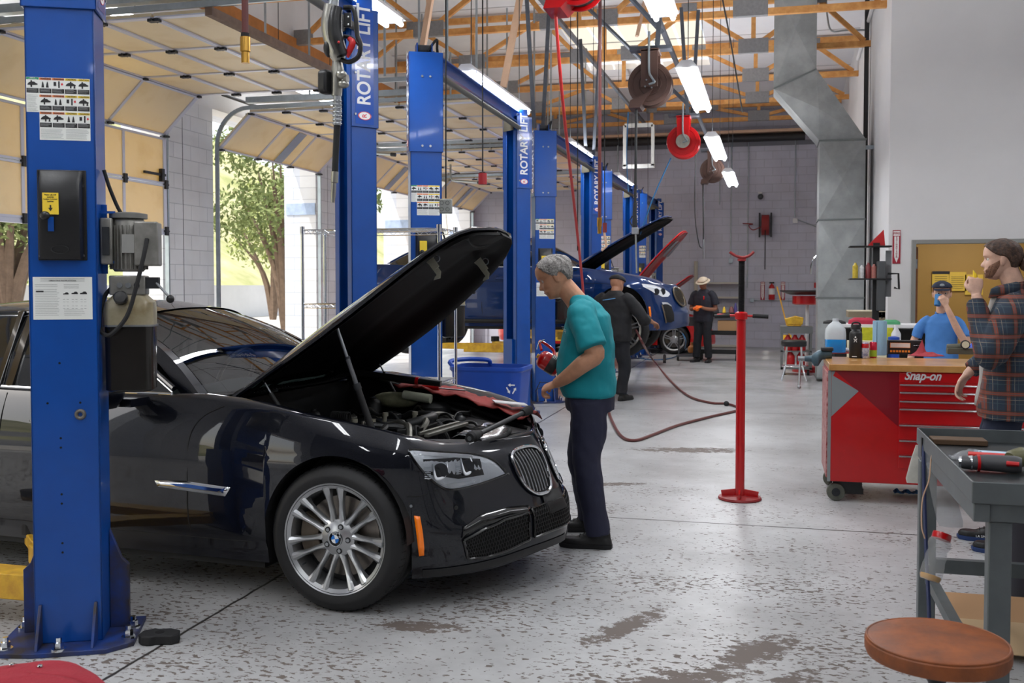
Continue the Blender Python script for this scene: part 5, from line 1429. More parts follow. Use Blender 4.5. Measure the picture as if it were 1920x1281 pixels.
def hand(k, w_, d, n, curl=(.4, .5, .5, .6), thumb=.6, side=1, s=1., spread=.06):
    """w_: wrist, d: toward the fingertips, n: out of the back of the hand; side=+1 puts the thumb on +cross(d,n)"""
    z, x, y = rot_to(d, n); y = y*side; w_ = V(w_)
    R_ = []
    for t, hw, ht in ((-.01, .027, .02), (.015, .032, .019), (.045, .04, .016), (.08, .042, .0145), (.096, .039, .012)):
        R_.append([w_+z*t*s+y*(a*hw*s)+x*(b*ht*s) for a, b in rrect(2, 2, .7, 3)])
    k.ring_loft(R_)
    L_ = ((.040, .024, .019), (.045, .028, .02), (.042, .026, .02), (.034, .02, .018))
    for i in range(4):
        off = (.031, .0105, -.0105, -.031)[i]
        p = w_+z*(.09-(.008 if i == 3 else 0))*s+y*off*s; a = 0; pts = [p-z*.02*s, p]; dirz = (z+y*spread*(1.5-i)*.7).normalized()
        for q, l in enumerate(L_[i]):
            a += curl[i]*(1., 1.25, .8)[q]; v_ = dirz*cos(a)-x*sin(a); p = p+v_*l*s; pts.append(p)
        k.tube(pts, [.0098*s, .0098*s, .0088*s, .008*s, .0066*s], 10, sm=3); k.ell(pts[-1], (.0066*s,)*3, None, 8, 6)
    p = w_+z*.02*s+y*.026*s; v1 = (z*.72+y*.62-x*.3*thumb).normalized(); p2 = p+v1*.042*s; v2 = (z*.85+y*(.35-.5*thumb)-x*.55*thumb).normalized(); p3 = p2+v2*.032*s; v3 = (z*.85-y*.45*thumb-x*.6*thumb).normalized(); p4 = p3+v3*.024*s
    k.tube([p-v1*.01, p, p2, p3, p4], [.014*s, .016*s, .012*s, .0105*s, .008*s], 10, sm=3); k.ell(p4, (.008*s,)*3, None, 8, 6)
def limb(k, pts, rs, n=16, sm=4, flat=1): k.tube(pts, rs, n, sm=sm, flat=flat)
def torso(k, rings, n=28):
    """rings: (x, y, z, half depth, half width, lean)"""
    R_ = []; 
    for i, (x, y, z, hd, hw) in enumerate(rings):
        R_.append([V((x+hd*math.copysign(abs(cos(a))**.85, cos(a)), y+hw*math.copysign(abs(sin(a))**.85, sin(a)), z)) for a in [2*pi*j/n for j in range(n)]])
    # smooth along the height
    out = []; m = 4
    for i in range(len(R_)-1):
        for q in range(m):
            t = q/m; t2 = t*t*(3-2*t)*.5+t*.5; out.append([a.lerp(b, t2) for a, b in zip(R_[i], R_[i+1])])
    out.append(R_[-1]); k.ring_loft(out)
def shoe(name, m, sole, par, p, ang, s=1., pitch=0, h=.1):
    M = Matrix.Translation(V(p)) @ Matrix.Rotation(ang, 4, 'Z') @ Matrix.Rotation(pitch, 4, 'Y')
    def sl(z, gx, gy): return [M @ V((x*s, y*s, z)) for x, y in [(.2*gx, 0), (.19*gx, .03*gy), (.15*gx, .046*gy), (.08, .047*gy), (.0, .037*gy), (-.06*gx, .036*gy), (-.088*gx, .02*gy), (-.092*gx, 0), (-.088*gx, -.02*gy), (-.06*gx, -.036*gy), (0, -.035*gy), (.08, -.043*gy), (.15*gx, -.042*gy), (.19*gx, -.025*gy)]]
    k = MB(); k.ring_loft([sl(.022, 1, 1), sl(.04, .99, .98), sl(.058, .93, .9)])
    k.ring_loft([[M @ V((x*s, y*s, z)) for x, y in pts_] for z, pts_ in ((.04, [(.125*cos(a)+.04, .04*sin(a)) for a in [2*pi*j/14 for j in range(14)]]), (.075, [(.085*cos(a)-.0, .036*sin(a)) for a in [2*pi*j/14 for j in range(14)]]), (h, [(.05*cos(a)-.03, .036*sin(a)) for a in [2*pi*j/14 for j in range(14)]]), (h+.02, [(.048*cos(a)-.035, .036*sin(a)) for a in [2*pi*j/14 for j in range(14)]]))])
    o = k.build(name, m, par); soft(o, .006, 5)
    MB().ring_loft([sl(0, .98, .98), sl(.008, 1.02, 1.04), sl(.026, 1.02, 1.04)]).build('sole', sole, o, smooth=True)
    lc = MB()
    for q in range(4): x = .085-.022*q; zz = .072+.009*q; lc.tube([M @ V((x*s, -.022*s, zz-.004)), M @ V((x*s, 0, zz+.006)), M @ V((x*s, .022*s, zz-.004))], .0025, 5, sm=2)
    lc.build('laces', black_rubber, o, smooth=True)
    return o
def eyes(M, par, look=0, down=0, lid=None):
    for s_ in (-1, 1):
        c = M @ V((.0635, s_*.031, -.001)); k = MB().ell(c, (.0118,)*3, M.to_3x3(), 14, 10); e = k.build('eye', mat('eye_white', (226, 220, 214), .2), par, smooth=True)
        d = M.to_3x3() @ V((1, look, -down)).normalized(); k = MB().ell(c+d*.0068, (.0068,)*3, None, 10, 8); k.build('iris', mat('iris_dark', (50, 44, 40), .2), e, smooth=True)
        b = MB().tube([M @ V(p) for p in ((.083, s_*.014, .017), (.082, s_*.03, .024), (.07, s_*.048, .018))], [.003, .0035, .002], 6, sm=4); b.build('eyebrow', lid or mat('brow_brown', (70, 56, 46), .8), par, smooth=True)

def person(label, loc, rz): return empty('person', loc, label, 'person', rz=rz)

# ---------------------------------------------------------------- man in the teal t-shirt
pm = person('grey-haired man in a teal t-shirt and navy trousers looking down beside the open engine bay', (-1.05, 6.02, 0), pi+radians(4))
sk = skin('tanned_skin', (206, 150, 118))
HM = Matrix.Translation((.225, .02, 1.607)) @ Matrix.Rotation(radians(6), 4, 'Z') @ Matrix.Rotation(radians(27), 4, 'Y') @ Matrix.Scale(1.07, 4)
k = MB(); head_mesh(k, HM, 1.04)
limb(k, [(.05, .01, 1.40), (.1, .01, 1.47), (.175, .015, 1.56)], [.072, .064, .06]); limb(k, [(.05, -.19, 1.36), (.05, 0, 1.38), (.05, .2, 1.36)], [.05, .06, .05])
# near arm (left): shoulder -> elbow -> wrist
limb(k, [(.05, .2, 1.36), (-.02, .27, 1.22), (-.055, .275, 1.15), (.02, .27, 1.095), (.12, .22, 1.015), (.19, .17, .97)], [.055, .055, .053, .052, .042, .03])
hand(k, (.185, .172, .972), (.75, -.25, -.32), (.35, .3, .8), (.75, .85, .9, .95), 1.1, 1, 1.0)
# far arm
limb(k, [(.06, -.18, 1.36), (.02, -.27, 1.2), (.0, -.28, 1.13), (.08, -.25, 1.1), (.17, -.2, 1.1), (.22, -.16, 1.11)], [.055, .053, .05, .05, .04, .03])
hand(k, (.215, -.165, 1.11), (.9, .28, -.1), (-.1, .2, 1), (.8, .85, .85, .9), .9, -1, 1.0)
bo = k.build('body', sk, pm); soft(bo, .0045, 3)
eyes(HM, bo, 0, 1.2, mat('brow_grey', (130, 124, 118), .8))
gh = mat('grey_hair', (176, 172, 168), .7, var_col=(96, 92, 90), scale=110, bump=.5, bscale=180)
def short_cond(z, a):
    f = smooth01((z-interp([(0, .088), (.6, .084), (.95, .066), (1.2, .035), (1.45, -.005), (1.6, -.02), (1.75, .0), (2.1, -.03), (2.5, -.06), (3.2, -.07)], a))/.012)
    return f
hair_mesh(HM, short_cond, .012, .008, 3, 'hair', gh, bo, chub=1.04)
hair_mesh(HM, lambda z, a: .55*smooth01((.9-a)/.2)*smooth01((-.075-z)/.012)*(1-smooth01((-.115-z)/.005)), .004, .002, 5, 'stubble', mat('grey_stubble', (168, 140, 122), .8, var=.2, scale=200), bo, chub=1.04)
teal = mat('teal_cotton', (0, 140, 152), .8, var=.1, scale=5, bump=.12, bscale=350)
k = MB()
torso(k, [(.01, 0, .885, .155, .195), (.02, 0, .93, .168, .205), (.03, 0, 1.04, .178, .205), (.03, 0, 1.16, .165, .205), (.015, 0, 1.28, .145, .21), (.015, 0, 1.37, .125, .2), (.04, 0, 1.43, .095, .14), (.07, .005, 1.475, .07, .078), (.085, .008, 1.49, .062, .066)])
limb(k, [(.03, .13, 1.40), (.03, .2, 1.365), (-.005, .265, 1.265), (-.035, .29, 1.19)], [.08, .088, .085, .088], 18)
limb(k, [(.03, -.13, 1.40), (.03, -.2, 1.365), (.02, -.265, 1.265), (.0, -.285, 1.19)], [.08, .088, .082, .083], 18)
sh = k.build('t_shirt', teal, pm); soft(sh, .0085, 5, .03)
pkt = MB(); M = frame((.195, .09, 1.27), (-.15, 1, 0), (0.1, 0, 1))
text('shirt_print', 'DRIVE', .03, Matrix.Translation((.0, 0, 0)) @ frame((.168, .105, 1.30), (-.5, .85, 0), (.05, 0, 1)), mat('print_white', (210, 230, 230), .7), sh, depth=.001) if False else None
k = MB()
for q in range(5): k.bar((.165-.006*q, .105+.008*q, 1.305-.009*q), (.150-.006*q, .13+.004*q, 1.305-.009*q), .0035, .002)
k.build('chest_print', mat('print_white', (210, 230, 230), .7), sh)
navy = mat('navy_work_trousers', (36, 38, 62), .8, var=.2, scale=5, bump=.1, bscale=300)
k = MB()
torso(k, [(.0, 0, .80, .145, .18), (.005, 0, .86, .148, .185), (.01, 0, .93, .14, .178)])
limb(k, [(.01, .09, .86), (.0, .1, .7), (.01, .13, .5), (-.03, .15, .25), (-.06, .155, .075)], [.112, .108, .085, .074, .07], 20, flat=1.08)
limb(k, [(.01, -.09, .86), (.03, -.12, .7), (.08, -.16, .5), (.06, -.22, .28), (.03, -.25, .08)], [.112, .105, .085, .075, .072], 20, flat=1.08)
tr = k.build('trousers', navy, pm); soft(tr, .009, 5, .028)
MB().tube([(.153, .02, .9), (.15, .06, .9), (.12, .13, .9)], .008, 6).build('belt_edge', black_rubber, tr)
blk = mat('black_shoe', (20, 20, 21), .55, bump=.2, bscale=90)
shoe('shoe', blk, black_rubber, pm, (-.045, .155, 0), -.05, 1.08)
shoe('shoe', blk, black_rubber, pm, (.04, -.25, 0), .1, 1.08)
# red can with wide label, and reading glasses in the near hand
PMM = Matrix.Translation((-1.05, 6.02, 0)) @ Matrix.Rotation(pi+radians(4), 4, 'Z')
def held(k, name, m, label, cat, par=None, **kw):
    k.v = [tuple(PMM @ V(p)) for p in k.v]; o = k.build(name, m, par, **kw)
    return tag(o, label, cat) if label else o
ax = V((-.8, -.1, -.5)).normalized(); c0 = V((.325, -.03, 1.115))
cn = held(MB().lathe([(0, 0), (.03, .002), (.048, .014), (.056, .03), (.058, .04), (.058, .13), (.052, .145), (0, .147)], c0, ax, 28), 'sprayer_can', red_paint, 'small red pump can with a black label held in the teal-shirted man\'s far hand', 'can', smooth=True)
held(MB().lathe([(.0585, .07), (.0592, .071), (.0592, .125), (.0585, .126)], c0, ax, 28, caps=False), 'label', decal_m[4], None, None, cn, smooth=True)
for q in range(5):
    a0 = 1.6; zz = .08+.009*q
    held(MB().torus(c0+ax*zz, .0594, .0008, ax, 32, 4, a0, a0+1.6), 'label_line', decal_m[0], None, None, cn)
held(MB().lathe([(.012, -.012), (.014, -.01), (.014, .004)], c0, ax, 12), 'filler_plug', mat('brass', (196, 150, 70), .3, .9), None, None, cn, smooth=True)
held(MB().tube([c0+ax*.02+V((0, 0, .05)), c0+V((-.0, -.06, .09)), c0+ax*.09+V((0, -.07, .085)), c0+ax*.11+V((0, -.03, .05))], .009, 8, sm=4), 'handle', red_paint, None, None, cn, smooth=True)
held(MB().tube([c0+V((.01, .0, .045)), c0+V((.0, -.03, .085)), c0+V((-.03, -.05, .1))], .004, 6, sm=4), 'pump_lever', chrome, None, None, cn, smooth=True)
k = MB()
g0 = V((.315, .1, .93))
for s_ in (0, .058): k.torus(g0+V((-.0, .0, .0))+V((-.03, -.6, .2)).normalized()*s_, .024, .002, (.9, .1, .5), 20, 6)
k.tube([g0+V((0, .025, 0)), g0+V((-.06, .0, .02)), g0+V((-.1, -.01, .01))], .0022, 6, sm=3).tube([g0+V((0, -.08, .03)), g0+V((-.06, -.08, .03)), g0+V((-.1, -.06, .01))], .0022, 6, sm=3)
gl = held(k, 'reading_glasses', black_plastic, 'black-framed reading glasses held in the teal-shirted man\'s near hand', 'glasses', smooth=True)

# ---------------------------------------------------------------- bearded man in plaid shirt jacket
def plaid():
    m, nt, p = new_mat('plaid_flannel'); L = nt.links.new
    tc = nd(nt, 'ShaderNodeTexCoord'); s_ = nd(nt, 'ShaderNodeSeparateXYZ'); L(tc.outputs['Object'], s_.inputs[0])
    def M_(op, a, b=0., c=None):
        n = nd(nt, 'ShaderNodeMath', operation=op)
        for i, q in enumerate((a, b)):
            if isinstance(q, (int, float)): n.inputs[i].default_value = q
            else: L(q, n.inputs[i])
        return n.outputs[0]
    def band(src, per, ph, w_):
        f = M_('FRACT', M_('ADD', M_('MULTIPLY', src, 1/per), ph)); return M_('LESS_THAN', M_('ABSOLUTE', M_('SUBTRACT', f, .5)), w_)
    xy = M_('ADD', s_.outputs['X'], M_('MULTIPLY', s_.outputs['Y'], .35)); z = s_.outputs['Z']
    cur = srgb(42, 54, 70)
    def mix(fac, a, colr, amt):
        n = nd(nt, 'ShaderNodeMix', data_type='RGBA'); L(M_('MULTIPLY', fac, amt), n.inputs[0])
        if isinstance(a, tuple): n.inputs[6].default_value = a
        else: L(a, n.inputs[6])
        n.inputs[7].default_value = colr; return n.outputs[2]
    c = cur
    for src in (xy, z):
        c = mix(band(src, .11, .0, .17), c, srgb(58, 46, 42), .6)
        c = mix(band(src, .11, .0, .085), c, srgb(150, 70, 46), .6)
        c = mix(band(src, .11, .3, .015), c, srgb(150, 138, 120), .5)
        c = mix(band(src, .055, .5, .04), c, srgb(70, 86, 92), .5)
    L(c, p.inputs['Base Color']); p.inputs['Roughness'].default_value = .9
    n2 = nd(nt, 'ShaderNodeTexNoise', i_Scale=300.); b = nd(nt, 'ShaderNodeBump', i_Strength=.2, i_Distance=.01); L(tc.outputs['Object'], n2.inputs['Vector']); L(n2.outputs['Fac'], b.inputs['Height']); L(b.outputs[0], p.inputs['Normal'])
    return m
PL = (1.33, 6.45, 0); PR = pi+radians(-14)
pp = person('bearded man with tied-back hair in a plaid shirt jacket, raising food to his mouth', PL, PR)
sk2 = skin('fair_skin', (222, 178, 156))
HM2 = Matrix.Translation((.035, .0, 1.705)) @ Matrix.Rotation(radians(4), 4, 'Z') @ Matrix.Rotation(radians(2), 4, 'Y')
k = MB(); head_mesh(k, HM2, .98)
limb(k, [(-.05, 0, 1.47), (-.035, 0, 1.55), (-.0, 0, 1.65)], [.068, .06, .058]); limb(k, [(-.04, -.2, 1.38), (-.05, 0, 1.44), (-.04, .22, 1.38), (.02, .3, 1.24), (.06, .32, 1.17), (.1, .24, 1.28)], [.05, .06, .05, .04, .04, .035]); limb(k, [(-.04, -.2, 1.38), (.02, -.24, 1.2), (.07, -.25, 1.13), (.15, -.21, 1.07)], [.05, .045, .04, .035])
hand(k, (.155, .13, 1.50), (.05, -.25, .95), (-.25, .9, .2), (1.0, 1.1, 1.1, 1.1), 1.0, -1, .96)
limb(k, [(.1, .2, 1.35), (.155, .135, 1.49)], [.035, .028])
limb(k, [(.14, -.2, 1.1), (.22, -.17, 1.0)], [.035, .028])
hand(k, (.225, -.165, .995), (.45, .1, -.9), (.9, -.4, .4), (.45, .5, .55, .6), .5, -1, .96)
b2 = k.build('body', sk2, pp); soft(b2, .0045, 3)
eyes(HM2, b2, 0, .05, mat('brow_brown', (70, 50, 38), .8))
bh = mat('brown_hair', (92, 64, 48), .55, var_col=(44, 30, 24), scale=60, bump=.6, bscale=120)
hair_mesh(HM2, lambda z, a: smooth01((z-interp([(0, .07), (.5, .068), (.85, .05), (1.15, .03), (1.45, .012), (1.65, -.0), (1.95, -.03), (2.3, -.06), (3.2, -.07)], a))/.012), .013, .005, 8, 'hair', bh, b2, 16, .98)
k = MB(); rnd = random.Random(4)
for q in range(14):
    c = HM2 @ V((-.155+rnd.uniform(-.03, .03), rnd.uniform(-.03, .03), -.045+rnd.uniform(-.045, .04))); k.ell(c, (rnd.uniform(.028, .045),)*3, None, 10, 8)
k.tube([HM2 @ V((-.1, 0, 0)), HM2 @ V((-.13, 0, -.01))], .03, 10)
bun = k.build('hair_bun', bh, b2); soft(bun, .006, 1, .02)
hair_mesh(HM2, lambda z, a: smooth01((1.62-a)/.15)*smooth01((interp([(0, -.07), (.3, -.072), (.55, -.06), (.8, -.035), (1.3, -.01), (1.6, .01)], a)-z)/.012)*(1-smooth01((-.119-z)/.004))*.9, .0045, .004, 9, 'beard', mat('brown_beard', (146, 106, 84), .8, var_col=(92, 64, 50), scale=160), b2, chub=.98)
pl_m = plaid()
k = MB()
torso(k, [(-.02, 0, .78, .165, .24), (-.02, 0, .83, .17, .245), (-.02, 0, .95, .155, .235), (-.025, 0, 1.1, .145, .225), (-.03, 0, 1.25, .145, .23), (-.04, 0, 1.38, .13, .225), (-.045, 0, 1.47, .1, .15), (-.04, 0, 1.515, .08, .09), (-.03, 0, 1.53, .074, .082)])
limb(k, [(-.04, .13, 1.43), (-.03, .23, 1.38), (.02, .31, 1.24), (.06, .33, 1.16), (.10, .27, 1.24), (.14, .19, 1.38), (.152, .15, 1.45)], [.085, .092, .085, .085, .07, .06, .055], 20)
limb(k, [(-.04, -.13, 1.43), (-.03, -.22, 1.36), (.02, -.25, 1.2), (.07, -.25, 1.13), (.15, -.21, 1.07), (.2, -.185, 1.03)], [.085, .088, .075, .07, .058, .052], 18)
sj = k.build('shirt_jacket', pl_m, pp); soft(sj, .0085, 4, .03)
# open front: grey t-shirt panel between the jacket fronts, collar, placket
k = MB(); G = []
for i in range(16):
    z = lerp(.84, 1.52, i/15); x = interp([(.84, .158), (1.1, .132), (1.3, .128), (1.42, .1), (1.52, .062)], z)
    G.append([(x-.03*abs(t)**2+.004+.004*sin(z*30), .005+t*interp([(.8, .05), (1.2, .05), (1.4, .065), (1.52, .075)], z), z) for t in (-1, -.5, 0, .5, 1)])
k.grid(G); k.build('undershirt', mat('grey_tshirt', (176, 170, 164), .85, var=.1, scale=6), pp, smooth=True, solid=.01)
k = MB()
for s_ in (-1, 1):
    k.grid([[(.115+.01*q, .005+s_*(.04+.012*q), lerp(.82, 1.4, i/9)+0*q) for q in (0, 1)] for i in range(10)])
k = MB()
for s_ in (-1, 1):
    k.ring_loft([[V((-.03+.09*cos(a)+w_*.02, s_*(.088*sin(a)+w_*.012)+.0, 1.525+zz-.02*cos(a))) for a in [pi*j/10-0.1 for j in range(11)]] for w_, zz in ((0, -.02), (0, .035), (1, .02), (1.6, -.03))], False, False, False)
k.build('collar', pl_m, sj, smooth=True, solid=.006)
k = MB()
torso(k, [(-.02, 0, .78, .13, .165), (-.02, 0, .86, .135, .17), (-.02, 0, .93, .13, .165)])
limb(k, [(-.01, .09, .84), (.02, .1, .66), (.03, .11, .5), (-.03, .12, .25), (-.06, .12, .08)], [.108, .1, .08, .072, .07], 20)
limb(k, [(-.01, -.09, .84), (.04, -.11, .66), (.08, -.12, .5), (.05, -.14, .25), (.02, -.15, .08)], [.108, .1, .08, .072, .07], 20)
tr = k.build('jeans', mat('dark_denim', (26, 34, 58), .85, var=.25, scale=6, bump=.1, bscale=300), pp); soft(tr, .009, 5, .028)
shoe('shoe', blk, mat('blue_sole', (36, 60, 110), .6), pp, (-.06, .12, 0), .0, 1.08)
s2 = shoe('shoe', blk, mat('blue_sole', (36, 60, 110), .6), pp, (.04, -.15, 0), .0, 1.08)
text('shoe_lettering', 'LA SPORTIVA', .02, frame((.09, -.098, .034), (-1, .0, 0), (0, -.2, 1)), sign_white, s2, depth=.0006)
PPM = Matrix.Translation(PL) @ Matrix.Rotation(PR, 4, 'Z')
k = MB().ring_loft([[PPM @ V(p) for p in r] for r in [[(.165+.012*a, .08+.02*b, z+.015*a) for a, b in rrect(2, 2, .6, 3)] for z in (1.575, 1.59, 1.61, 1.625)]])
tag(k.build('yellow_snack', mat('yellow_snack', (240, 206, 40), .5), smooth=True), 'bright yellow bite of food in the bearded man\'s raised hand', 'food')

# ---------------------------------------------------------------- boy in blue polo with cup
BL = (1.56, 10.3, 0); BR = radians(-110)
pb = person('boy in a blue polo shirt and navy cap drinking behind the red tool chest', BL, BR)
sk3 = skin('pale_skin', (224, 178, 152))
HM3 = Matrix.Translation((.0, .0, 1.475)) @ Matrix.Rotation(radians(12), 4, 'Z')
k = MB(); head_mesh(k, HM3, .96)
limb(k, [(-.02, 0, 1.27), (-.01, 0, 1.33), (0, 0, 1.42)], [.055, .05, .05]); limb(k, [(-.01, -.14, 1.185), (-.02, 0, 1.22), (-.01, .14, 1.185)], [.028, .045, .028])
limb(k, [(-.01, -.14, 1.185), (.0, -.22, 1.08), (.01, -.25, .99), (.05, -.26, .86), (.08, -.27, .79)], [.028, .033, .034, .032, .024])
hand(k, (.08, -.27, .79), (.2, 0, -.95), (0, -1, 0), (.3, .3, .35, .4), .4, 1, .88)
limb(k, [(-.01, .14, 1.185), (.05, .22, 1.08), (.08, .235, 1.01), (.14, .17, 1.14), (.17, .1, 1.3), (.165, .07, 1.36)], [.028, .033, .034, .034, .027, .023])
hand(k, (.165, .07, 1.36), (0.02, -.4, .9), (.8, .55, .1), (.7, .8, .85, .9), .8, 1, .85)
b3 = k.build('body', sk3, pb); soft(b3, .0055, 3)
eyes(HM3, b3, 0, 0)
hair_mesh(HM3, lambda z, a: smooth01((z-interp([(0, .06), (.8, .05), (1.3, .01), (1.6, -.015), (2.3, -.05), (3.2, -.06)], a))/.012), .008, .004, 6, 'hair', mat('ginger_hair', (140, 82, 46), .7, var=.4, scale=60), b3, chub=.96)
cap_m = mat('navy_cap', (22, 32, 54), .8, bump=.1)
def cap(HM, m, par, name='cap', brim=True, back=False, chub=1.):
    c = hair_mesh(HM, lambda z, a: smooth01((z-(.045 if not back else .03))/.01), .0165, .001, 2, name, m, par, 8, chub)
    if brim:
        G = [[HM @ V((.07+r*cos(a)*1.0, .075*sin(a)*(1+.1*r), .052-.02*r/.07*cos(a)-.012*abs(sin(a)))) for a in [-1.3+2.6*j/12 for j in range(13)]] for r in (.0, .03, .06, .085)]
        MB().grid(G).build('brim', m, c, smooth=True, solid=.004)
    return c
cp = cap(HM3, cap_m, b3, chub=.96)
e = MB().ell(HM3 @ V((.098, 0, .075)), (.004, .022, .015), HM3.to_3x3(), 16, 8); e.build('cap_badge', mat('badge_grey', (150, 160, 164), .5), cp, smooth=True)
polo = mat('blue_polo', (74, 134, 206), .8, var=.1, scale=8, bump=.1, bscale=200)
k = MB()
torso(k, [(0, 0, .84, .105, .15), (0, 0, .88, .108, .152), (0, 0, 1.0, .095, .14), (0, 0, 1.12, .095, .142), (-.005, 0, 1.2, .085, .138), (-.01, 0, 1.245, .068, .105), (-.01, 0, 1.275, .055, .068), (-.005, 0, 1.285, .052, .06)])
limb(k, [(-.01, -.1, 1.225), (-.01, -.15, 1.195), (0, -.2, 1.12), (.003, -.225, 1.05)], [.05, .053, .05, .055], 16)
limb(k, [(-.01, .1, 1.225), (-.01, .15, 1.195), (.03, .2, 1.12), (.055, .22, 1.06)], [.05, .053, .05, .055], 16)
po = k.build('polo_shirt', polo, pb); soft(po, .009, 4, .022)
k = MB()
for s_ in (-1, 1): k.grid([[(.045-.05*abs(q-.5), s_*(.01+.045*q), 1.283+.018*t-.03*t*(1-q)) for q in (0, .5, 1)] for t in (0, 1)])
k.build('collar', polo, po, smooth=True, solid=.005)
k = MB()
torso(k, [(0, 0, .76, .1, .145), (0, 0, .82, .105, .15), (0, 0, .88, .1, .145)])
limb(k, [(0, -.08, .8), (.01, -.09, .55), (0, -.1, .35), (0, -.1, .08)], [.095, .075, .065, .06], 16); limb(k, [(0, .08, .8), (.01, .09, .55), (0, .1, .35), (0, .1, .08)], [.095, .075, .065, .06], 16)
tr = k.build('trousers', mat('stone_chinos', (190, 180, 162), .85, var=.1, scale=6), pb); soft(tr, .01, 5, .02)
shoe('shoe', blk, black_rubber, pb, (0, -.1, 0), 0, .9); shoe('shoe', blk, black_rubber, pb, (0, .1, 0), 0, .9)
BM = Matrix.Translation(BL) @ Matrix.Rotation(BR, 4, 'Z')
k = MB().lathe([(.028, 0), (.04, .1), (.041, .102), (.038, .102), (.027, .004)], BM @ V((.135, -.012, 1.36)), (BM.to_3x3() @ V((-.35, .1, .9))), 20, caps=False).lathe([(0, .002), (.028, .002)], BM @ V((.135, -.012, 1.36)), (BM.to_3x3() @ V((-.35, .1, .9))), 20)
tag(k.build('paper_cup', mat('blue_cup', (60, 130, 190), .5), smooth=True), 'blue paper cup the boy in the polo shirt drinks from', 'cup')

# ---------------------------------------------------------------- mechanic in black seen from behind at the SUV wheel
pk_ = person('mechanic in black cap and shirt seen from behind at the dark blue SUV\'s wheel', (-2.03, 13.5, 0), radians(70))
HM4 = Matrix.Translation((.06, .0, 1.575)) @ Matrix.Rotation(radians(16), 4, 'Y') @ Matrix.Rotation(radians(-14), 4, 'Z')
sk4 = skin('medium_skin', (176, 124, 96))
k = MB(); head_mesh(k, HM4, 1.03); limb(k, [(-.02, 0, 1.36), (.0, 0, 1.45), (.04, 0, 1.53)], [.07, .066, .062])
limb(k, [(.3, -.33, 1.1), (.42, -.34, 1.05)], [.035, .028]); hand(k, (.42, -.34, 1.05), (.9, -.1, -.3), (0, 0, 1), (.5, .5, .5, .5), .6, 1, 1)
limb(k, [(.3, .2, 1.08), (.4, .15, 1.04)], [.035, .028]); hand(k, (.4, .15, 1.04), (.9, -.2, -.3), (0, 0, 1), (.5, .5, .5, .5), .6, -1, 1)
b4 = k.build('body', sk4, pk_); soft(b4, .007, 3)
bk = mat('black_work_shirt', (22, 22, 26), .8, var=.2, scale=5)
cap(HM4, bk, b4, brim=False, back=True, chub=1.03)
k = MB()
torso(k, [(-.02, 0, .80, .15, .235), (-.02, 0, .9, .155, .245), (-.02, 0, 1.1, .145, .24), (-.03, 0, 1.28, .14, .245), (-.03, 0, 1.37, .12, .22), (-.02, 0, 1.44, .09, .13), (0, 0, 1.475, .075, .08)])
limb(k, [(-.02, .14, 1.38), (-.02, .23, 1.33), (.08, .29, 1.16), (.12, .29, 1.1), (.3, .2, 1.08)], [.09, .092, .08, .08, .055], 18)
limb(k, [(-.02, -.14, 1.38), (-.02, -.23, 1.33), (.02, -.37, 1.16), (.06, -.4, 1.08), (.28, -.33, 1.1)], [.09, .092, .08, .08, .06], 18)
s4 = k.build('work_shirt', bk, pk_); soft(s4, .011, 5, .03)
k = MB()
for q in range(12): k.box((-.168+.0*q, .09-.016*q, 1.352+.0022*q), (.006, .011, .011))
k.build('back_print', mat('pale_blue_print', (96, 150, 200), .7), s4)
k = MB(); torso(k, [(-.02, 0, .78, .14, .18), (-.02, 0, .86, .14, .185), (-.02, 0, .9, .14, .18)])
limb(k, [(-.01, .1, .84), (0, .11, .6), (.02, .12, .45), (0, .13, .2), (0, .13, .09)], [.115, .1, .085, .078, .075], 18); limb(k, [(-.01, -.1, .84), (.02, -.11, .6), (.04, -.12, .45), (.02, -.1, .2), (.0, -.1, .09)], [.115, .1, .085, .078, .075], 18)
t4 = k.build('trousers', mat('black_trousers', (26, 27, 34), .85, var=.2, scale=5), pk_); soft(t4, .011, 5, .03)
shoe('boot', blk, black_rubber, pk_, (-.02, .14, 0), .1, 1.1); shoe('boot', blk, black_rubber, pk_, (.05, -.1, 0), -.1, 1.1)

# ---------------------------------------------------------------- far mechanic with bucket hat
FLc = (-1.33, 20.7, 0)
pf = person('mechanic in a beige bucket hat and orange gloves standing beside the far tool cart', FLc, radians(-112))
HM5 = Matrix.Translation((.03, 0, 1.60)) @ Matrix.Rotation(radians(24), 4, 'Y')
sk5 = skin('brown_skin', (150, 100, 76))
k = MB(); head_mesh(k, HM5); limb(k, [(-.03, 0, 1.4), (-.01, 0, 1.48), (.01, 0, 1.55)], [.062, .058, .055])
limb(k, [(0, -.22, 1.22), (-.01, -.26, 1.12), (.02, -.25, 1.07), (.16, -.14, 1.08), (.24, -.06, 1.1)], [.045, .043, .042, .036, .028])
limb(k, [(0, .22, 1.22), (-.01, .26, 1.12), (.02, .25, 1.07), (.16, .14, 1.08), (.24, .06, 1.12)], [.045, .043, .042, .036, .028])
b5 = k.build('body', sk5, pf); soft(b5, .008, 3)
eyes(HM5, b5, 0, .6)
k = MB(); hand(k, (.23, -.07, 1.1), (.7, .7, .1), (.2, -.2, 1), (.8, .8, .8, .8), .8, 1, 1.08); hand(k, (.23, .07, 1.12), (.7, -.7, .1), (.2, .2, 1), (.8, .8, .8, .8), .8, -1, 1.08)
g = k.build('gloves', mat('orange_glove', (240, 110, 20), .6), pf); soft(g, .007, 2)
hb = mat('beige_canvas', (206, 190, 168), .85, var=.15, scale=10)
hat = cap(HM5, hb, b5, 'bucket_hat', brim=False)
G = [[HM5 @ V((-.008+(.1+r)*cos(a), (.082+r)*sin(a), .045-.3*r)) for a in [2*pi*j/28 for j in range(28)]] for r in (0, .03, .065)]
MB().ring_loft(G, False, False).build('brim', hb, hat, smooth=True, solid=.004)
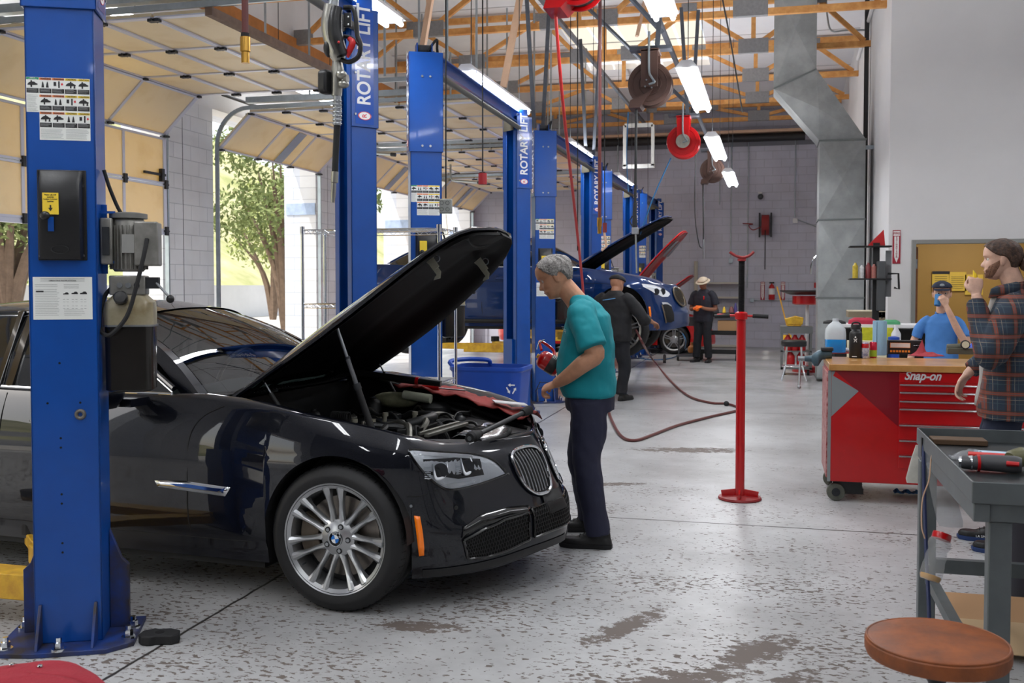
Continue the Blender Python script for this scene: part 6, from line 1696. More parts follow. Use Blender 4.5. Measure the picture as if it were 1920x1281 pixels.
k = MB(); torso(k, [(0, 0, .82, .13, .2), (0, 0, .9, .13, .205), (0, 0, 1.1, .125, .205), (-.01, 0, 1.3, .12, .215), (-.02, 0, 1.39, .1, .18), (-.02, 0, 1.45, .075, .1), (-.01, 0, 1.47, .065, .07)])
limb(k, [(-.01, -.13, 1.39), (-.01, -.2, 1.35), (-.0, -.25, 1.24), (-.005, -.265, 1.16)], [.075, .08, .076, .08], 16); limb(k, [(-.01, .13, 1.39), (-.01, .2, 1.35), (0, .25, 1.24), (-.005, .265, 1.16)], [.075, .08, .076, .08], 16)
s5 = k.build('work_shirt', mat('charcoal_work_shirt', (34, 36, 48), .8, var=.2, scale=6), pf); soft(s5, .011, 4, .025)
MB().box((.115, .07, 1.3), (.02, .03, .07)).build('pocket_tools', chrome, s5)
k = MB(); torso(k, [(0, 0, .8, .12, .17), (0, 0, .88, .12, .17), (0, 0, .92, .12, .17)])
limb(k, [(0, .09, .84), (.02, .1, .5), (.0, .12, .2), (0, .12, .09)], [.11, .085, .078, .075], 16); limb(k, [(0, -.09, .84), (.02, -.1, .5), (0, -.14, .2), (0, -.14, .09)], [.11, .085, .078, .075], 16)
t5 = k.build('trousers', mat('black_trousers', (26, 27, 34), .85, var=.2, scale=5), pf); soft(t5, .011, 4, .03)
shoe('boot', blk, black_rubber, pf, (0, .13, 0), .2, 1.1); shoe('boot', blk, black_rubber, pf, (0, -.14, 0), -.1, 1.1)
# ================================================================ other vehicles, duct, reels, hoses, far wall
_y = radians(14.367); _p = radians(2.1)
_R = V((cos(_y), sin(_y), 0)); _F = V((-sin(_y)*cos(_p), cos(_y)*cos(_p), -sin(_p))); _U = _R.cross(_F)
def at(x, y, Y):
    """point of the place seen at photo position (x, y) on the plane Y metres down the shop"""
    r = _R*((x-960)/1900)+_F-_U*((y-604.67)/1900); return V((0, 0, 1.55))+r*(Y/r.y)
def fl(x, y, z=0):
    r = _R*((x-960)/1900)+_F-_U*((y-604.67)/1900); return V((0, 0, 1.55))+r*((z-1.55)/r.z)

def simple_car(name, label, loc, paint, sz, hood_a, wheel_style, wz, wr, liner=None, hood_L=1.45, rz=0, hx=-.74):
    root = empty(name, loc, label, 'car', rz=rz); root.scale = (1, 1, sz)
    c = Car(); b = c.body(root, paint); c.greenhouse(root, paint, seats=False)
    T, hd, hp_ = c.hood(root, paint, hood_a, under=liner, L_=hood_L, droop=.1, crown=.06, hx=hx)
    for xw in (0, -c.wb):
        for sd in (1, -1):
            M = Matrix.Translation((xw, -sd*.925, wz)) @ Matrix.Diagonal((1, 1, 1/sz, 1))
            if sd < 0: M = M @ Matrix.Rotation(pi, 4, 'Z')
            wheel('wheel', root, wr, wr*.74, wheel_style, M=M)
    k = MB(); rim = [V(c.hopen(q*.5)) for q in range(17)]
    loop = [V((p.x, -p.y, p.z)) for p in rim][::-1]+rim[1:]
    k.grid([[p, V((p.x*.95-.03, p.y*.92, .5))] for p in loop]); k.add([V((p.x*.95-.03, p.y*.92, .62)) for p in loop], [tuple(range(len(loop)))])
    k.build('engine_bay', eb_m, root, smooth=True)
    e = MB(); e.ring_loft([[(x*.33-.25, y*.3, z) for x, y in rrect(2, 2, .35, 4)] for z in (.6, .76, .79)]); e.build('engine_cover', eb_g, root, smooth=True)
    return root, c, b, T, hd
suv, SCr, sb, ST, shd = simple_car('blue_suv', 'dark blue SUV raised on the third lift with its hood open', (-2.03, 14.9, .75), blue_car, 1.06, radians(31), 'six', .17, .385, hood_L=1.52)
top = [(5.6, .775), (4.6, .758), (3.6, .722), (2.7, .69), (2.3, .655)]; bot = [(5.5, .735), (4.6, .655), (3.6, .6), (2.7, .6), (2.3, .63)]
h_ = SCr.patch([top, [(lerp(a[0], b[0], .5), lerp(a[1], b[1], .5)) for a, b in zip(top, bot)], bot], .006, 'headlight', lamp_silver, sb, sp='c', n=24)
for c0 in (4.4, 3.5): MB().lathe([(0, 0), (.04, 0), (.045, .01)], SCr.P(c0, .67, .01), (.5, -.8, 0), 18).build('projector', mat('lamp_dark_bezel', (52, 54, 58), .25, .6), h_, smooth=True)
SCr.patch([[(5.3, .755), (4, .72), (2.8, .68)], [(5.2, .735), (4, .7), (2.8, .665)]], .012, 'light_bar', lamp_white, h_, sp='c', n=14)
SCr.patch([[(5.12, .475), (5.05, .38), (5.02, .29)], [(4.97, .475), (4.91, .38), (4.88, .29)]], .008, 'side_reflector', amber, sb, sp='c', n=8, solid=.005)
f_ = SCr.patch([[(3.8, .5), (3.2, .5), (2.7, .47)], [(3.7, .38), (3.2, .37), (2.7, .37)], [(3.5, .27), (3.1, .26), (2.7, .28)]], .012, 'side_intake', seam_m, sb, sp='c', n=16)
SCr.patch([[(3.9, .53), (3.5, .53), (3.1, .525), (2.7, .49)], [(3.8, .5), (3.5, .505), (3.1, .5), (2.7, .47)]], .016, 'intake_trim', chrome, f_, sp='c', n=14)
SCr.patch([[(3.95, .5), (3.85, .37), (3.62, .25)], [(3.82, .5), (3.72, .37), (3.5, .26)]], .016, 'intake_trim', mat('bronze_trim', (120, 108, 92), .3, .8), f_, sp='c', n=8)
for sy in (-1, 1):
    k = MB(); o_ = [SCr.front_pt(sy*.17+.14*cos(a)*.95, .60+.125*sin(a), .02) for a in [2*pi*i/20 for i in range(20)]]
    g_ = MB().add([SCr.front_pt(sy*.17, .6, .015)]+o_+[o_[0]], [(0, i+1, i+2) for i in range(20)]).build('kidney_grille', matte_black, sb, fix=False)
    MB().tube(o_+[o_[0]], .012, 8).build('grille_surround', mat('bronze_trim', (120, 108, 92), .3, .8), g_, smooth=True)
    k = MB()
    for q in range(8): y = sy*.17-.11+.22*q/7; k.bar(SCr.front_pt(y, .52, .022), SCr.front_pt(y, .68, .022), .006)
    k.build('grille_bar', mat('bronze_trim', (120, 108, 92), .3, .8), g_)
g = MB()
for pts in ([(-.62, .955), (-.73, .9), (-.80, .6), (-.79, .30)], [(-1.98, .975), (-1.99, .5), (-1.97, .3)]): SCr.line(pts, None, None, None, .004, k=g)
SCr.line([(.0, .76), (-.4, .78), (-1.2, .8), (-2.4, .82)], None, None, None, .003, off=.002, k=g)
g.build('panel_gap', seam_m, sb, smooth=True)
for x in (-1.66, -2.75):
    k = MB(); rings = []
    for i in range(9): t = -1+i/4; q = SCr.side_pt(x+t*.12, .85); rings.append([q+V((0, -.03, .012)), q+V((0, -.03, -.012)), q+V((0, 0, -.02)), q+V((0, 0, .02))])
    k.ring_loft(rings); k.build('door_handle', blue_car, sb, smooth=True)
k = MB(); SCr_l = [SCr.side_pt(x, .27, .012) for x in (-.45, -1.2, -2.0, -2.68)]; k.tube(SCr_l, .03, 6); k.build('sill_trim', matte_black, sb)
MB().ell((-1.1, -1.03, 1.03), (.07, .1, .085)).build('side_mirror', blue_car, suv, smooth=True)
red_under = mat('red_frame_underside', (196, 20, 24), .35, var_col=(120, 8, 12), scale=3, coat=.4)
rcar, rC, rb, rT, rh = simple_car('red_car', 'red car on the fourth lift, only its raised hood showing above the blue SUV', (-2.5, 19.7, .7), red_car, 1.0, radians(50), 'six', .35, .34, red_under, 1.25, hx=.03)
for s_ in (-1, 1): MB().add([rT @ V(p) for p in ((.6, s_*.1, -.09), (1.02, s_*.1, -.11), (.98, s_*.38, -.11), (.65, s_*.48, -.1))], [(0, 1, 2, 3)]).build('hood_cutout', mat('hood_recess_grey', (120, 122, 130), .6), rh, solid=.004)
rc2, rC2, rb2, rT2, rh2 = simple_car('red_car', 'small red car at the far end, hood up and front wheel showing behind the cart', (-2.12, 23.85, 0), red_car, 1.0, radians(40), 'five', .33, .33, red_under, 1.35)

# ---- sheet-metal duct dropping from the roof and down the right wall
duct_m = mat('galvanised_duct', (166, 170, 170), .5, .3, var_col=(134, 138, 138), scale=2.2)
dy0, dy1 = 17.0, 17.75
d = empty('air_duct', (1.05, 17.4, 0), 'large galvanised sheet-metal air duct dropping from the roof and down beside the right wall', 'air duct')
def seg(pts, name):
    k = MB(); (a, za), (b, zb), (c, zc), (e, ze) = pts   # left-bottom, right-bottom, right-top, left-top
    vs = [(x-1.05, y-17.4, z) for y in (dy0, dy1) for x, z in pts]
    m_ = ((a+b+c+e)/4-1.05, dy0-17.4-.06, (za+zb+zc+ze)/4)
    vs.append(m_)
    k.add(vs, [(0, 1, 8), (1, 2, 8), (2, 3, 8), (3, 0, 8), (7, 6, 5, 4), (0, 4, 5, 1), (1, 5, 6, 2), (2, 6, 7, 3), (3, 7, 4, 0)])
    o = k.build(name, duct_m, d)
    q = MB().bb((min(a, b)-1.05-.012, dy0-17.4-.012, za-.012), (max(a, b)-1.05+.012, dy1-17.4+.012, za+.012)) if abs(za-zb) < .01 else MB().bar((a-1.05, dy0-17.4-.01, za), (b-1.05, dy0-17.4-.01, zb), .02)
    q.build('flange', mat('duct_flange', (120, 126, 126), .5, .5), o)
x0, x1 = .72, 1.42
for z0, z1 in ((0.05, 1.35), (1.35, 2.6), (2.6, 3.86)): seg([(x0, z0), (x1, z0), (x1, z1), (x0, z1)], 'duct_section')
seg([(x0, 3.86), (x1, 3.86), (.66, 5.0), (.0, 4.72)], 'duct_offset')
seg([(.0, 4.72), (.66, 5.0), (.66, 6.42), (.0, 6.42)], 'duct_riser')
tbar('steel_post', (1.49, 17.9, 0), (1.49, 17.9, 6.3), .07, .07, mat('black_post', (40, 40, 42), .5), 'dark steel post between the duct and the right wall', 'post')
tbar('duct_strap', (1.42, 17.1, 3.74), (1.55, 17.1, 3.74), .05, .06, galv, 'small metal strap fixing the duct to the right wall', 'strap')

# conduits on the right wall and roof
k = MB().tube([(1.51, 15.0, 6.15), (1.51, 20.0, 5.75)], .03, 8); tag(k.build('conduit', white_paint, smooth=True), 'white conduit pipe running along the top of the right wall', 'pipe')
for i, (y, z) in enumerate(((15.8, 6.0), (16.5, 5.98), (18.2, 5.85))):
    k = MB().tube([(1.53, y, z), (1.2, y, z+.02), (.95, y+.1, z+.05), (.88, y+.1, z+.3), (.86, y+.1, deck_z(y)-.05)], .016, 8, sm=4)
    tag(k.build('conduit', galv, smooth=True), ['thin conduit bending off the right wall, nearest of three', 'thin conduit bending off the right wall, middle of three', 'thin conduit bending off the right wall behind the duct'][i], 'pipe')
k = MB().cyl((XL, YF-.35, 5.16), (.75, YF-.35, 5.16), .1, 16); tag(k.build('black_pipe', mat('black_main_pipe', (30, 30, 33), .5), smooth=True), 'thick black pipe running high across the front of the grey block wall', 'pipe')
k = MB().bb((XL, YF-.55, 5.27), (.75, YF-.28, 5.33)); tag(k.build('timber_ledge', brace), 'pale timber ledge running above the thick black pipe', 'ledge')
hp0 = at(1198, 235, 22.5)
k = MB().box(hp0, (.62, .1, .08)).box(hp0+V((-.31, 0, -.45)), (.07, .1, .9)).box(hp0+V((.31, 0, -.45)), (.07, .1, .9)).box(hp0+V((0, 0, -.9)), (.7, .1, .08)); tag(k.build('hanging_frame', mat('dull_frame', (170, 170, 168), .5)), 'white hanging rectangular frame under the far trusses', 'frame')

# ---- hose and cord reels
brown = mat('brown_reel_enamel', (84, 60, 52), .45, var=.15, scale=5)
def reel(name, c, r, m, label, cat='hose reel', disc=None, rz=0):
    t = empty(name, c, label, cat, rz=rz)
    MB().lathe([(.03, -.09), (r*.98, -.09), (r, -.084), (r, -.076), (r*.97, -.07), (r*.55, -.065), (r*.55, .065), (r*.97, .07), (r, .076), (r, .084), (r*.98, .09), (.03, .09)], (0, 0, 0), (0, 1, 0), 44).build('spool', m, t, smooth=True)
    k = MB(); k.torus((0, -.092, 0), r*.78, .006, (0, 1, 0), 40, 6).torus((0, -.092, 0), r*.5, .006, (0, 1, 0), 40, 6); k.build('flange_bead', m, t, smooth=True)
    MB().lathe([(r*.6, -.06), (r*.85, -.05), (r*.85, .05), (r*.6, .06)], (0, 0, 0), (0, 1, 0), 36).build('wound_hose', black_rubber, t, smooth=True)
    MB().bb((-.09, -.14, -.04), (.09, -.125, r+.12)).bb((-.09, .125, -.04), (.09, .14, r+.12)).bb((-.1, -.14, r+.1), (.1, .14, r+.13)).build('bracket', m, t, bevel=.004)
    MB().bb((-.22, -.08, r+.13), (.22, .08, r+.17)).build('mount_bar', strut, t)
    if disc:
        MB().cyl((0, -.15, 0), (0, -.142, 0), r*.42, 32).build('centre_disc', disc, t, smooth=True)
    else:
        k = MB()
        for a in range(4): k.cyl((.05*cos(a*pi/2+.6), -.142, .05*sin(a*pi/2+.6)-.01), (.05*cos(a*pi/2+.6), -.152, .05*sin(a*pi/2+.6)-.01), .01, 6)
        k.build('hub_bolt', steel, t)
        MB().add([(-.02, -.145, -.1), (.04, -.145, -.06), (-.1, -.145, -r-.02), (-.22, -.145, -r-.02), (-.2, -.145, -r*.75), (-.02, .145, -.1), (.04, .145, -.06), (-.1, .145, -r-.02), (-.22, .145, -r-.02), (-.2, .145, -r*.75)], [(0, 1, 2, 3, 4), (9, 8, 7, 6, 5), (2, 7, 8, 3), (3, 8, 9, 4), (1, 6, 7, 2)]).build('guide_arm', m, t)
    MB().tube([(-.0, -.16, r+.3), (0, -.16, r*.6), (.03, -.175, .05), (.06, -.17, .0), (.0, -.16, -.02)], .012, 8, sm=5).build('inlet_pipe', galv, t, smooth=True)
    return t
alu_disc = mat('riveted_disc', (176, 172, 160), .5, .4, var=.3, scale=30)
c1 = at(1220, 160, 11); reel('hose_reel', c1, .235, brown, 'large brown hose reel hanging from the roof, biggest in view')
c2 = at(1282, 267, 15); reel('cord_reel', c2, .24, red_paint, 'red cord reel with a pale round centre hanging mid-shop', 'cord reel', alu_disc)
c3 = at(1336, 320, 20); reel('hose_reel', c3, .235, brown, 'small-looking brown hose reel, farthest and right of the red reel')
c4 = at(1085, -30, 7); reel('hose_reel', c4, .17, red_paint, 'red hose reel cut off by the top edge of the photo')

def hose(name, pts, r, m, label, cat='hose', end=None, sm=6, em=None, er=None, group=None):
    o = MB().tube(pts, r, 8, sm=sm).build(name, m, smooth=True); tag(o, label, cat, group)
    if end:
        p = V(pts[-1]); q = V(pts[-2]); d_ = (p-q).normalized()
        MB().tube([p-d_*.03, p+d_*end*.4, p+d_*end*.45, p+d_*end], [r*1.5, r*1.5, (er or r)*1.2, (er or r)*1.2], 10).build('end_fitting', em or mat('brass', (196, 150, 70), .3, .9), o, smooth=True)
    return o
oxblood = mat('oxblood_hose', (98, 48, 46), .45)
redh = mat('red_air_hose', (190, 44, 44), .4)
blueh = mat('blue_air_hose', (30, 100, 150), .4)
b = at(460, 60, 4.3); hose('air_hose', [(b.x, b.y, 7.2), (b.x, b.y, 4), tuple(at(460, 82, 4.3))], .016, oxblood, 'dark red air hose with brass tip hanging at upper left', end=.09)
q = bpy.data.objects['air_hose']; MB().tube([at(460, 62, 4.3), at(459, 84, 4.3)], .02, 10).build('tape_wrap', black_rubber, q, smooth=True)
hose('red_hose', [tuple(at(1040, 8, 7)), tuple(at(1056, 200, 7.4)), tuple(at(1075, 370, 8.4)), tuple(at(1092, 530, 9.5)), tuple(at(1100, 640, 10.3))], .012, redh, 'bright red air hose running down from the upper red reel')
b = at(1125, 0, 8); hose('dark_hose', [(b.x, b.y, 7.0), tuple(b), tuple(at(1124, 415, 8.2))], .014, oxblood, 'dark red hose hanging straight down in front of the fourth lift', end=.1)
for i, (x0_, y1_, x1_, Y, r_) in enumerate(((836, 372, 836, 7.5, .006), (905, 322, 905, 8, .006), (1083, 470, 1083, 9, .005), (1133, 420, 1134, 9.5, .005), (1306, 455, 1318, 14.9, .007), (1318, 480, 1318, 19.9, .008), (1215, 470, 1215, 16, .004), (1408, 30, 1440, 15, .012))):
    lab = ['black cord holding the grey outlet box', 'black cord holding the small red pendant switch', 'thin black cord hanging left of the dark red hose', 'thin cord with red connector right of the dark red hose', 'black cord hanging from the red cord reel', 'black hose hanging from the small brown reel', 'thin line hanging above the open hood of the SUV', 'dark cable sloping from the roof right of the tube light'][i]
    b = at(x0_, 60, Y)
    if i == 4: hose('cord', [tuple(at(1304, 290, Y)), tuple(at(1303, 400, Y)), tuple(at(1310, 455, Y)), tuple(at(1316, 466, Y))], r_, black_rubber, lab, 'cord')
    elif i == 5: hose('drop_hose', [tuple(at(1318, 345, Y)), tuple(at(1319, 420, Y)), tuple(at(1319, 452, Y))], .014, black_rubber, lab, 'hose', end=.35, er=.012, em=steel)
    elif i == 7: hose('roof_cable', [tuple(at(1355, 0, Y)), tuple(at(1372, 90, Y+1)), tuple(at(1392, 210, Y+3))], r_, black_rubber, lab, 'cable')
    else: hose('cord', [(b.x, b.y, deck_z(Y)-.05), tuple(b), tuple(at(x1_, y1_, Y))], r_, black_rubber, lab, 'cord', sm=0)
c = at(836, 387, 7.5); k = MB().box(c, (.1, .06, .11), rz=.3); o = k.build('outlet_box', mat('grey_outlet_box', (150, 152, 148), .5, .4, var=.2, scale=40), bevel=.006); tag(o, 'grey metal outlet box hanging on a cord before the second lift', 'outlet box')
k = MB()
for x in (-.022, .022):
    for z in (-.025, .025): k.torus(c+V((x*.955, -.032+x*.3, z)), .014, .0015, (0.3, -1, 0), 16, 5)
k.build('outlet_face', dark_steel, o)
hose('chain_wire', [tuple(at(836, 402, 7.5)), tuple(at(840, 440, 7.5))], .002, brace, 'thin wire dangling under the grey outlet box', 'wire', sm=0)
o = MB().cyl(at(905, 325, 8), at(905, 346, 8), .035, 14).build('pendant_switch', mat('dull_red_plastic', (150, 26, 34), .45), smooth=True); tag(o, 'small dark red pendant switch hanging between the second and third lifts', 'switch')
o = MB().cyl(at(1134, 418, 9.5), at(1134, 436, 9.5), .02, 12).build('red_plug', mat('maroon_plug', (120, 34, 34), .5)); tag(o, 'maroon plug on a thin cord in front of the fourth lift', 'plug'); MB().tube([at(1133, 436, 9.5), at(1137, 462, 9.5), at(1128, 470, 9.5)], .012, 8).build('plug_pins', brace, o)
# oil hose and gun from the large brown reel
o = hose('oil_hose', [tuple(at(1193, 205, 10.95)), tuple(at(1192, 300, 10.95)), tuple(at(1191, 385, 10.95))], .014, black_rubber, 'black oil hose with a dispensing gun hanging from the large brown reel', sm=0)
MB().tube([at(1191, 380, 10.95), at(1190, 402, 10.95), at(1190, 425, 10.95), at(1192, 432, 10.95)], [.02, .022, .03, .02], 10).build('gun_body', dark_steel, o, smooth=True)
MB().tube([at(1186, 405, 10.95), at(1181, 415, 10.95), at(1188, 428, 10.95)], .008, 6, sm=3).build('trigger_guard', black_plastic, o, smooth=True)
MB().box(at(1191, 433, 10.95), (.07, .07, .07)).build('meter', steel, o, bevel=.006)
MB().tube([at(1192, 440, 10.95), at(1193, 480, 10.95), at(1194, 512, 10.95)], .01, 8).build('nozzle_tube', steel, o, smooth=True)
hose('blue_hose', [tuple(at(1258, 296, 15)), tuple(at(1225, 370, 15)), tuple(at(1200, 440, 15))], .01, blueh, 'blue air hose slanting down from beside the red cord reel')
hose('blue_hose', [tuple(at(1178, 210, 15.5)), tuple(at(1175, 290, 15.5)), tuple(at(1178, 360, 15.5))], .009, blueh, 'blue air hose hanging behind the large brown reel')

# ---- oil control gun in the foreground (upper left)
Y0 = 3.35
def g(x, y, dy=0): return at(x, y, Y0+dy)
gun = tag(MB().tube([g(628, -60), g(626, 0), g(624, 14)], [.012, .017, .02], 14).build('oil_gun', steel, smooth=True), 'black and silver oil control gun with red trigger hanging in the foreground', 'oil gun')
MB().tube([g(622, 10), g(618, 40), g(620, 68), g(632, 100), g(636, 116)], [.026, .03, .028, .03, .02], 16, sm=5, flat=1).build('valve_body', mat('brushed_nickel', (180, 178, 170), .3, .85, var=.2, scale=20), gun, smooth=True)
MB().tube([g(632, 14, -.03), g(628, 40, -.035), g(630, 70, -.035), g(642, 104, -.03)], [.02, .024, .026, .02], 14, sm=5).build('grip_cover', black_plastic, gun, smooth=True)
MB().tube([g(645, 14, -.01), g(662, 16, -.01), g(668, 40, -.01), g(670, 66, -.01), g(676, 84, -.01), g(672, 106, -.01), g(655, 116, -.01), g(640, 112, -.01)], .0085, 10, sm=5).build('trigger_guard', black_plastic, gun, smooth=True)
MB().tube([g(645, 68, -.01), g(660, 72, -.01), g(674, 84, -.01)], .007, 8, sm=4).build('guard_bridge', black_plastic, gun, smooth=True)
MB().tube([g(654, 72, -.02), g(661, 80, -.02), g(655, 96, -.02), g(652, 108, -.02)], [.008, .012, .011, .004], 10, sm=4).build('trigger', mat('trigger_red', (190, 30, 36), .35), gun, smooth=True)
k = MB().box(g(652, 38, -.02), (.028, .012, .05)); o = k.build('switch_plate', black_plastic, gun, bevel=.003)
for yy in (32, 46): MB().ell(g(653, yy, -.03), (.004,)*3).build('plate_screw', chrome, o, smooth=True)
MB().ell(g(635, 79, -.062), (.0045,)*3).build('red_lock', mat('trigger_red', (190, 30, 36), .35), gun, smooth=True)
MB().ell(g(617, 90, -.01), (.02, .02, .034)).build('swivel_cover', black_plastic, gun, smooth=True)
k = MB().tube([g(632, 112), g(633, 130), g(632, 150), g(631, 180)], [.016, .022, .02, .018], 14); 
k.ell(g(640, 140, -.02), (.02, .018, .016)).ell(g(644, 158, -.01), (.02, .02, .014)).cyl(g(646, 148, -.01), g(652, 148, -.01), .016, 10); k.build('meter_manifold', mat('brushed_nickel', (180, 178, 170), .3, .85), gun, smooth=True)
rm = frame(g(604, 155, -.0), (0.2, 1, 0), (0, 0, 1)); k = MB().prism(rrect(.06, .085, .018, 4), .035, rm); k.build('meter_housing', black_plastic, gun, bevel=.008)
MB().tube([g(632, 178), g(633, 205), g(632, 235)], .014, 12).build('ribbed_sleeve', steel, gun, smooth=True)
k = MB()
for i in range(7): k.torus(g(632, 190+7*i), .0155, .002, (0, 0, 1), 18, 6)
k.build('sleeve_rings', steel, gun)
MB().tube([g(632, 235), g(630, 280), g(628, 325)], .0115, 12, sm=4).build('rubber_extension', black_rubber, gun, smooth=True)
MB().tube([g(628, 322), g(627, 342), g(626, 343), g(625, 365), g(624, 380)], [.013, .013, .009, .009, .006], 12).build('nozzle_tip', mat('brushed_nickel', (180, 178, 170), .3, .85), gun, smooth=True)

# ---- far wall fittings
def wallbox(name, x, y, w_, h_, m, label, cat, dpt=.06, Y=YF-.035):
    c = at(x, y, Y); o = MB().box(c, (w_, dpt, h_)).build(name, m, bevel=.004); return tag(o, label, cat)
def conduit(name, pts, label, r=.012, Y=YF-.03):
    return tag(MB().tube([at(x, y, Y) for x, y in pts], r, 8).build(name, galv, smooth=True), label, 'conduit')
conduit('conduit', [(1372, 250), (1370, 482)], 'vertical conduit down the grey wall to a small box left of the jack stand')
conduit('conduit', [(1404, 255), (1401, 540)], 'vertical conduit on the grey wall just right of the jack stand')
conduit('conduit', [(1492, 250), (1490, 408)], 'vertical conduit on the grey wall near the duct')
conduit('conduit', [(1495, 412), (1530, 425)], 'short bent conduit between the wall box and the duct')
conduit('conduit', [(1410, 563), (1530, 565)], 'low horizontal conduit on the grey wall under the extinguisher')
conduit('conduit', [(1350, 250), (1349, 384)], 'vertical conduit on the grey wall above the far shelves')
wallbox('junction_box', 1370, 489, .1, .12, galv, 'small grey junction box left of the jack stand top', 'junction box')
wallbox('junction_box', 1491, 414, .12, .12, white_paint, 'pale junction box on the grey wall near the duct', 'junction box')
wallbox('junction_box', 1410, 563, .1, .1, galv, 'grey junction box on the wall behind the jack stand', 'junction box')
o = wallbox('dome_camera', 1425, 362, .1, .05, white_paint, 'white dome camera on the grey block wall', 'camera'); MB().ell(at(1426, 369, YF-.1), (.07, .07, .07)).build('dome', mat('smoked_dome', (60, 62, 66), .2), o, smooth=True)
rr = empty('wall_reel', at(1435, 422, YF-.12), 'red hose reel in a black frame on the grey wall', 'hose reel')
MB().cyl((-.09, 0, 0), (.09, 0, 0), .25, 28).build('spool', mat('dull_red_reel', (150, 40, 40), .6, var=.3, scale=20), rr, smooth=True)
MB().bb((-.16, -.06, -.3), (-.12, .08, .3)).bb((.12, -.06, -.3), (.16, .08, .3)).build('frame', dark_steel, rr)
MB().tube([(0, -.2, -.1), (0, -.2, -.6), (0, -.2, -1.1)], .012, 8).build('reel_hose', black_rubber, rr, smooth=True)
MB().tube([(-.1, -.1, -.05), (-.3, -.05, -.12), (-.4, .0, .0), (-.3, .02, .03), (-.55, .08, .05)], .012, 8, sm=4).build('feed_hose', mat('dull_red_reel', (150, 40, 40), .6), rr, smooth=True)
ext_white, ext_red = mat('sign_white', (235, 232, 230), .5), mat('sign_maroon', (160, 30, 50), .5)
def ext_sign(c, h, label, letters=True):
    w_ = h/4.5; t = tag(MB().box(c, (w_, .008, h)).build('extinguisher_sign', ext_red), label, 'sign')
    f = c+V((0, -.0052, 0))
    MB().add([f+V((-w_*.3, 0, -h*.3)), f+V((w_*.3, 0, -h*.3)), f+V((0, 0, -h*.47))][::-1]+[], [(0, 1, 2)]).add([f+V((-w_*.3, 0, -h*.31)), f+V((w_*.3, 0, -h*.31)), f+V((w_*.3, 0, h*.31)), f+V((-w_*.3, 0, h*.31))], [(0, 1, 2, 3)]).add([f+V((-w_*.42, 0, h*.33)), f+V((w_*.42, 0, h*.33)), f+V((w_*.42, 0, h*.47)), f+V((-w_*.42, 0, h*.47))], [(0, 1, 2, 3)]).build('arrow_panel', ext_white, t, fix=False)
    fr_ = f+V((0, -.001, 0))
    text('sign_lettering', 'FIRE', h*.1, frame(fr_+V((0, 0, h*.4)), (1, 0, 0), (0, 0, 1)), ext_red, t, depth=.0004, fat=.0008)
    for i, ch in enumerate('EXTINGUISHER'): text('sign_lettering', ch, h*.062, frame(fr_+V((0, 0, h*.28-i*h*.053)), (1, 0, 0), (0, 0, 1)), ext_red, t, depth=.0004, fat=.0008)
ext_sign(at(1681, 463, YD-.03), .46, 'FIRE EXTINGUISHER sign on the white office wall left of the doorway')
ext_sign(at(1430, 546, YF-.01), .46, 'narrow extinguisher sign left of the far fire extinguisher')
ext_sign(at(1468, 546, YF-.01), .46, 'narrow extinguisher sign right of the far fire extinguisher')
c = at(1447, 547, YF-.12); o = tag(MB().lathe([(0, -.2), (.07, -.2), (.075, -.18), (.075, .1), (.05, .16), (.02, .18), (.02, .2)], c, n=20).build('fire_extinguisher', red_paint, smooth=True), 'red fire extinguisher hanging on the grey block wall', 'fire extinguisher')
MB().lathe([(.0765, -.07), (.0765, .08)], c, n=20, caps=False).build('label', white_paint, o, smooth=True); MB().box(c+V((0, 0, .22)), (.12, .04, .04)).build('valve', black_plastic, o)
o = wallbox('alarm_box', 1539, 535, .32, .13, red_paint, 'red wall box with a blue screen beside the duct', 'box'); MB().box(at(1543, 535, YF-.07), (.1, .01, .07)).build('screen', mat('cyan_screen', (90, 190, 210), .4), o)
wood_b = mat('pale_shelf_board', (200, 196, 186), .6)
for i, (y, xa, xb) in enumerate(((531, 1322, 1396), (558, 1330, 1396), (590, 1330, 1396), (648, 1300, 1396))):
    a, b = at(xa, y, YF-.2), at(xb, y, YF-.2); tag(MB().bb((a.x, YF-.4, a.z-.02), (b.x, YF-.001, a.z+.02)).build('wall_shelf', wood_b), ['top pale shelf board on the grey wall behind the far mechanic', 'middle pale shelf board on the grey wall behind the far mechanic', 'lower pale shelf board on the grey wall behind the tool cart', 'floor-level pale shelf board behind the tool cart'][i], 'shelf', 'shelf boards on the grey wall')
tag(MB().cyl(at(1305, 600, YF-.1), at(1305, 490, YF-.1), .045, 12).build('drain_pipe', mat('beige_pipe', (190, 184, 170), .6), smooth=True), 'beige upright pipe on the grey wall behind the hatted mechanic', 'pipe')
a, b = at(1457, 538, 23.5), at(1483, 640, 22.6); o = tag(MB().cyl(a, b, .016, 8).build('broom', mat('yellow_handle', (214, 160, 50), .5), smooth=True), 'yellow-handled broom leaning against the grey wall', 'broom'); MB().box(at(1475, 637, 22.55), (.2, .1, .2)).build('broom_head', mat('broom_yellow', (230, 180, 30), .7), o)

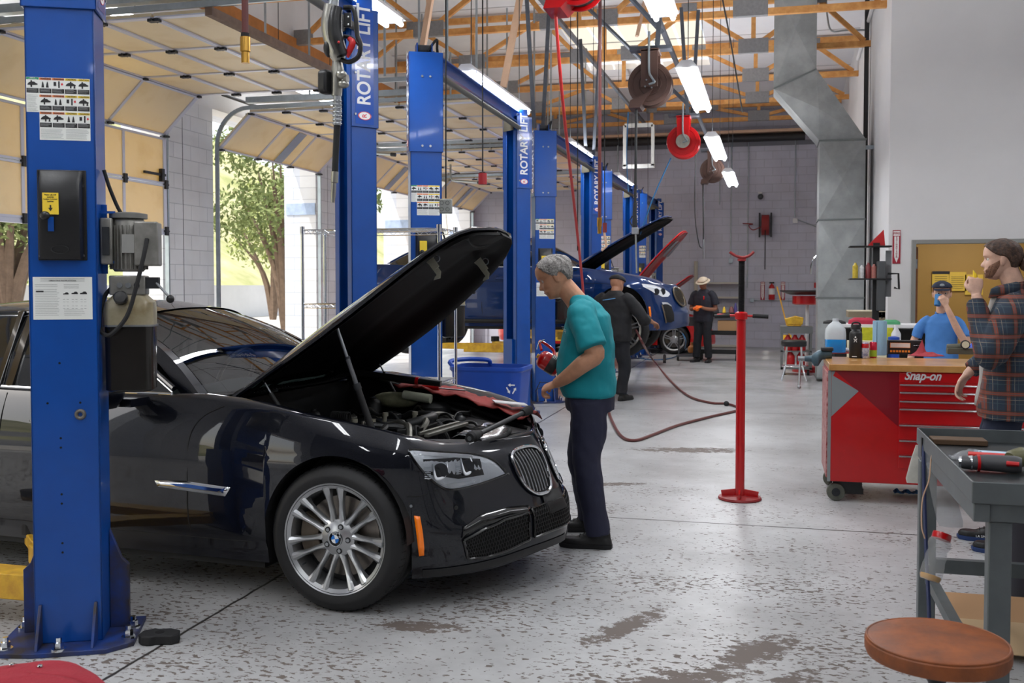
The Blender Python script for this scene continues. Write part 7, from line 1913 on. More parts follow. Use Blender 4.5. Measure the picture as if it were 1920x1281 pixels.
# far tool cart and its load
cc = fl(1348, 675); ct = empty('tool_cart', (cc.x, cc.y, 0), 'black wheeled tool cart loaded with tools beside the hatted mechanic', 'cart')
k = MB()
for x in (-.4, .4):
    for y in (-.22, .22): k.bb((x-.02, y-.02, .12), (x+.02, y+.02, .95))
k.build('frame', matte_black, ct)
for z in (.16, .55, .92): MB().bb((-.42, -.24, z-.02), (.42, .24, z+.02)).bb((-.42, -.25, z), (.42, -.235, z+.07)).build('tray', matte_black, ct)
MB().bb((-.02, -.22, .58), (.36, .2, .82)).build('cardboard_sleeve', mat('cardboard', (176, 136, 96), .8), ct)
for x in (-.36, .36):
    for y in (-.2, .2): MB().cyl((x-.02, y, .06), (x+.02, y, .06), .06, 16).bb((x-.015, y-.02, .06), (x+.015, y+.02, .15)).build('caster', black_rubber, ct)
rnd = random.Random(2)
for i, (x, z, col_, w_) in enumerate(((-.3, .94, (30, 30, 32), .12), (-.1, .94, (60, 60, 66), .2), (.1, .94, (230, 190, 30), .07), (.25, .94, (120, 60, 60), .12), (.33, .94, (60, 50, 120), .08))):
    o = MB().ring_loft([[(cc.x+x+a*w_*.5*s_, cc.y-.05+b_*.08*s_, z+zz) for a, b_ in rrect(2, 2, .5, 3)] for zz, s_ in ((0, 1), (.1, .9), (.16+.1*rnd.random(), .3))]).build('tool_case', mat('load_%d' % i, col_, .5), smooth=True)
    tag(o, ['black tool lump at the left of the far cart top', 'grey folded case on the far cart top', 'small yellow tool on the far cart top', 'brown tool case on the far cart top', 'purple tool bottle at the right of the far cart'][i], 'tool')
o = MB().lathe([(.07, 0), (.09, .05), (.08, .12), (.03, .16), (.03, .22)], fl(1297, 672)+V((0, 0, .12)), n=16).build('amber_jug', mat('amber_jug', (190, 120, 60), .3), smooth=True); tag(o, 'amber jug on a low cart beside the far red car wheel', 'jug')
kc = fl(1288, 676); o = MB().bb((kc.x-.2, kc.y-.2, .09), (kc.x+.2, kc.y+.2, .12)).bb((kc.x-.2, kc.y-.2, .72), (kc.x+.2, kc.y+.2, .9)).bb((kc.x-.2, kc.y+.17, .1), (kc.x-.17, kc.y+.2, .8)).bb((kc.x+.17, kc.y+.17, .1), (kc.x+.2, kc.y+.2, .8)).build('parts_trolley', mat('grey_trolley', (70, 72, 76), .5)); tag(o, 'low grey wheeled trolley left of the hatted mechanic', 'trolley')
for x in (-.17, .17): MB().cyl((kc.x+x-.02, kc.y-.15, .045), (kc.x+x+.02, kc.y-.15, .045), .045, 14).build('caster', black_rubber, o)

# hoses along the floor
hz = .016
P_ = [fl(x, y, hz) for x, y in ((1255, 712), (1290, 742), (1330, 755), (1362, 757), (1383, 764), (1382, 770), (1330, 782), (1270, 798), (1225, 815), (1190, 826), (1165, 818), (1148, 790), (1138, 762))]
P_ = [at(1193, 620, 13.9), at(1208, 635, 13.3)+V((0, 0, -.1)), fl(1222, 672, .05)]+P_
o = tag(MB().tube(P_, .016, 10, sm=6).build('floor_hose', oxblood, smooth=True), 'long dark red air hose looping over the floor from the SUV wheel', 'hose')
MB().ell(fl(1362, 757, .03), (.035, .035, .035)).build('hose_ball_stop', black_rubber, o, smooth=True)
P_ = [fl(x, y, .012) for x, y in ((1180, 668), (1215, 674), (1245, 674), (1268, 668), (1282, 658))]+[at(1286, 640, 19.6), at(1280, 625, 19.6)]
o = tag(MB().tube(P_, .01, 8, sm=6).build('floor_hose', blueh, smooth=True), 'thin blue air hose on the floor below the SUV\'s nose', 'hose'); MB().cyl(fl(1246, 667, .06), fl(1246, 680, .01), .03, 10).build('hose_stop', black_rubber, o)
# ================================================================ red tool chest and everything on the right
def T_(o, label, cat, group=None): return tag(o, label, cat, group)
Yc = 7.55; xl, xr = .40, 2.1
zt = lambda y: 1.55-(y-535)/1900*7.42
ch = empty('tool_chest', ((xl+xr)/2, Yc+.37, 0), 'large red rolling tool chest with a grey and dark red chevron and wooden top', 'tool chest')
def chp(k, n, m, par=None, **kw):
    k.v = [(x-(xl+xr)/2, y-Yc-.37, z) for x, y, z in k.v]; return k.build(n, m, par or ch, **kw)
zb_, zc_ = .147, .942
cab = chp(MB().bb((xl, Yc, zb_), (xr, Yc+.74, zc_)), 'cabinet_body', red_paint, bevel=.006)
xp = .872
grey_p, dred = mat('grey_panel_paint', (134, 138, 140), .4, coat=.3), mat('dark_red_panel', (132, 10, 28), .3, coat=.4)
f = Yc-.0015
chp(MB().add([(xl+.03, f, zt(700)), (xl+.19, f, zt(725)), (xl+.03, f, zt(772)), (xl+.0, f, zt(772)), (xl+.0, f, zc_-.002), (xl+.05, f, zc_-.002)][0:1]+[(xl+.205, f, zt(727)), (xl+.02, f, zt(775)), (xl+.02, f, zc_-.004), (xl+.045, f, zc_-.004)], [(0, 1, 2, 3, 4)]), 'grey_chevron', grey_p, cab, fix=False)
chp(MB().add([(xl+.045, f, zc_-.004), (xl+.21, f, zt(729)), (xp, f, zt(790)), (xp, f, zc_-.004)], [(0, 1, 2, 3)]), 'dark_red_panel', dred, cab, fix=False)
chp(MB().bb((xl-.004, Yc-.004, zb_), (xl+.018, Yc, zc_)), 'corner_trim', grey_p, cab)
top_w = mat('butcher_block', (206, 156, 92), .3, var_col=(176, 122, 62), scale=5, coat=.3)
chp(MB().bb((xl-.0, Yc-.02, zc_+.001), (xr+.02, Yc+.76, .99)), 'wooden_top', top_w, bevel=.005)
chp(MB().bb((xl-.01, Yc+.05, zb_+.02), (xl-.001, Yc+.7, zc_-.02)), 'side_panel', mat('pink_sticker_sheet', (206, 170, 168), .5, var_col=(150, 60, 60), scale=26), cab)
zs_ = [712, 726, 742, 756, 785, 813, 841, 866]
chp(MB().bb((xp+.004, Yc-.006, zt(709)), (xr-.03, Yc+.01, zc_-.006)), 'header_panel', red_paint, cab, bevel=.002)
for i in range(7):
    a, b = zt(zs_[i]), zt(zs_[i+1])
    dw = chp(MB().bb((xp+.004, Yc-.008, b+.004), (xr-.03, Yc+.02, a-.002)), 'drawer', red_paint, bevel=.002)
    chp(MB().add([(x, y, z) for x in (xp+.004, xr-.03) for y, z in ((Yc-.008, a-.003), (Yc-.024, a-.001), (Yc-.026, a-.01), (Yc-.02, a-.014), (Yc-.016, a-.006), (Yc-.008, a-.008))], [tuple(range(6)), tuple(range(6, 12))[::-1]]+[(q, (q+1) % 6, 6+(q+1) % 6, 6+q) for q in range(6)]), 'drawer_pull', mat('drawer_pull_aluminium', (214, 214, 216), .25, .9), dw)
M = frame((.905-(xl+xr)/2, Yc-.0075-Yc-.37, zt(697.5)), (1, 0, 0), (0, 0, 1))
text('brand_lettering', 'Snap-on', .085, M, mat('script_silver', (226, 226, 228), .35, .3), cab, depth=.003, align='LEFT', fat=.0022, shear=.35, sx=.86)
k = MB().cyl((1.32, Yc-.006, zt(699)), (1.32, Yc-.014, zt(699)), .014, 16).bb((1.316, Yc-.02, zt(699)-.008), (1.324, Yc-.013, zt(699)+.008)); chp(k, 'drawer_lock', chrome, cab)
for x, y in ((xl+.13, Yc+.1), (xl+.13, Yc+.64), (xr-.15, Yc+.1), (xr-.15, Yc+.64)):
    c = chp(MB().bb((x-.09, y-.04, .08), (x+.11, y+.04, zb_)).bb((x-.05, y-.035, .05), (x+.12, y+.035, .09)), 'caster', black_plastic)
    k = MB().lathe([(.0, -.022), (.03, -.024), (.035, -.02), (.06, -.02), (.064, -.012), (.064, .012), (.06, .02), (0, .022)], (x-.07, y-.045, .064), (0, 1, 0), 28); chp(k, 'caster_wheel', mat('caster_tread', (96, 98, 88), .5, var=.2, scale=30), c, smooth=True)
    chp(MB().cyl((x-.07, y-.072, .064), (x-.07, y-.062, .064), .03, 16).cyl((x-.07, y-.078, .064), (x-.07, y-.062, .064), .01, 8), 'hub_cap', dark_steel, c)
    k = MB()
    for q in range(6): k.torus((x+.085, y, .06+.014*q), .026, .005, n=16, k=6)
    chp(k, 'caster_spring', dark_steel, c)
def P(x, y, z=.99): return fl(x, y, z)
# gallon jug with blue fluid
c = P(1566, 662)
m_, nt_, p_ = new_mat('translucent_jug'); p_.inputs['Base Color'].default_value = srgb(226, 232, 236); p_.inputs['Roughness'].default_value = .35; p_.inputs['Transmission Weight'].default_value = .35; p_.inputs['IOR'].default_value = 1.1
j = MB().ring_loft([[c+V((x*w_, y*w_, z)) for x, y in rrect(2, 2, r_, 5)] for z, w_, r_ in ((.115, .082, .45), (.16, .082, .5), (.2, .078, .7), (.235, .055, .9), (.255, .03, .99), (.262, .024, .99), (.285, .025, .99))]).build('plastic_jug', m_, smooth=True)
T_(j, 'clear gallon jug half full of bright blue fluid on the red tool chest', 'jug')
MB().ring_loft([[c+V((x*w_, y*w_, z)) for x, y in rrect(2, 2, .45, 5)] for z, w_ in ((.003, .074), (.01, .08), (.1, .082), (.115, .082))]).build('blue_fluid', mat('washer_fluid_blue', (30, 140, 214), .25, coat=.3), j, smooth=True)
o = T_(MB().bb((c.x-.1, c.y-.08, .991), (c.x+.13, c.y+.09, .996)).build('red_mat', mat('red_mat', (150, 24, 30), .6)), 'thin red mat under the jug of blue fluid', 'mat')
# vise on the left end
o = MB().ring_loft([[V((xl-.02+x_, 8.1+y*w_, z_+z*w_)) for y, z in rrect(2, 2, .8, 3)] for x_, w_, z_ in ((.07, .035, 1.025), (.0, .04, 1.02), (-.03, .06, .99), (-.06, .05, .98), (-.08, .025, .985), (-.13, .02, .985))]).build('bench_vise', mat('blue_grey_vise', (74, 96, 108), .5, .4, var=.3, scale=14), smooth=True); T_(o, 'blue-grey bench vise fixed at the left end of the red tool chest', 'vise')
MB().cyl((xl-.15, 8.1, .985), (xl-.2, 8.1, .985), .02, 12).tube([(xl-.18, 8.1, 1.0), (xl-.185, 8.08, .9), (xl-.19, 8.05, .78)], .009, 10).ell((xl-.19, 8.05, .77), (.015,)*3).build('vise_handle', steel, o, smooth=True)
MB().bb((xl-.03, 8.05, 1.05), (xl+.06, 8.15, 1.075)).build('vise_jaw', dark_steel, o, bevel=.005)
# black bottle with a white figure mark
c = P(1604, 671.5)
b_ = MB().lathe([(0, 0), (.045, 0), (.048, .004), (.048, .185), (.044, .2), (.034, .208), (.034, .214)], c, n=32).build('water_bottle', mat('black_powder_coat', (24, 24, 26), .5), smooth=True); T_(b_, 'tall black steel water bottle with a white figure mark on the tool chest', 'bottle')
MB().lathe([(.033, .208), (.033, .22)], c, n=32).build('steel_neck', chrome, b_, smooth=True); MB().lathe([(0, .218), (.037, .218), (.037, .25), (.034, .258), (0, .26)], c, n=32).build('bottle_cap', black_plastic, b_, smooth=True)
MB().tube([c+V((-.03, -.01, .25)), c+V((-.02, -.015, .272)), c+V((.02, -.015, .272)), c+V((.034, -.01, .25))], .007, 8, sm=4).build('cap_loop', black_plastic, b_, smooth=True)
k = MB(); q = c+V((-.006, -.0485, .14)); k.ell(q+V((0, 0, .022)), (.006, .002, .006), None, 12, 6); k.bar(q+V((-.012, 0, .012)), q+V((0, 0, .002)), .003).bar(q+V((.012, 0, .012)), q+V((0, 0, .002)), .003).bar(q+V((0, 0, .002)), q+V((-.01, 0, -.016)), .003).bar(q+V((0, 0, .002)), q+V((.01, 0, -.016)), .003).bar(q+V((-.012, 0, .012)), q+V((-.006, 0, -.004)), .002).bar(q+V((.012, 0, .012)), q+V((.006, 0, -.004)), .002)
k.build('figure_mark', sign_white, b_); MB().box(c+V((-.012, -.048, .014)), (.036, .002, .006)).build('name_line', sign_white, b_)
# cans, roll of blue paper
c = P(1622, 672); cn_ = MB().lathe([(0, 0), (.022, 0), (.028, .008), (.028, .115), (.023, .122), (.0, .121)], c, n=24).build('drink_can', mat('white_red_can', (226, 226, 230), .25, .3, var_col=(60, 90, 160), scale=30), smooth=True); T_(cn_, 'white and red drink can between the black bottle and the blue roll', 'can'); MB().lathe([(.0285, .08), (.0285, .113), (.0235, .1215)], c, n=24, caps=False).build('can_band', red_paint, cn_, smooth=True)
c = P(1637, 671); cn_ = MB().lathe([(0, 0), (.022, 0), (.028, .008), (.028, .115), (.023, .122), (.0, .121)], c, n=24).build('drink_can', mat('red_green_can', (190, 30, 60), .25, .3), smooth=True); T_(cn_, 'red and green drink can touching the blue paper roll', 'can'); MB().lathe([(.0285, .01), (.0285, .06)], c, n=24, caps=False).build('can_band', mat('lime_band', (150, 180, 40), .4), cn_, smooth=True)
c = P(1649, 666); ro = MB().lathe([(.02, 0), (.052, 0), (.054, .01), (.054, .27), (.052, .276), (.02, .276)], c, n=36).build('paper_towel_roll', mat('blue_shop_towel', (146, 184, 208), .85, var=.08, scale=6, bump=.3, bscale=200), smooth=True); T_(ro, 'tall roll of blue shop towels standing on the tool chest', 'paper roll')
MB().add([c+V((-.05, -.021, 0)), c+V((-.03, -.052, 0)), c+V((-.028, -.052, .27)), c+V((-.05, -.021, .272))], [(0, 1, 2, 3)]).build('loose_sheet', mat('blue_shop_towel', (146, 184, 208), .85), ro, solid=.002)
# black box with orange icons
c = P(1697, 664.5); bx = MB().box(c+V((0, .03, .056)), (.265, .09, .112)).build('parts_box', mat('black_carton', (26, 25, 26), .45), bevel=.003); T_(bx, 'black carton with an orange-edged label and icon row on the tool chest', 'box')
fy = c.y-.0165
MB().box((c.x-.04, fy, c.z+.073), (.155, .002, .042)).build('label_edge', mat('orange_print', (236, 140, 40), .5), bx); MB().box((c.x-.04, fy-.0012, c.z+.073), (.147, .002, .035)).build('label', mat('cream_label', (232, 214, 200), .5), bx)
k = MB()
for q in range(7): k.box((c.x-.108+.0225*q, fy, c.z+.025), (.017, .002, .017))
k.build('icon_row', mat('orange_print', (236, 140, 40), .5), bx)
q = MB().torus((0, 0, 0), .013, .0018, n=20, k=5); q.v = [(c.x+.085+p[0]*1.2, fy-.001, c.z+.073+p[1]) for p in q.v]; q.bar((c.x+.06, fy-.001, c.z+.073), (c.x+.11, fy-.001, c.z+.073), .005, .002); q.build('emblem', sign_white, bx)
# red rag
c = P(1738, 668); k = MB(); G = []
for i in range(17):
    a = i/16*2*pi; r = []
    for j in range(10):
        t = j/9; rr_ = t*(.12+.02*sin(3*a)+.012*sin(5*a+1)); h = .025*(1-t**2)+.012*sin(4*a+6*t)*t*(1-t)*3+.10*exp(-((t*cos(a)+.35)**2+(t*sin(a))**2)/.03)*(1)
        r.append(c+V((rr_*cos(a), rr_*sin(a)*.6, max(.003, h+.004))))
    G.append(r)
T_(MB().grid(G).build('shop_rag', mat('red_shop_rag', (176, 62, 72), .85, var=.2, scale=12, bump=.2, bscale=200), smooth=True, solid=.004), 'crumpled red shop rag on the wooden top of the tool chest', 'rag')
c = P(1800, 664); o = MB().box(c+V((0, 0, .025)), (.2, .08, .05)).cyl(c+V((-.1, 0, .05)), c+V((.06, 0, .06)), .03, 14).build('hand_winch', mat('olive_grey_tool', (92, 94, 80), .5, var=.2, scale=20), bevel=.005, smooth=True); T_(o, 'olive-grey gauge tool lying on the tool chest before the boy', 'tool')
MB().cyl(c+V((.03, -.04, .08)), c+V((.03, -.06, .08)), .036, 24).build('gauge_case', dark_steel, o); MB().cyl(c+V((.03, -.061, .08)), c+V((.03, -.063, .08)), .028, 24).build('gauge_face', mat('gauge_face', (214, 210, 180), .4), o)
c = P(1828, 663); o = MB().ring_loft([[c+V((x*w_, y*w_*.7, z)) for x, y in rrect(2, 2, .8, 4)] for z, w_ in ((0, .05), (.03, .06), (.07, .045), (.09, .02), (.12, .02))]).build('oil_can', mat('bright_blue_plastic', (20, 70, 200), .3), smooth=True); T_(o, 'small bright blue oil can beside the gauge tool on the chest', 'oil can')
MB().box(c+V((.0, -.045, .01)), (.03, .01, .02)).build('yellow_tab', yellow_paint, o)
c = P(1586, 661); T_(MB().ell(c+V((0, 0, .02)), (.03, .03, .02)).build('crumpled_tissue', white_paint, smooth=True), 'crumpled white tissue between the jug and the black bottle', 'tissue')
# blue rag under the chest
c = fl(1700, 928); G = []
for i in range(15):
    G.append([c+V((-.09+.012*i*1.1, -.03+.08*j/7, .012+.03*abs(noise.noise(V((i*.6, j*.7, 2))))*(1+sin(i*1.1)))) for j in range(8)])
T_(MB().grid(G).build('blue_rag', mat('blue_rag', (60, 120, 176), .8), smooth=True, solid=.003), 'crumpled blue paper rag on the floor below the tool chest', 'rag')

# ---- red jack stand
b0 = fl(1387, 936); js = empty('jack_stand', (b0.x, b0.y, 0), 'tall red screw-type support stand on the open floor', 'jack stand')
MB().lathe([(0, 0), (.15, 0), (.155, .008), (.15, .02), (.05, .026), (.045, .03)], n=40).build('base', mat('worn_red', (150, 40, 42), .45, var=.3, scale=14), js, smooth=True)
k = MB()
for a in range(4): d = V((cos(a*pi/2), sin(a*pi/2), 0)); k.bar(d*.03+V((0, 0, .05)), d*.13+V((0, 0, .035)), .012, .05)
k.build('base_gusset', red_paint, js)
MB().lathe([(.033, .02), (.033, 1.3), (.045, 1.305), (.045, 1.35), (.03, 1.36)], n=24).build('tube', red_paint, js, smooth=True)
scr = MB(); prof = []
for i in range(62): prof += [(.024, 1.36+i*.006), (.0195, 1.363+i*.006)]
scr.lathe(prof, n=18).build('screw', mat('dark_screw', (52, 50, 52), .45, .5), js, smooth=True)
MB().lathe([(.02, 1.72), (.03, 1.725), (.03, 1.742)], n=16).tube([(-.085, 0, 1.79), (-.05, 0, 1.765), (0, 0, 1.75), (.05, 0, 1.76), (.085, 0, 1.79)], .0085, 8, sm=2, flat=1.2).build('saddle', mat('worn_red', (150, 40, 42), .45), js)
hd = MB().cyl((-.17, .0, 1.335), (.17, .0, 1.325), .01, 10).build('cross_handle', red_paint, js, smooth=True)
for s_ in (-1, 1): MB().tube([(s_*.08, 0, 1.33), (s_*.19, 0, 1.325)], .015, 12).build('handle_grip', black_rubber, hd, smooth=True)

# ---- black stool mid-shop
c = fl(1488, 714); st = empty('bar_stool', (c.x, c.y, 0), 'black-topped chrome stool beyond the tool chest, beside the duct', 'stool')
MB().lathe([(0, .56), (.19, .56), (.2, .575), (.2, .64), (.18, .66), (0, .665)], n=32).build('seat', mat('black_vinyl', (30, 30, 32), .35), st, smooth=True)
for i in range(4):
    a = pi/4+i*pi/2; d = V((cos(a), sin(a), 0)); MB().tube([d*.16+V((0, 0, .56)), d*.18+V((0, 0, .3)), d*.19+V((0, 0, .24)), d*.27+V((0, 0, 0.01))], .014, 10, sm=3).build('leg', chrome, st, smooth=True)
MB().torus((0, 0, .24), .185, .01).build('foot_ring', chrome, st, smooth=True)
# grey cart with red bottles behind the stool
c = V((.42, 18.3, 0)); ct = empty('parts_cart', c, 'grey metal cart with red bottles behind the black stool', 'cart')
k = MB()
for x in (-.24, .24):
    for y in (-.2, .2): k.bb((x-.02, y-.02, .09), (x+.02, y+.02, .8))
k.bb((-.27, -.23, .72), (.27, .23, .84)).bb((-.26, -.22, .4), (.26, .22, .42)).bb((-.26, -.22, .1), (.26, .22, .13)); k.build('frame', mat('cart_grey', (120, 122, 122), .5, .3), ct)
for x in (-.2, .2): MB().cyl((x-.02, -.18, .045), (x+.02, -.18, .045), .045, 14).build('caster', black_rubber, ct)
for i, (x, z, w_) in enumerate(((-.14, .42, .06), (-.02, .42, .06), (.1, .42, .06), (-.1, .13, .08), (.08, .13, .07))):
    o = MB().lathe([(w_*.95, 0), (w_, .01), (w_, .2), (w_*.5, .25), (w_*.45, .27), (0, .27)], c+V((x, -.1, z+.001)), n=16).build('red_bottle', mat('red_plastic', (196, 36, 40), .4), smooth=True)
    T_(o, 'red bottle on a shelf of the grey cart behind the black stool', 'bottle', 'red bottles on the grey cart')
o = MB().bb((c.x-.16, c.y-.2, .845), (c.x+.08, c.y+.1, .87)).prism([(-.16, 0), (.1, 0), (.12, .12), (-.02, .15), (-.2, .1)], .2, frame((c.x, c.y-.0, .87), (1, 0, 0), (0, 0, 1))).build('yellow_bin', yellow_paint, bevel=.01); T_(o, 'yellow plastic scoop bin on top of the grey cart', 'bin')
c = V((.62, 18.9, 0)); dr = empty('oil_drain', c, 'red oil drain pan on a white pole beside the duct', 'oil drain')
MB().lathe([(.0, 1.2), (.22, 1.2), (.26, 1.22), (.26, 1.36), (.24, 1.36)], n=30).build('pan', red_paint, dr, smooth=True); MB().lathe([(.0, 1.4), (.3, 1.38), (.48, 1.44), (.48, 1.46), (.28, 1.44), (0, 1.43)], n=36).build('splash_ring', black_plastic, dr, smooth=True)
MB().cyl((0, 0, .1), (0, 0, 1.2), .03, 14).build('pole', white_paint, dr, smooth=True); MB().lathe([(0, .0), (.25, .0), (.25, .1), (0, .12)], n=24).build('tank', red_paint, dr, smooth=True)
T_(MB().tube([at(1531, 480, 17.2), at(1524, 488, 17.2), at(1521, 500, 17.2), at(1520, 514, 17.2)], .012, 8, sm=4).build('work_lamp_hook', chrome, smooth=True), 'thin chrome hook with dark tip hanging at the duct edge', 'hook')

# ---- rack against the wall corner, bench behind the tool chest
c = at(1642, 600, 14.2); rk = empty('steel_rack', (1.5, 14.5, 0), 'tan perforated steel rack post with shelf at the corner of the white wall', 'rack')
tan_ = mat('tan_steel', (150, 136, 112), .5, var=.1, scale=8)
k = MB().bb((-.12, -.2, 0), (-.03, -.16, 1.37)); po = k.build('upright', tan_, rk)
k = MB()
for i in range(24): k.box((-.075, -.203, .12+.05*i), (.018, .006, .024))
k.build('upright_slots', seam_m, po)
MB().bb((-.5, -.2, 1.12), (-.03, .2, 1.2)).build('shelf', tan_, rk); MB().bb((-.5, -.21, 1.195), (-.03, .2, 1.21)).build('shelf_board', mat('pale_board', (222, 210, 184), .6), rk)
tw = empty('tool_tower', (1.33, 13.9, 0), 'black tower of small tool shelves holding cans left of the extinguisher sign', 'shelf')
MB().bb((-.06, .0, 0), (.02, .08, 2.1)).build('mast', matte_black, tw)
for z, w_ in ((2.06, .5), (1.64, .45)): MB().bb((-.36, -.12, z-.02), (.16, .15, z+.0)).build('tray', matte_black, tw, bevel=.01)
MB().bb((-.02, -.1, 1.22), (.09, .0, 1.86)).build('charger_case', mat('dark_grey_case', (70, 72, 74), .5), tw, bevel=.015); MB().bb((.1, .05, 1.4), (.17, .1, 2.0)).build('side_panel', mat('mid_grey_panel', (110, 112, 114), .5), tw)
MB().tube([(.12, 0, 1.7), (.25, 0, 1.7), (.26, 0, 1.5), (.2, 0, 1.52)], .015, 6).build('bracket_arm', matte_black, tw)
for i, (x, r_, h, col_) in enumerate(((-.28, .035, .2, (206, 180, 60)), (-.2, .03, .17, (214, 214, 214)), (-.12, .033, .2, (120, 30, 34)), (-.05, .035, .18, (190, 120, 110)), (.05, .04, .22, (180, 36, 40)))):
    o = MB().lathe([(r_, 0), (r_, h*.8), (r_*.5, h*.9), (r_*.4, h), (0, h)], (1.33+x, 13.88, 1.641), n=16).build('spray_can', mat('can_%d' % i, col_, .4, var=.3, scale=30), smooth=True)
    T_(o, ['yellow-topped spray can, leftmost on the black tower shelf', 'white spray can, second from left on the black tower shelf', 'dark red can in the middle of the black tower shelf', 'pinkish can, second from right on the black tower shelf', 'red can, rightmost on the black tower shelf'][i], 'can')
k = MB().add([(1.2, 13.95, 2.061), (1.42, 13.95, 2.061), (1.4, 13.95, 2.27), (1.2, 14.0, 2.061), (1.42, 14.0, 2.061), (1.4, 14.0, 2.27)], [(0, 1, 2), (5, 4, 3), (0, 3, 4, 1), (1, 4, 5, 2), (2, 5, 3, 0)])
T_(k.build('warning_triangle', mat('red_triangle', (190, 30, 34), .4)), 'red warning triangle standing on top of the black tool tower', 'triangle')
bn = empty('work_bench', (1.42, 12.2, 0), 'black wire-shelved work bench with white top seen behind the tool chest', 'bench')
MB().bb((-.75, -.3, 1.08), (.5, .3, 1.11)).build('bench_top', white_paint, bn)
k = MB()
for x in (-.73, .48):
    for y in (-.28, .28): k.cyl((x, y, 0), (x, y, 1.08), .016, 8)
for z in (.6, 1.06): k.bar((-.73, -.28, z), (.48, -.28, z), .012).bar((-.73, .28, z), (.48, .28, z), .012)
k.build('wire_frame', matte_black, bn); MB().bb((-.72, .1, .62), (.46, .28, 1.05)).build('back_case', matte_black, bn)
T_(MB().bb((.98, 11.88, .9), (1.3, 11.92, 1.08)).build('yellow_organizer', mat('lime_yellow', (206, 206, 40), .5, var=.2, scale=30)), 'yellow-green organizer hanging at the front of the bench behind the chest', 'organizer')
for i, (nm, x, y, w_, d_, h, col_, lab) in enumerate((('red_cloth_pile', 1.0, 12.15, .3, .2, .07, (176, 30, 60), 'dark red cloth heap on the bench behind the jug'), ('green_pack', 1.3, 12.1, .2, .15, .05, (80, 160, 110), 'green and white pack on the bench right of the red cloth'), ('black_case', .7, 12.15, .25, .2, .04, (30, 30, 32), 'flat black case at the left of the bench behind the jug'))):
    o = MB().ring_loft([[V((x+a*w_/2*s_, y+b__*d_/2*s_, 1.111+zz*h)) for a, b__ in rrect(2, 2, .4, 3)] for zz, s_ in ((0, 1), (.6, .95), (1, .6))]).build(nm, mat(nm, col_, .7, var=.2, scale=20), smooth=True); T_(o, lab, 'cloth' if 'cloth' in nm else 'case')
o = MB().lathe([(.045, 0), (.05, .01), (.05, .12), (.02, .18), (.02, .22), (0, .22)], (1.32, 11.75, .9), n=16).build('white_bottle', white_paint, smooth=True); T_(o, 'white spray bottle between the water bottle and the blue roll, on the rear bench', 'bottle')
o = MB().lathe([(.06, 0), (.06, .3), (.02, .31)], (1.28, 11.6, .69), n=20).build('blue_canister', mat('cobalt_can', (20, 70, 170), .4), smooth=True); T_(o, 'cobalt blue canister behind the black water bottle', 'canister')
T_(MB().bb((1.2, 11.3, 0), (1.46, 11.7, .689)).bb((.8, 11.5, 0), (1.2, 11.6, .95)).build('pegboard_stand', mat('cream_pegboard', (214, 206, 176), .6)), 'cream perforated stand behind the jug and water bottle', 'stand')

# ---- wall things beyond the doorway, rack behind the bearded man
def ypos(x, y, w_, h_, name, col_, label, head=False):
    c = at(x, y, 17.28); o = MB().box(c, (w_, .012, h_)).build(name, mat('yellow_notice', (226, 186, 66), .6)); T_(o, label, 'notice')
    k = MB()
    for q in range(7): k.box(c+V((0, -.008, h_*.25-q*h_*.1)), (w_*.7, .002, .006))
    k.build('notice_lines', mat('notice_ink', (120, 96, 40), .6), o)
    if head: MB().box(c+V((0, -.008, h_*.44)), (w_, .004, h_*.14)).build('notice_header', matte_black, o)
ypos(1764, 528, .26, .32, 'notice', 0, 'yellow notice with a black heading, leftmost on the ochre wall', True)
ypos(1795, 528, .26, .3, 'notice', 0, 'plain yellow notice above the boy\'s cap on the ochre wall')
ypos(1826, 534, .26, .32, 'notice', 0, 'yellow-framed notice behind the bearded man\'s raised hand')
ws = empty('wall_rack', (3.7, 14.5, 1.95), 'black wall rack with bottles behind the bearded man\'s head', 'rack')
MB().bb((-.2, -.02, -.45), (1.0, .26, -.42)).bb((-.2, -.02, .1), (1.0, .26, .14)).bb((-.2, .24, -.45), (1.0, .27, .14)).build('frame', matte_black, ws)
for i, (x, cl) in enumerate(((3.62, (190, 60, 60)), (3.72, (220, 220, 222)), (3.82, (120, 150, 200)), (3.92, (230, 230, 230)))):
    o = MB().lathe([(.035, 0), (.035, .18), (.015, .24), (0, .25)], (x, 14.6, 1.531), n=14).build('rack_bottle', mat('rack_%d' % i, cl, .4), smooth=True); T_(o, 'small bottle on the black rack behind the bearded man\'s head', 'bottle', 'bottles on the black wall rack')

# ---- foreground steel table
tx, ty0, ty1, tx1 = .635, 3.5, 4.78, 1.9
gm = mat('grey_steel_table', (104, 110, 112), .42, .4, var=.2, scale=7)
tb = empty('steel_table', (1.2, 4.1, 0), 'grey steel work table with raised rim at lower right', 'table')
def tp(k, n, m, par=None, **kw): k.v = [(x-1.2, y-4.1, z) for x, y, z in k.v]; return k.build(n, m, par or tb, **kw)
tp(MB().bb((tx, ty0, .855), (tx1, ty1, .865)), 'table_top', mat('oily_steel_top', (60, 64, 66), .35, .5, var=.3, scale=4))
tp(MB().bb((tx-.006, ty0, .85), (tx, ty1, .92)).bb((tx, ty1, .85), (tx1, ty1+.006, .92)).bb((tx-.006, ty0-.006, .85), (tx1, ty0, .92)), 'rim', gm, bevel=.002)
tp(MB().bb((tx, ty0+.0, .79), (tx+.05, ty1, .85)).bb((tx+.05, ty0+.01, .79), (tx1, ty0+.05, .85)).bb((tx+.05, ty1-.05, .79), (tx1, ty1, .85)), 'apron', gm, bevel=.003)
for x, y in ((tx+.085, ty0+.05), (tx+.03, ty1-.08), (tx1-.05, ty0+.05), (tx1-.05, ty1-.08)): tp(MB().bb((x-.035, y-.03, 0), (x+.035, y+.03, .79)), 'leg', gm, bevel=.004)
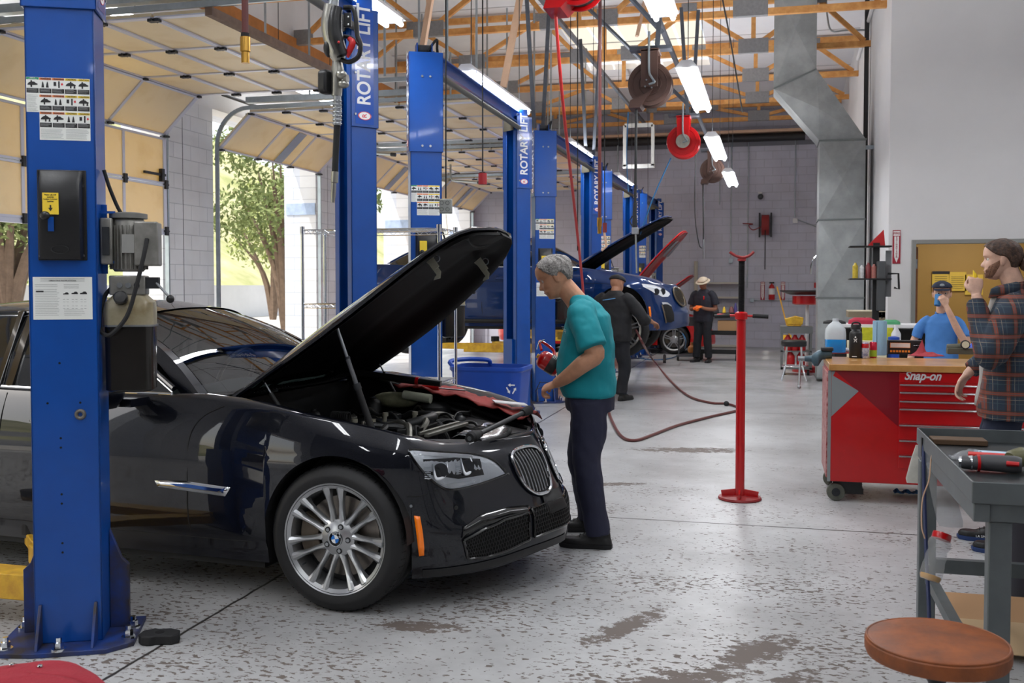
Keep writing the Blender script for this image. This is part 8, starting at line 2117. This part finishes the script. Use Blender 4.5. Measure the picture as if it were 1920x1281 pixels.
tp(MB().bb((tx+.0, ty1-.1, .3), (tx1, ty1-.06, .36)).bar((tx+.04, ty0+.08, .28), (tx+.04, ty1-.1, .28), .04).bb((tx+.1, ty0+.03, .12), (tx1, ty0+.07, .17)), 'crossbar', gm)
def on(x, y, z=.866): return fl(x, y, z)
c = on(1700+165, 885); tool = empty('cordless_tool', c, 'grey and red cordless tool lying on the steel table', 'tool')
MB().tube([(-.11, .01, .03), (-.07, .0, .03), (-.03, 0, .033), (.06, -.02, .033), (.085, -.025, .033)], [.024, .026, .03, .032, .026], 20, sm=4).build('body', mat('tool_grey', (74, 74, 78), .45), tool, smooth=True)
MB().tube([(-.12, .012, .03), (-.075, .003, .03)], [.02, .028], 20).build('clear_head', chrome, tool, smooth=True); MB().tube([(-.062, 0, .03), (-.052, 0, .03)], .0315, 20).build('red_ring', red_paint, tool, smooth=True); MB().tube([(.03, -.045, .04), (.07, -.055, .04)], [.016, .014], 14, flat=.6).build('switch_pad', red_paint, tool, smooth=True)
c = on(1851, 870); o = MB().box(c+V((0, 0, .02)), (.135, .055, .04), rz=-.15).build('red_carton', mat('red_carton', (214, 40, 36), .45), bevel=.002); T_(o, 'small red carton lying on the steel table', 'box'); q = MB().torus((0, 0, 0), .012, .0015, n=20, k=5); q.v = [tuple(c+V((.045+p[0]*1.1, -.037, .018+p[1]*.8))) for p in q.v]; q.build('oval_emblem', sign_white, o)
c = on(1868, 862); T_(MB().box(c+V((0, 0, .015)), (.16, .05, .03), rz=-.2).build('blue_white_carton', mat('pale_blue_carton', (180, 206, 226), .5), bevel=.002), 'pale blue carton behind the red carton on the steel table', 'box')
m_, nt_, p_ = new_mat('clear_film'); tr_ = nd(nt_, 'ShaderNodeBsdfTransparent'); tr_.inputs['Color'].default_value = (.86, .88, .9, 1); mx_ = nd(nt_, 'ShaderNodeMixShader'); mx_.inputs[0].default_value = .22; p_.inputs['Roughness'].default_value = .12; p_.inputs['Base Color'].default_value = srgb(210, 212, 214); nt_.links.new(tr_.outputs[0], mx_.inputs[1]); nt_.links.new(p_.outputs[0], mx_.inputs[2]); nt_.links.new(mx_.outputs[0], nt_.nodes['Material Output'].inputs[0]); film = m_
c = on(1822, 861); G = [[c+V((-.08+.16*i/14, -.04+.08*j/8, .004+.035*sin(pi*i/14)*sin(pi*j/8)+.008*noise.noise(V((i*.9, j*.8, 1))))) for j in range(9)] for i in range(15)]; T_(MB().grid(G).build('plastic_bag', film, smooth=True, solid=.002), 'crumpled clear plastic bag on the steel table', 'bag')
c = on(1894, 882); T_(MB().lathe([(.03, 0), (.036, .01), (.036, .06), (.028, .075)], c+V((0, 0, .036)), (.8, .5, .2), 16).build('olive_can', mat('olive_can', (110, 108, 74), .5, var=.3, scale=20), smooth=True), 'olive-coloured can lying at the right on the steel table', 'can')
# hanging clear bottle with red lid, white strip, clear sleeve, cords
def jar(name, p, q, R_, m, label, capm, amber_=False):
    p, q = V(p), V(q); d = q-p; L_ = d.length
    o = MB().lathe([(R_*.72, 0), (R_*.98, L_*.08), (R_, L_*.2), (R_*.82, L_*.3), (R_*.86, L_*.34), (R_*.95, L_*.45), (R_*.88, L_*.55), (R_*.98, L_*.62), (R_, L_*.88), (R_*.85, L_*.98), (0, L_)], p, d, 26).build(name, m, smooth=True); T_(o, label, 'jar')
    MB().lathe([(0, -L_*.1), (R_*.8, -L_*.1), (R_*.84, -L_*.06), (R_*.84, L_*.05)], p, d, 26).build('jar_lid', capm, o, smooth=True)
    if amber_: MB().lathe([(R_*.9, L_*.86), (R_*.93, L_*.9), (R_*.8, L_*.97), (0, L_*.985)], p, d, 22).build('residue', mat('amber_liquid', (220, 160, 60), .2), o, smooth=True)
jar('plastic_jar', at(1765, 1008, 4.2), at(1742, 1090, 4.15), .042, film, 'clear plastic jar with a red lid and amber residue hanging off the steel table', red_paint, True)
T_(MB().ring_loft([[at(x, y, 4.45)+V((a*w_, b__*.04, 0)) for a, b__ in rrect(2, 2, .6, 3)] for x, y, w_ in ((1752, 870, .03), (1762, 900, .045), (1780, 975, .05), (1782, 985, .045))]).build('clear_sleeve', film, smooth=True), 'grimy clear plastic bottle hanging beside the table leg', 'bottle')
T_(MB().ring_loft([[at(x, y, 4.85)+V((a*w_, b__*.006, 0)) for a, b__ in rrect(2, 2, .5, 3)] for x, y, w_ in ((1727, 835, .022), (1722, 860, .03), (1716, 898, .04), (1716, 906, .035))]).build('white_scraper', mat('dirty_white_plastic', (206, 204, 196), .5, var=.2, scale=20), smooth=True), 'dirty white plastic strip hanging at the table\'s back corner', 'scraper')
o = MB().tube([at(1733, 826, 4.6), at(1732, 870, 4.55), at(1734, 960, 4.5), at(1738, 1060, 4.4), at(1742, 1150, 4.3), at(1745, 1260, 4.3)], .008, 8, sm=4).build('blue_cable', mat('navy_cable', (34, 44, 84), .5), smooth=True); T_(o, 'navy cable hanging down beside the table leg', 'cable'); MB().box(at(1734, 838, 4.6), (.03, .03, .08)).build('cable_plug', black_plastic, o)
T_(MB().tube([at(1768, 850, 4.3), at(1748, 852, 4.35), at(1742, 900, 4.35), at(1730, 935, 4.4), at(1728, 985, 4.4), at(1734, 1010, 4.4)], .003, 6, sm=5).build('white_string', brace, smooth=True), 'pale string looped over the table edge', 'string')
T_(MB().bb((tx+.04, ty1-.14, .866), (tx+.26, ty1-.03, .89)).build('wood_scrap', mat('dark_wood_scrap', (88, 66, 46), .8), bevel=.004), 'dark wooden scrap in the far corner of the steel table', 'wood')

# ---- orange stool in the foreground
c = fl(1757, 1196, .55); c.z = 0; st = empty('round_stool', c, 'round stool with a worn orange-brown padded seat in the foreground', 'stool')
so_ = mat('worn_orange_vinyl', (152, 80, 30), .55, var_col=(112, 60, 30), scale=9, bump=.15, bscale=50)
s_ = MB().lathe([(0, .49), (.175, .49), (.19, .496), (.195, .51), (.195, .535), (.188, .543), (.18, .546), (.1, .55), (0, .551)], n=56).build('seat', so_, st, smooth=True)
MB().torus((0, 0, .542), .189, .004, n=56, k=8).build('seat_piping', so_, s_, smooth=True)
MB().cyl((0, 0, .1), (0, 0, .49), .022, 16).build('post', black_plastic, st, smooth=True); MB().lathe([(.022, .42), (.06, .48), (.1, .489)], n=20).build('seat_mount', dark_steel, st, smooth=True)
for i in range(5):
    a = i*2*pi/5+.3; d = V((cos(a), sin(a), 0)); l_ = MB().bar(V((0, 0, .11)), d*.26+V((0, 0, .07)), .035, .03).build('leg', black_plastic, st, bevel=.004); MB().cyl(d*.26+V((0, 0, .025))-d.cross(V((0, 0, .02)))*1, d*.26+V((0, 0, .025))+d.cross(V((0, 0, .02)))*1, .025, 14).build('caster', black_rubber, l_)
# cardboard box, trash can
c = fl(1850, 1205); cb = mat('cardboard', (176, 136, 96), .8, var=.1, scale=6)
k = MB().bb((c.x-.12, c.y-.05, .001), (c.x+.45, c.y+.35, .11)); o = k.build('cardboard_box', cb); T_(o, 'open brown cardboard box on the floor under the steel table', 'box')
MB().add([(c.x-.12, c.y-.05, .11), (c.x+.4, c.y-.05, .11), (c.x+.35, c.y-.25, .03), (c.x-.05, c.y-.22, .03)], [(0, 1, 2, 3)]).build('box_flap', mat('cardboard_light', (206, 176, 138), .8), o, solid=.004)
T_(MB().lathe([(.05, 0), (.07, .02), (.075, .1), (.06, .16), (.05, .17)], (c.x+.28, c.y+.08, .111), n=24).build('glass_jar', film, smooth=True), 'clear round jar sitting on the cardboard box at the right edge', 'jar')
bin_m = mat('dark_bin_plastic', (38, 38, 52), .5, var=.15, scale=4)
T_(MB().lathe([(.23, .0), (.235, .01), (.28, .72), (.3, .74), (.3, .77), (.27, .77), (.22, .02), (0, .02)], (1.33, 5.25, 0), n=36, caps=False).build('trash_can', bin_m, smooth=True), 'tall dark plastic trash can behind the steel table at the right edge', 'trash can')
# red snap-buttoned cover at bottom left
c = fl(58, 1262, .44); G = []
for i in range(41):
    a = 2*pi*i/40; r = []
    for j in range(15):
        t = j/14; q = min(1, t/.7); R_ = .19+.02*cos(2*a)+.008*sin(5*a)
        if t <= .7: x_, z_ = R_*q, .44-.03*q**4+.006*sin(3*a+4*q)*q
        else: u = (t-.7)/.3; x_, z_ = R_+.012*sin(pi*u)+.012*sin(7*a)*u, .405-.2*u
        r.append(V((c.x+x_*cos(a)*1.02, c.y+x_*sin(a)*.85, z_)))
    G.append(r)
sc_ = MB().grid(G).build('stool_cover', mat('washed_red_canvas', (158, 34, 50), .85, var=.15, scale=9, bump=.3, bscale=90), smooth=True, solid=.006); T_(sc_, 'faded red canvas cover with two metal snaps at bottom left', 'cover')
for x, y in ((22, 1246), (75, 1249)): MB().lathe([(0, .004), (.003, .004), (.004, .002), (.007, .003), (.008, 0)], fl(x, y, .443), n=16).build('snap_button', chrome, sc_, smooth=True)
so2 = empty('covered_stool', (c.x, c.y, 0), 'low stool hidden under the red canvas cover at bottom left', 'stool'); MB().cyl((0, 0, .33), (0, 0, .37), .14, 28).build('seat', black_plastic, so2)
for a in range(4): MB().cyl((.1*cos(a*pi/2+.7), .1*sin(a*pi/2+.7), .33), (.13*cos(a*pi/2+.7), .13*sin(a*pi/2+.7), 0), .012, 8).build('leg', dark_steel, so2)

# ---- blue recycling bin, chrome wire shelf behind the sedan
c = V((-2.7, 9.72, 0)); rb_ = mat('recycle_blue', (22, 74, 176), .45, var=.15, scale=4)
k = MB(); k.ring_loft([[c+V((x*w_, y*w_*.72, z)) for x, y in rrect(2, 2, .3, 5)] for z, w_ in ((0, .29), (.02, .3), (.7, .355), (.72, .375), (.75, .375), (.75, .345), (.7, .34), (.03, .285))]); o = k.build('recycling_bin', rb_, smooth=True, auto=30); T_(o, 'blue plastic recycling bin behind the open engine bay', 'recycling bin')
MB().tube([c+V((-.36, -.12, .74)), c+V((-.4, -.1, .79)), c+V((-.3, .12, .8)), c+V((-.1, .2, .79)), c+V((-.08, .24, .74))], .022, 8, sm=4).build('bin_handle', rb_, o, smooth=True)
k = MB(); q = c+V((.27, -.262, .55))
for i in range(3):
    a = pi/2+i*2*pi/3; u = V((cos(a), 0, sin(a))); v_ = V((-sin(a), 0, cos(a))); k.bar(q+u*.035-v_*.035, q+u*.035+v_*.01, .012, .003, up=(0, 1, 0)); k.add([q+u*.052+v_*.008, q+u*.018+v_*.008, q+u*.035+v_*.035], [(0, 1, 2)])
k.build('recycling_mark', sign_white, o)
wsf = empty('wire_shelf', (-3.2, 8.0, 0), 'chrome wire shelving unit standing behind the sedan\'s open hood', 'shelf')
for x in (-.6, .6):
    for y in (-.22, .22): MB().cyl((x, y, .1), (x, y, 2.03), .0135, 10).cyl((x, y, 1.98), (x, y, 2.04), .02, 10).build('post', chrome, wsf, smooth=True)
for z in (2.0, 1.38, .75, .2):
    k = MB()
    for y in (-.22, .22):
        for zz in (-.02, .012): k.cyl((-.6, y, z+zz), (.6, y, z+zz), .0035, 6)
        k.tube([(-.6+.04*i, y, z+(.01 if i % 2 else -.018)) for i in range(31)], .002, 5)
    for x in (-.6, .6): k.cyl((x, -.22, z+.012), (x, .22, z+.012), .0035, 6).tube([(x, -.22+.04*i, z+(.01 if i % 2 else -.018)) for i in range(12)], .002, 5)
    for i in range(12): k.cyl((-.6, -.2+.036*i, z+.013), (.6, -.2+.036*i, z+.013), .002, 5)
    k.build('wire_deck', chrome, wsf)

# ---- plants and hillside trees beyond the bay doors, added unseen lamps over the camera bay
tree('tree', -19, 22, 6.5, 2.6, 'olive_leaf', 'tall loose green tree seen through the second bay opening', n=2600, seed=1)
tree('tree', -24, 31, 7, 2.8, 'pale_leaf', 'pale green tree farther back through the second bay opening', n=2200, seed=2)
tree('tree', -22, 42, 6, 2.5, 'pale_leaf', 'pale yellow-green tree seen through the third bay opening', n=1800, seed=3)
tree('tree', -15.5, 30.5, 6.5, 2.6, 'olive_leaf', 'loose olive-green tree filling the third bay opening', n=2200, seed=6)
tree('tree', -38, 36, 9, 3.4, 'pale_leaf', 'wide pale tree on the hillside behind the yard wall', n=2200, seed=4)
for i, (x, y) in enumerate(((-28, 22.0), (-28, 26.6), (-28, 31.2))):
    tree('hedge_shrub', x, y, 2.7, 1.6, 'lime_leaf', ['lime green shrub above the yard wall, left of the near lift column', 'lime green shrub above the yard wall, behind the near lift column', 'lime green shrub above the yard wall, right of the near lift pump'][i], n=900, seed=9+i)
def lamp_area(x, y0, y1, z, e, up=0):
    if e and not up: lamp_area(x, y0, y1, z, e*.9, 1)  # second light facing up, added above the housing to brighten the roof deck
    l = bpy.data.lights.new('lamp', 'AREA'); l.shape = 'RECTANGLE'; l.size = .2; l.size_y = y1-y0; l.energy = e; l.color = (.97, .985, 1)
    if up: l.spread = pi
    o = bpy.data.objects.new('lamp', l); COL.objects.link(o); o.location = (x, (y0+y1)/2, z-.06 if not up else z+.1)
    if up: o.rotation_euler = (pi, 0, 0)
E_ = 50
for x, y0, y1, z in ((-.83, 5.6, 8.05, 3.66), (-.82, 10.0, 12.4, 3.66), (-.8, 13.9, 16.3, 3.54), (-.75, 17.9, 20.2, 3.5), (-3.08, 5.6, 8.04, 3.75), (-3.02, 9.9, 12.35, 3.72), (-3.02, 15.2, 17.65, 3.72), (-3.0, 20.1, 22.5, 3.72)): lamp_area(x, y0, y1, z, E_)
for i, (x, y0) in enumerate(((-.83, 1.3), (-.83, -3.2), (-3.08, 1.3), (-3.08, -3.2), (3.2, 1.3), (3.2, -3.2), (3.2, 6.5), (3.2, 10.2))):  # unseen tube lights added to brighten the front and right side
    fluo(x, y0, y0+2.44, 4.6 if x > 0 else 3.9, 'added unseen tube light over the bay nearest the camera' if y0 < 5 else 'added unseen tube light over the tool chest side of the shop', 'added unseen lights above the camera side'); lamp_area(x, y0, y0+2.44, 4.6 if x > 0 else 3.9, 26)
fluo(3.0, 15.4, 16.6, 2.53, 'added unseen tube light in the corridor behind the office doorway', 'added corridor light'); lamp_area(3.0, 15.4, 16.6, 2.5, 16)  # unseen light added to brighten the corridor
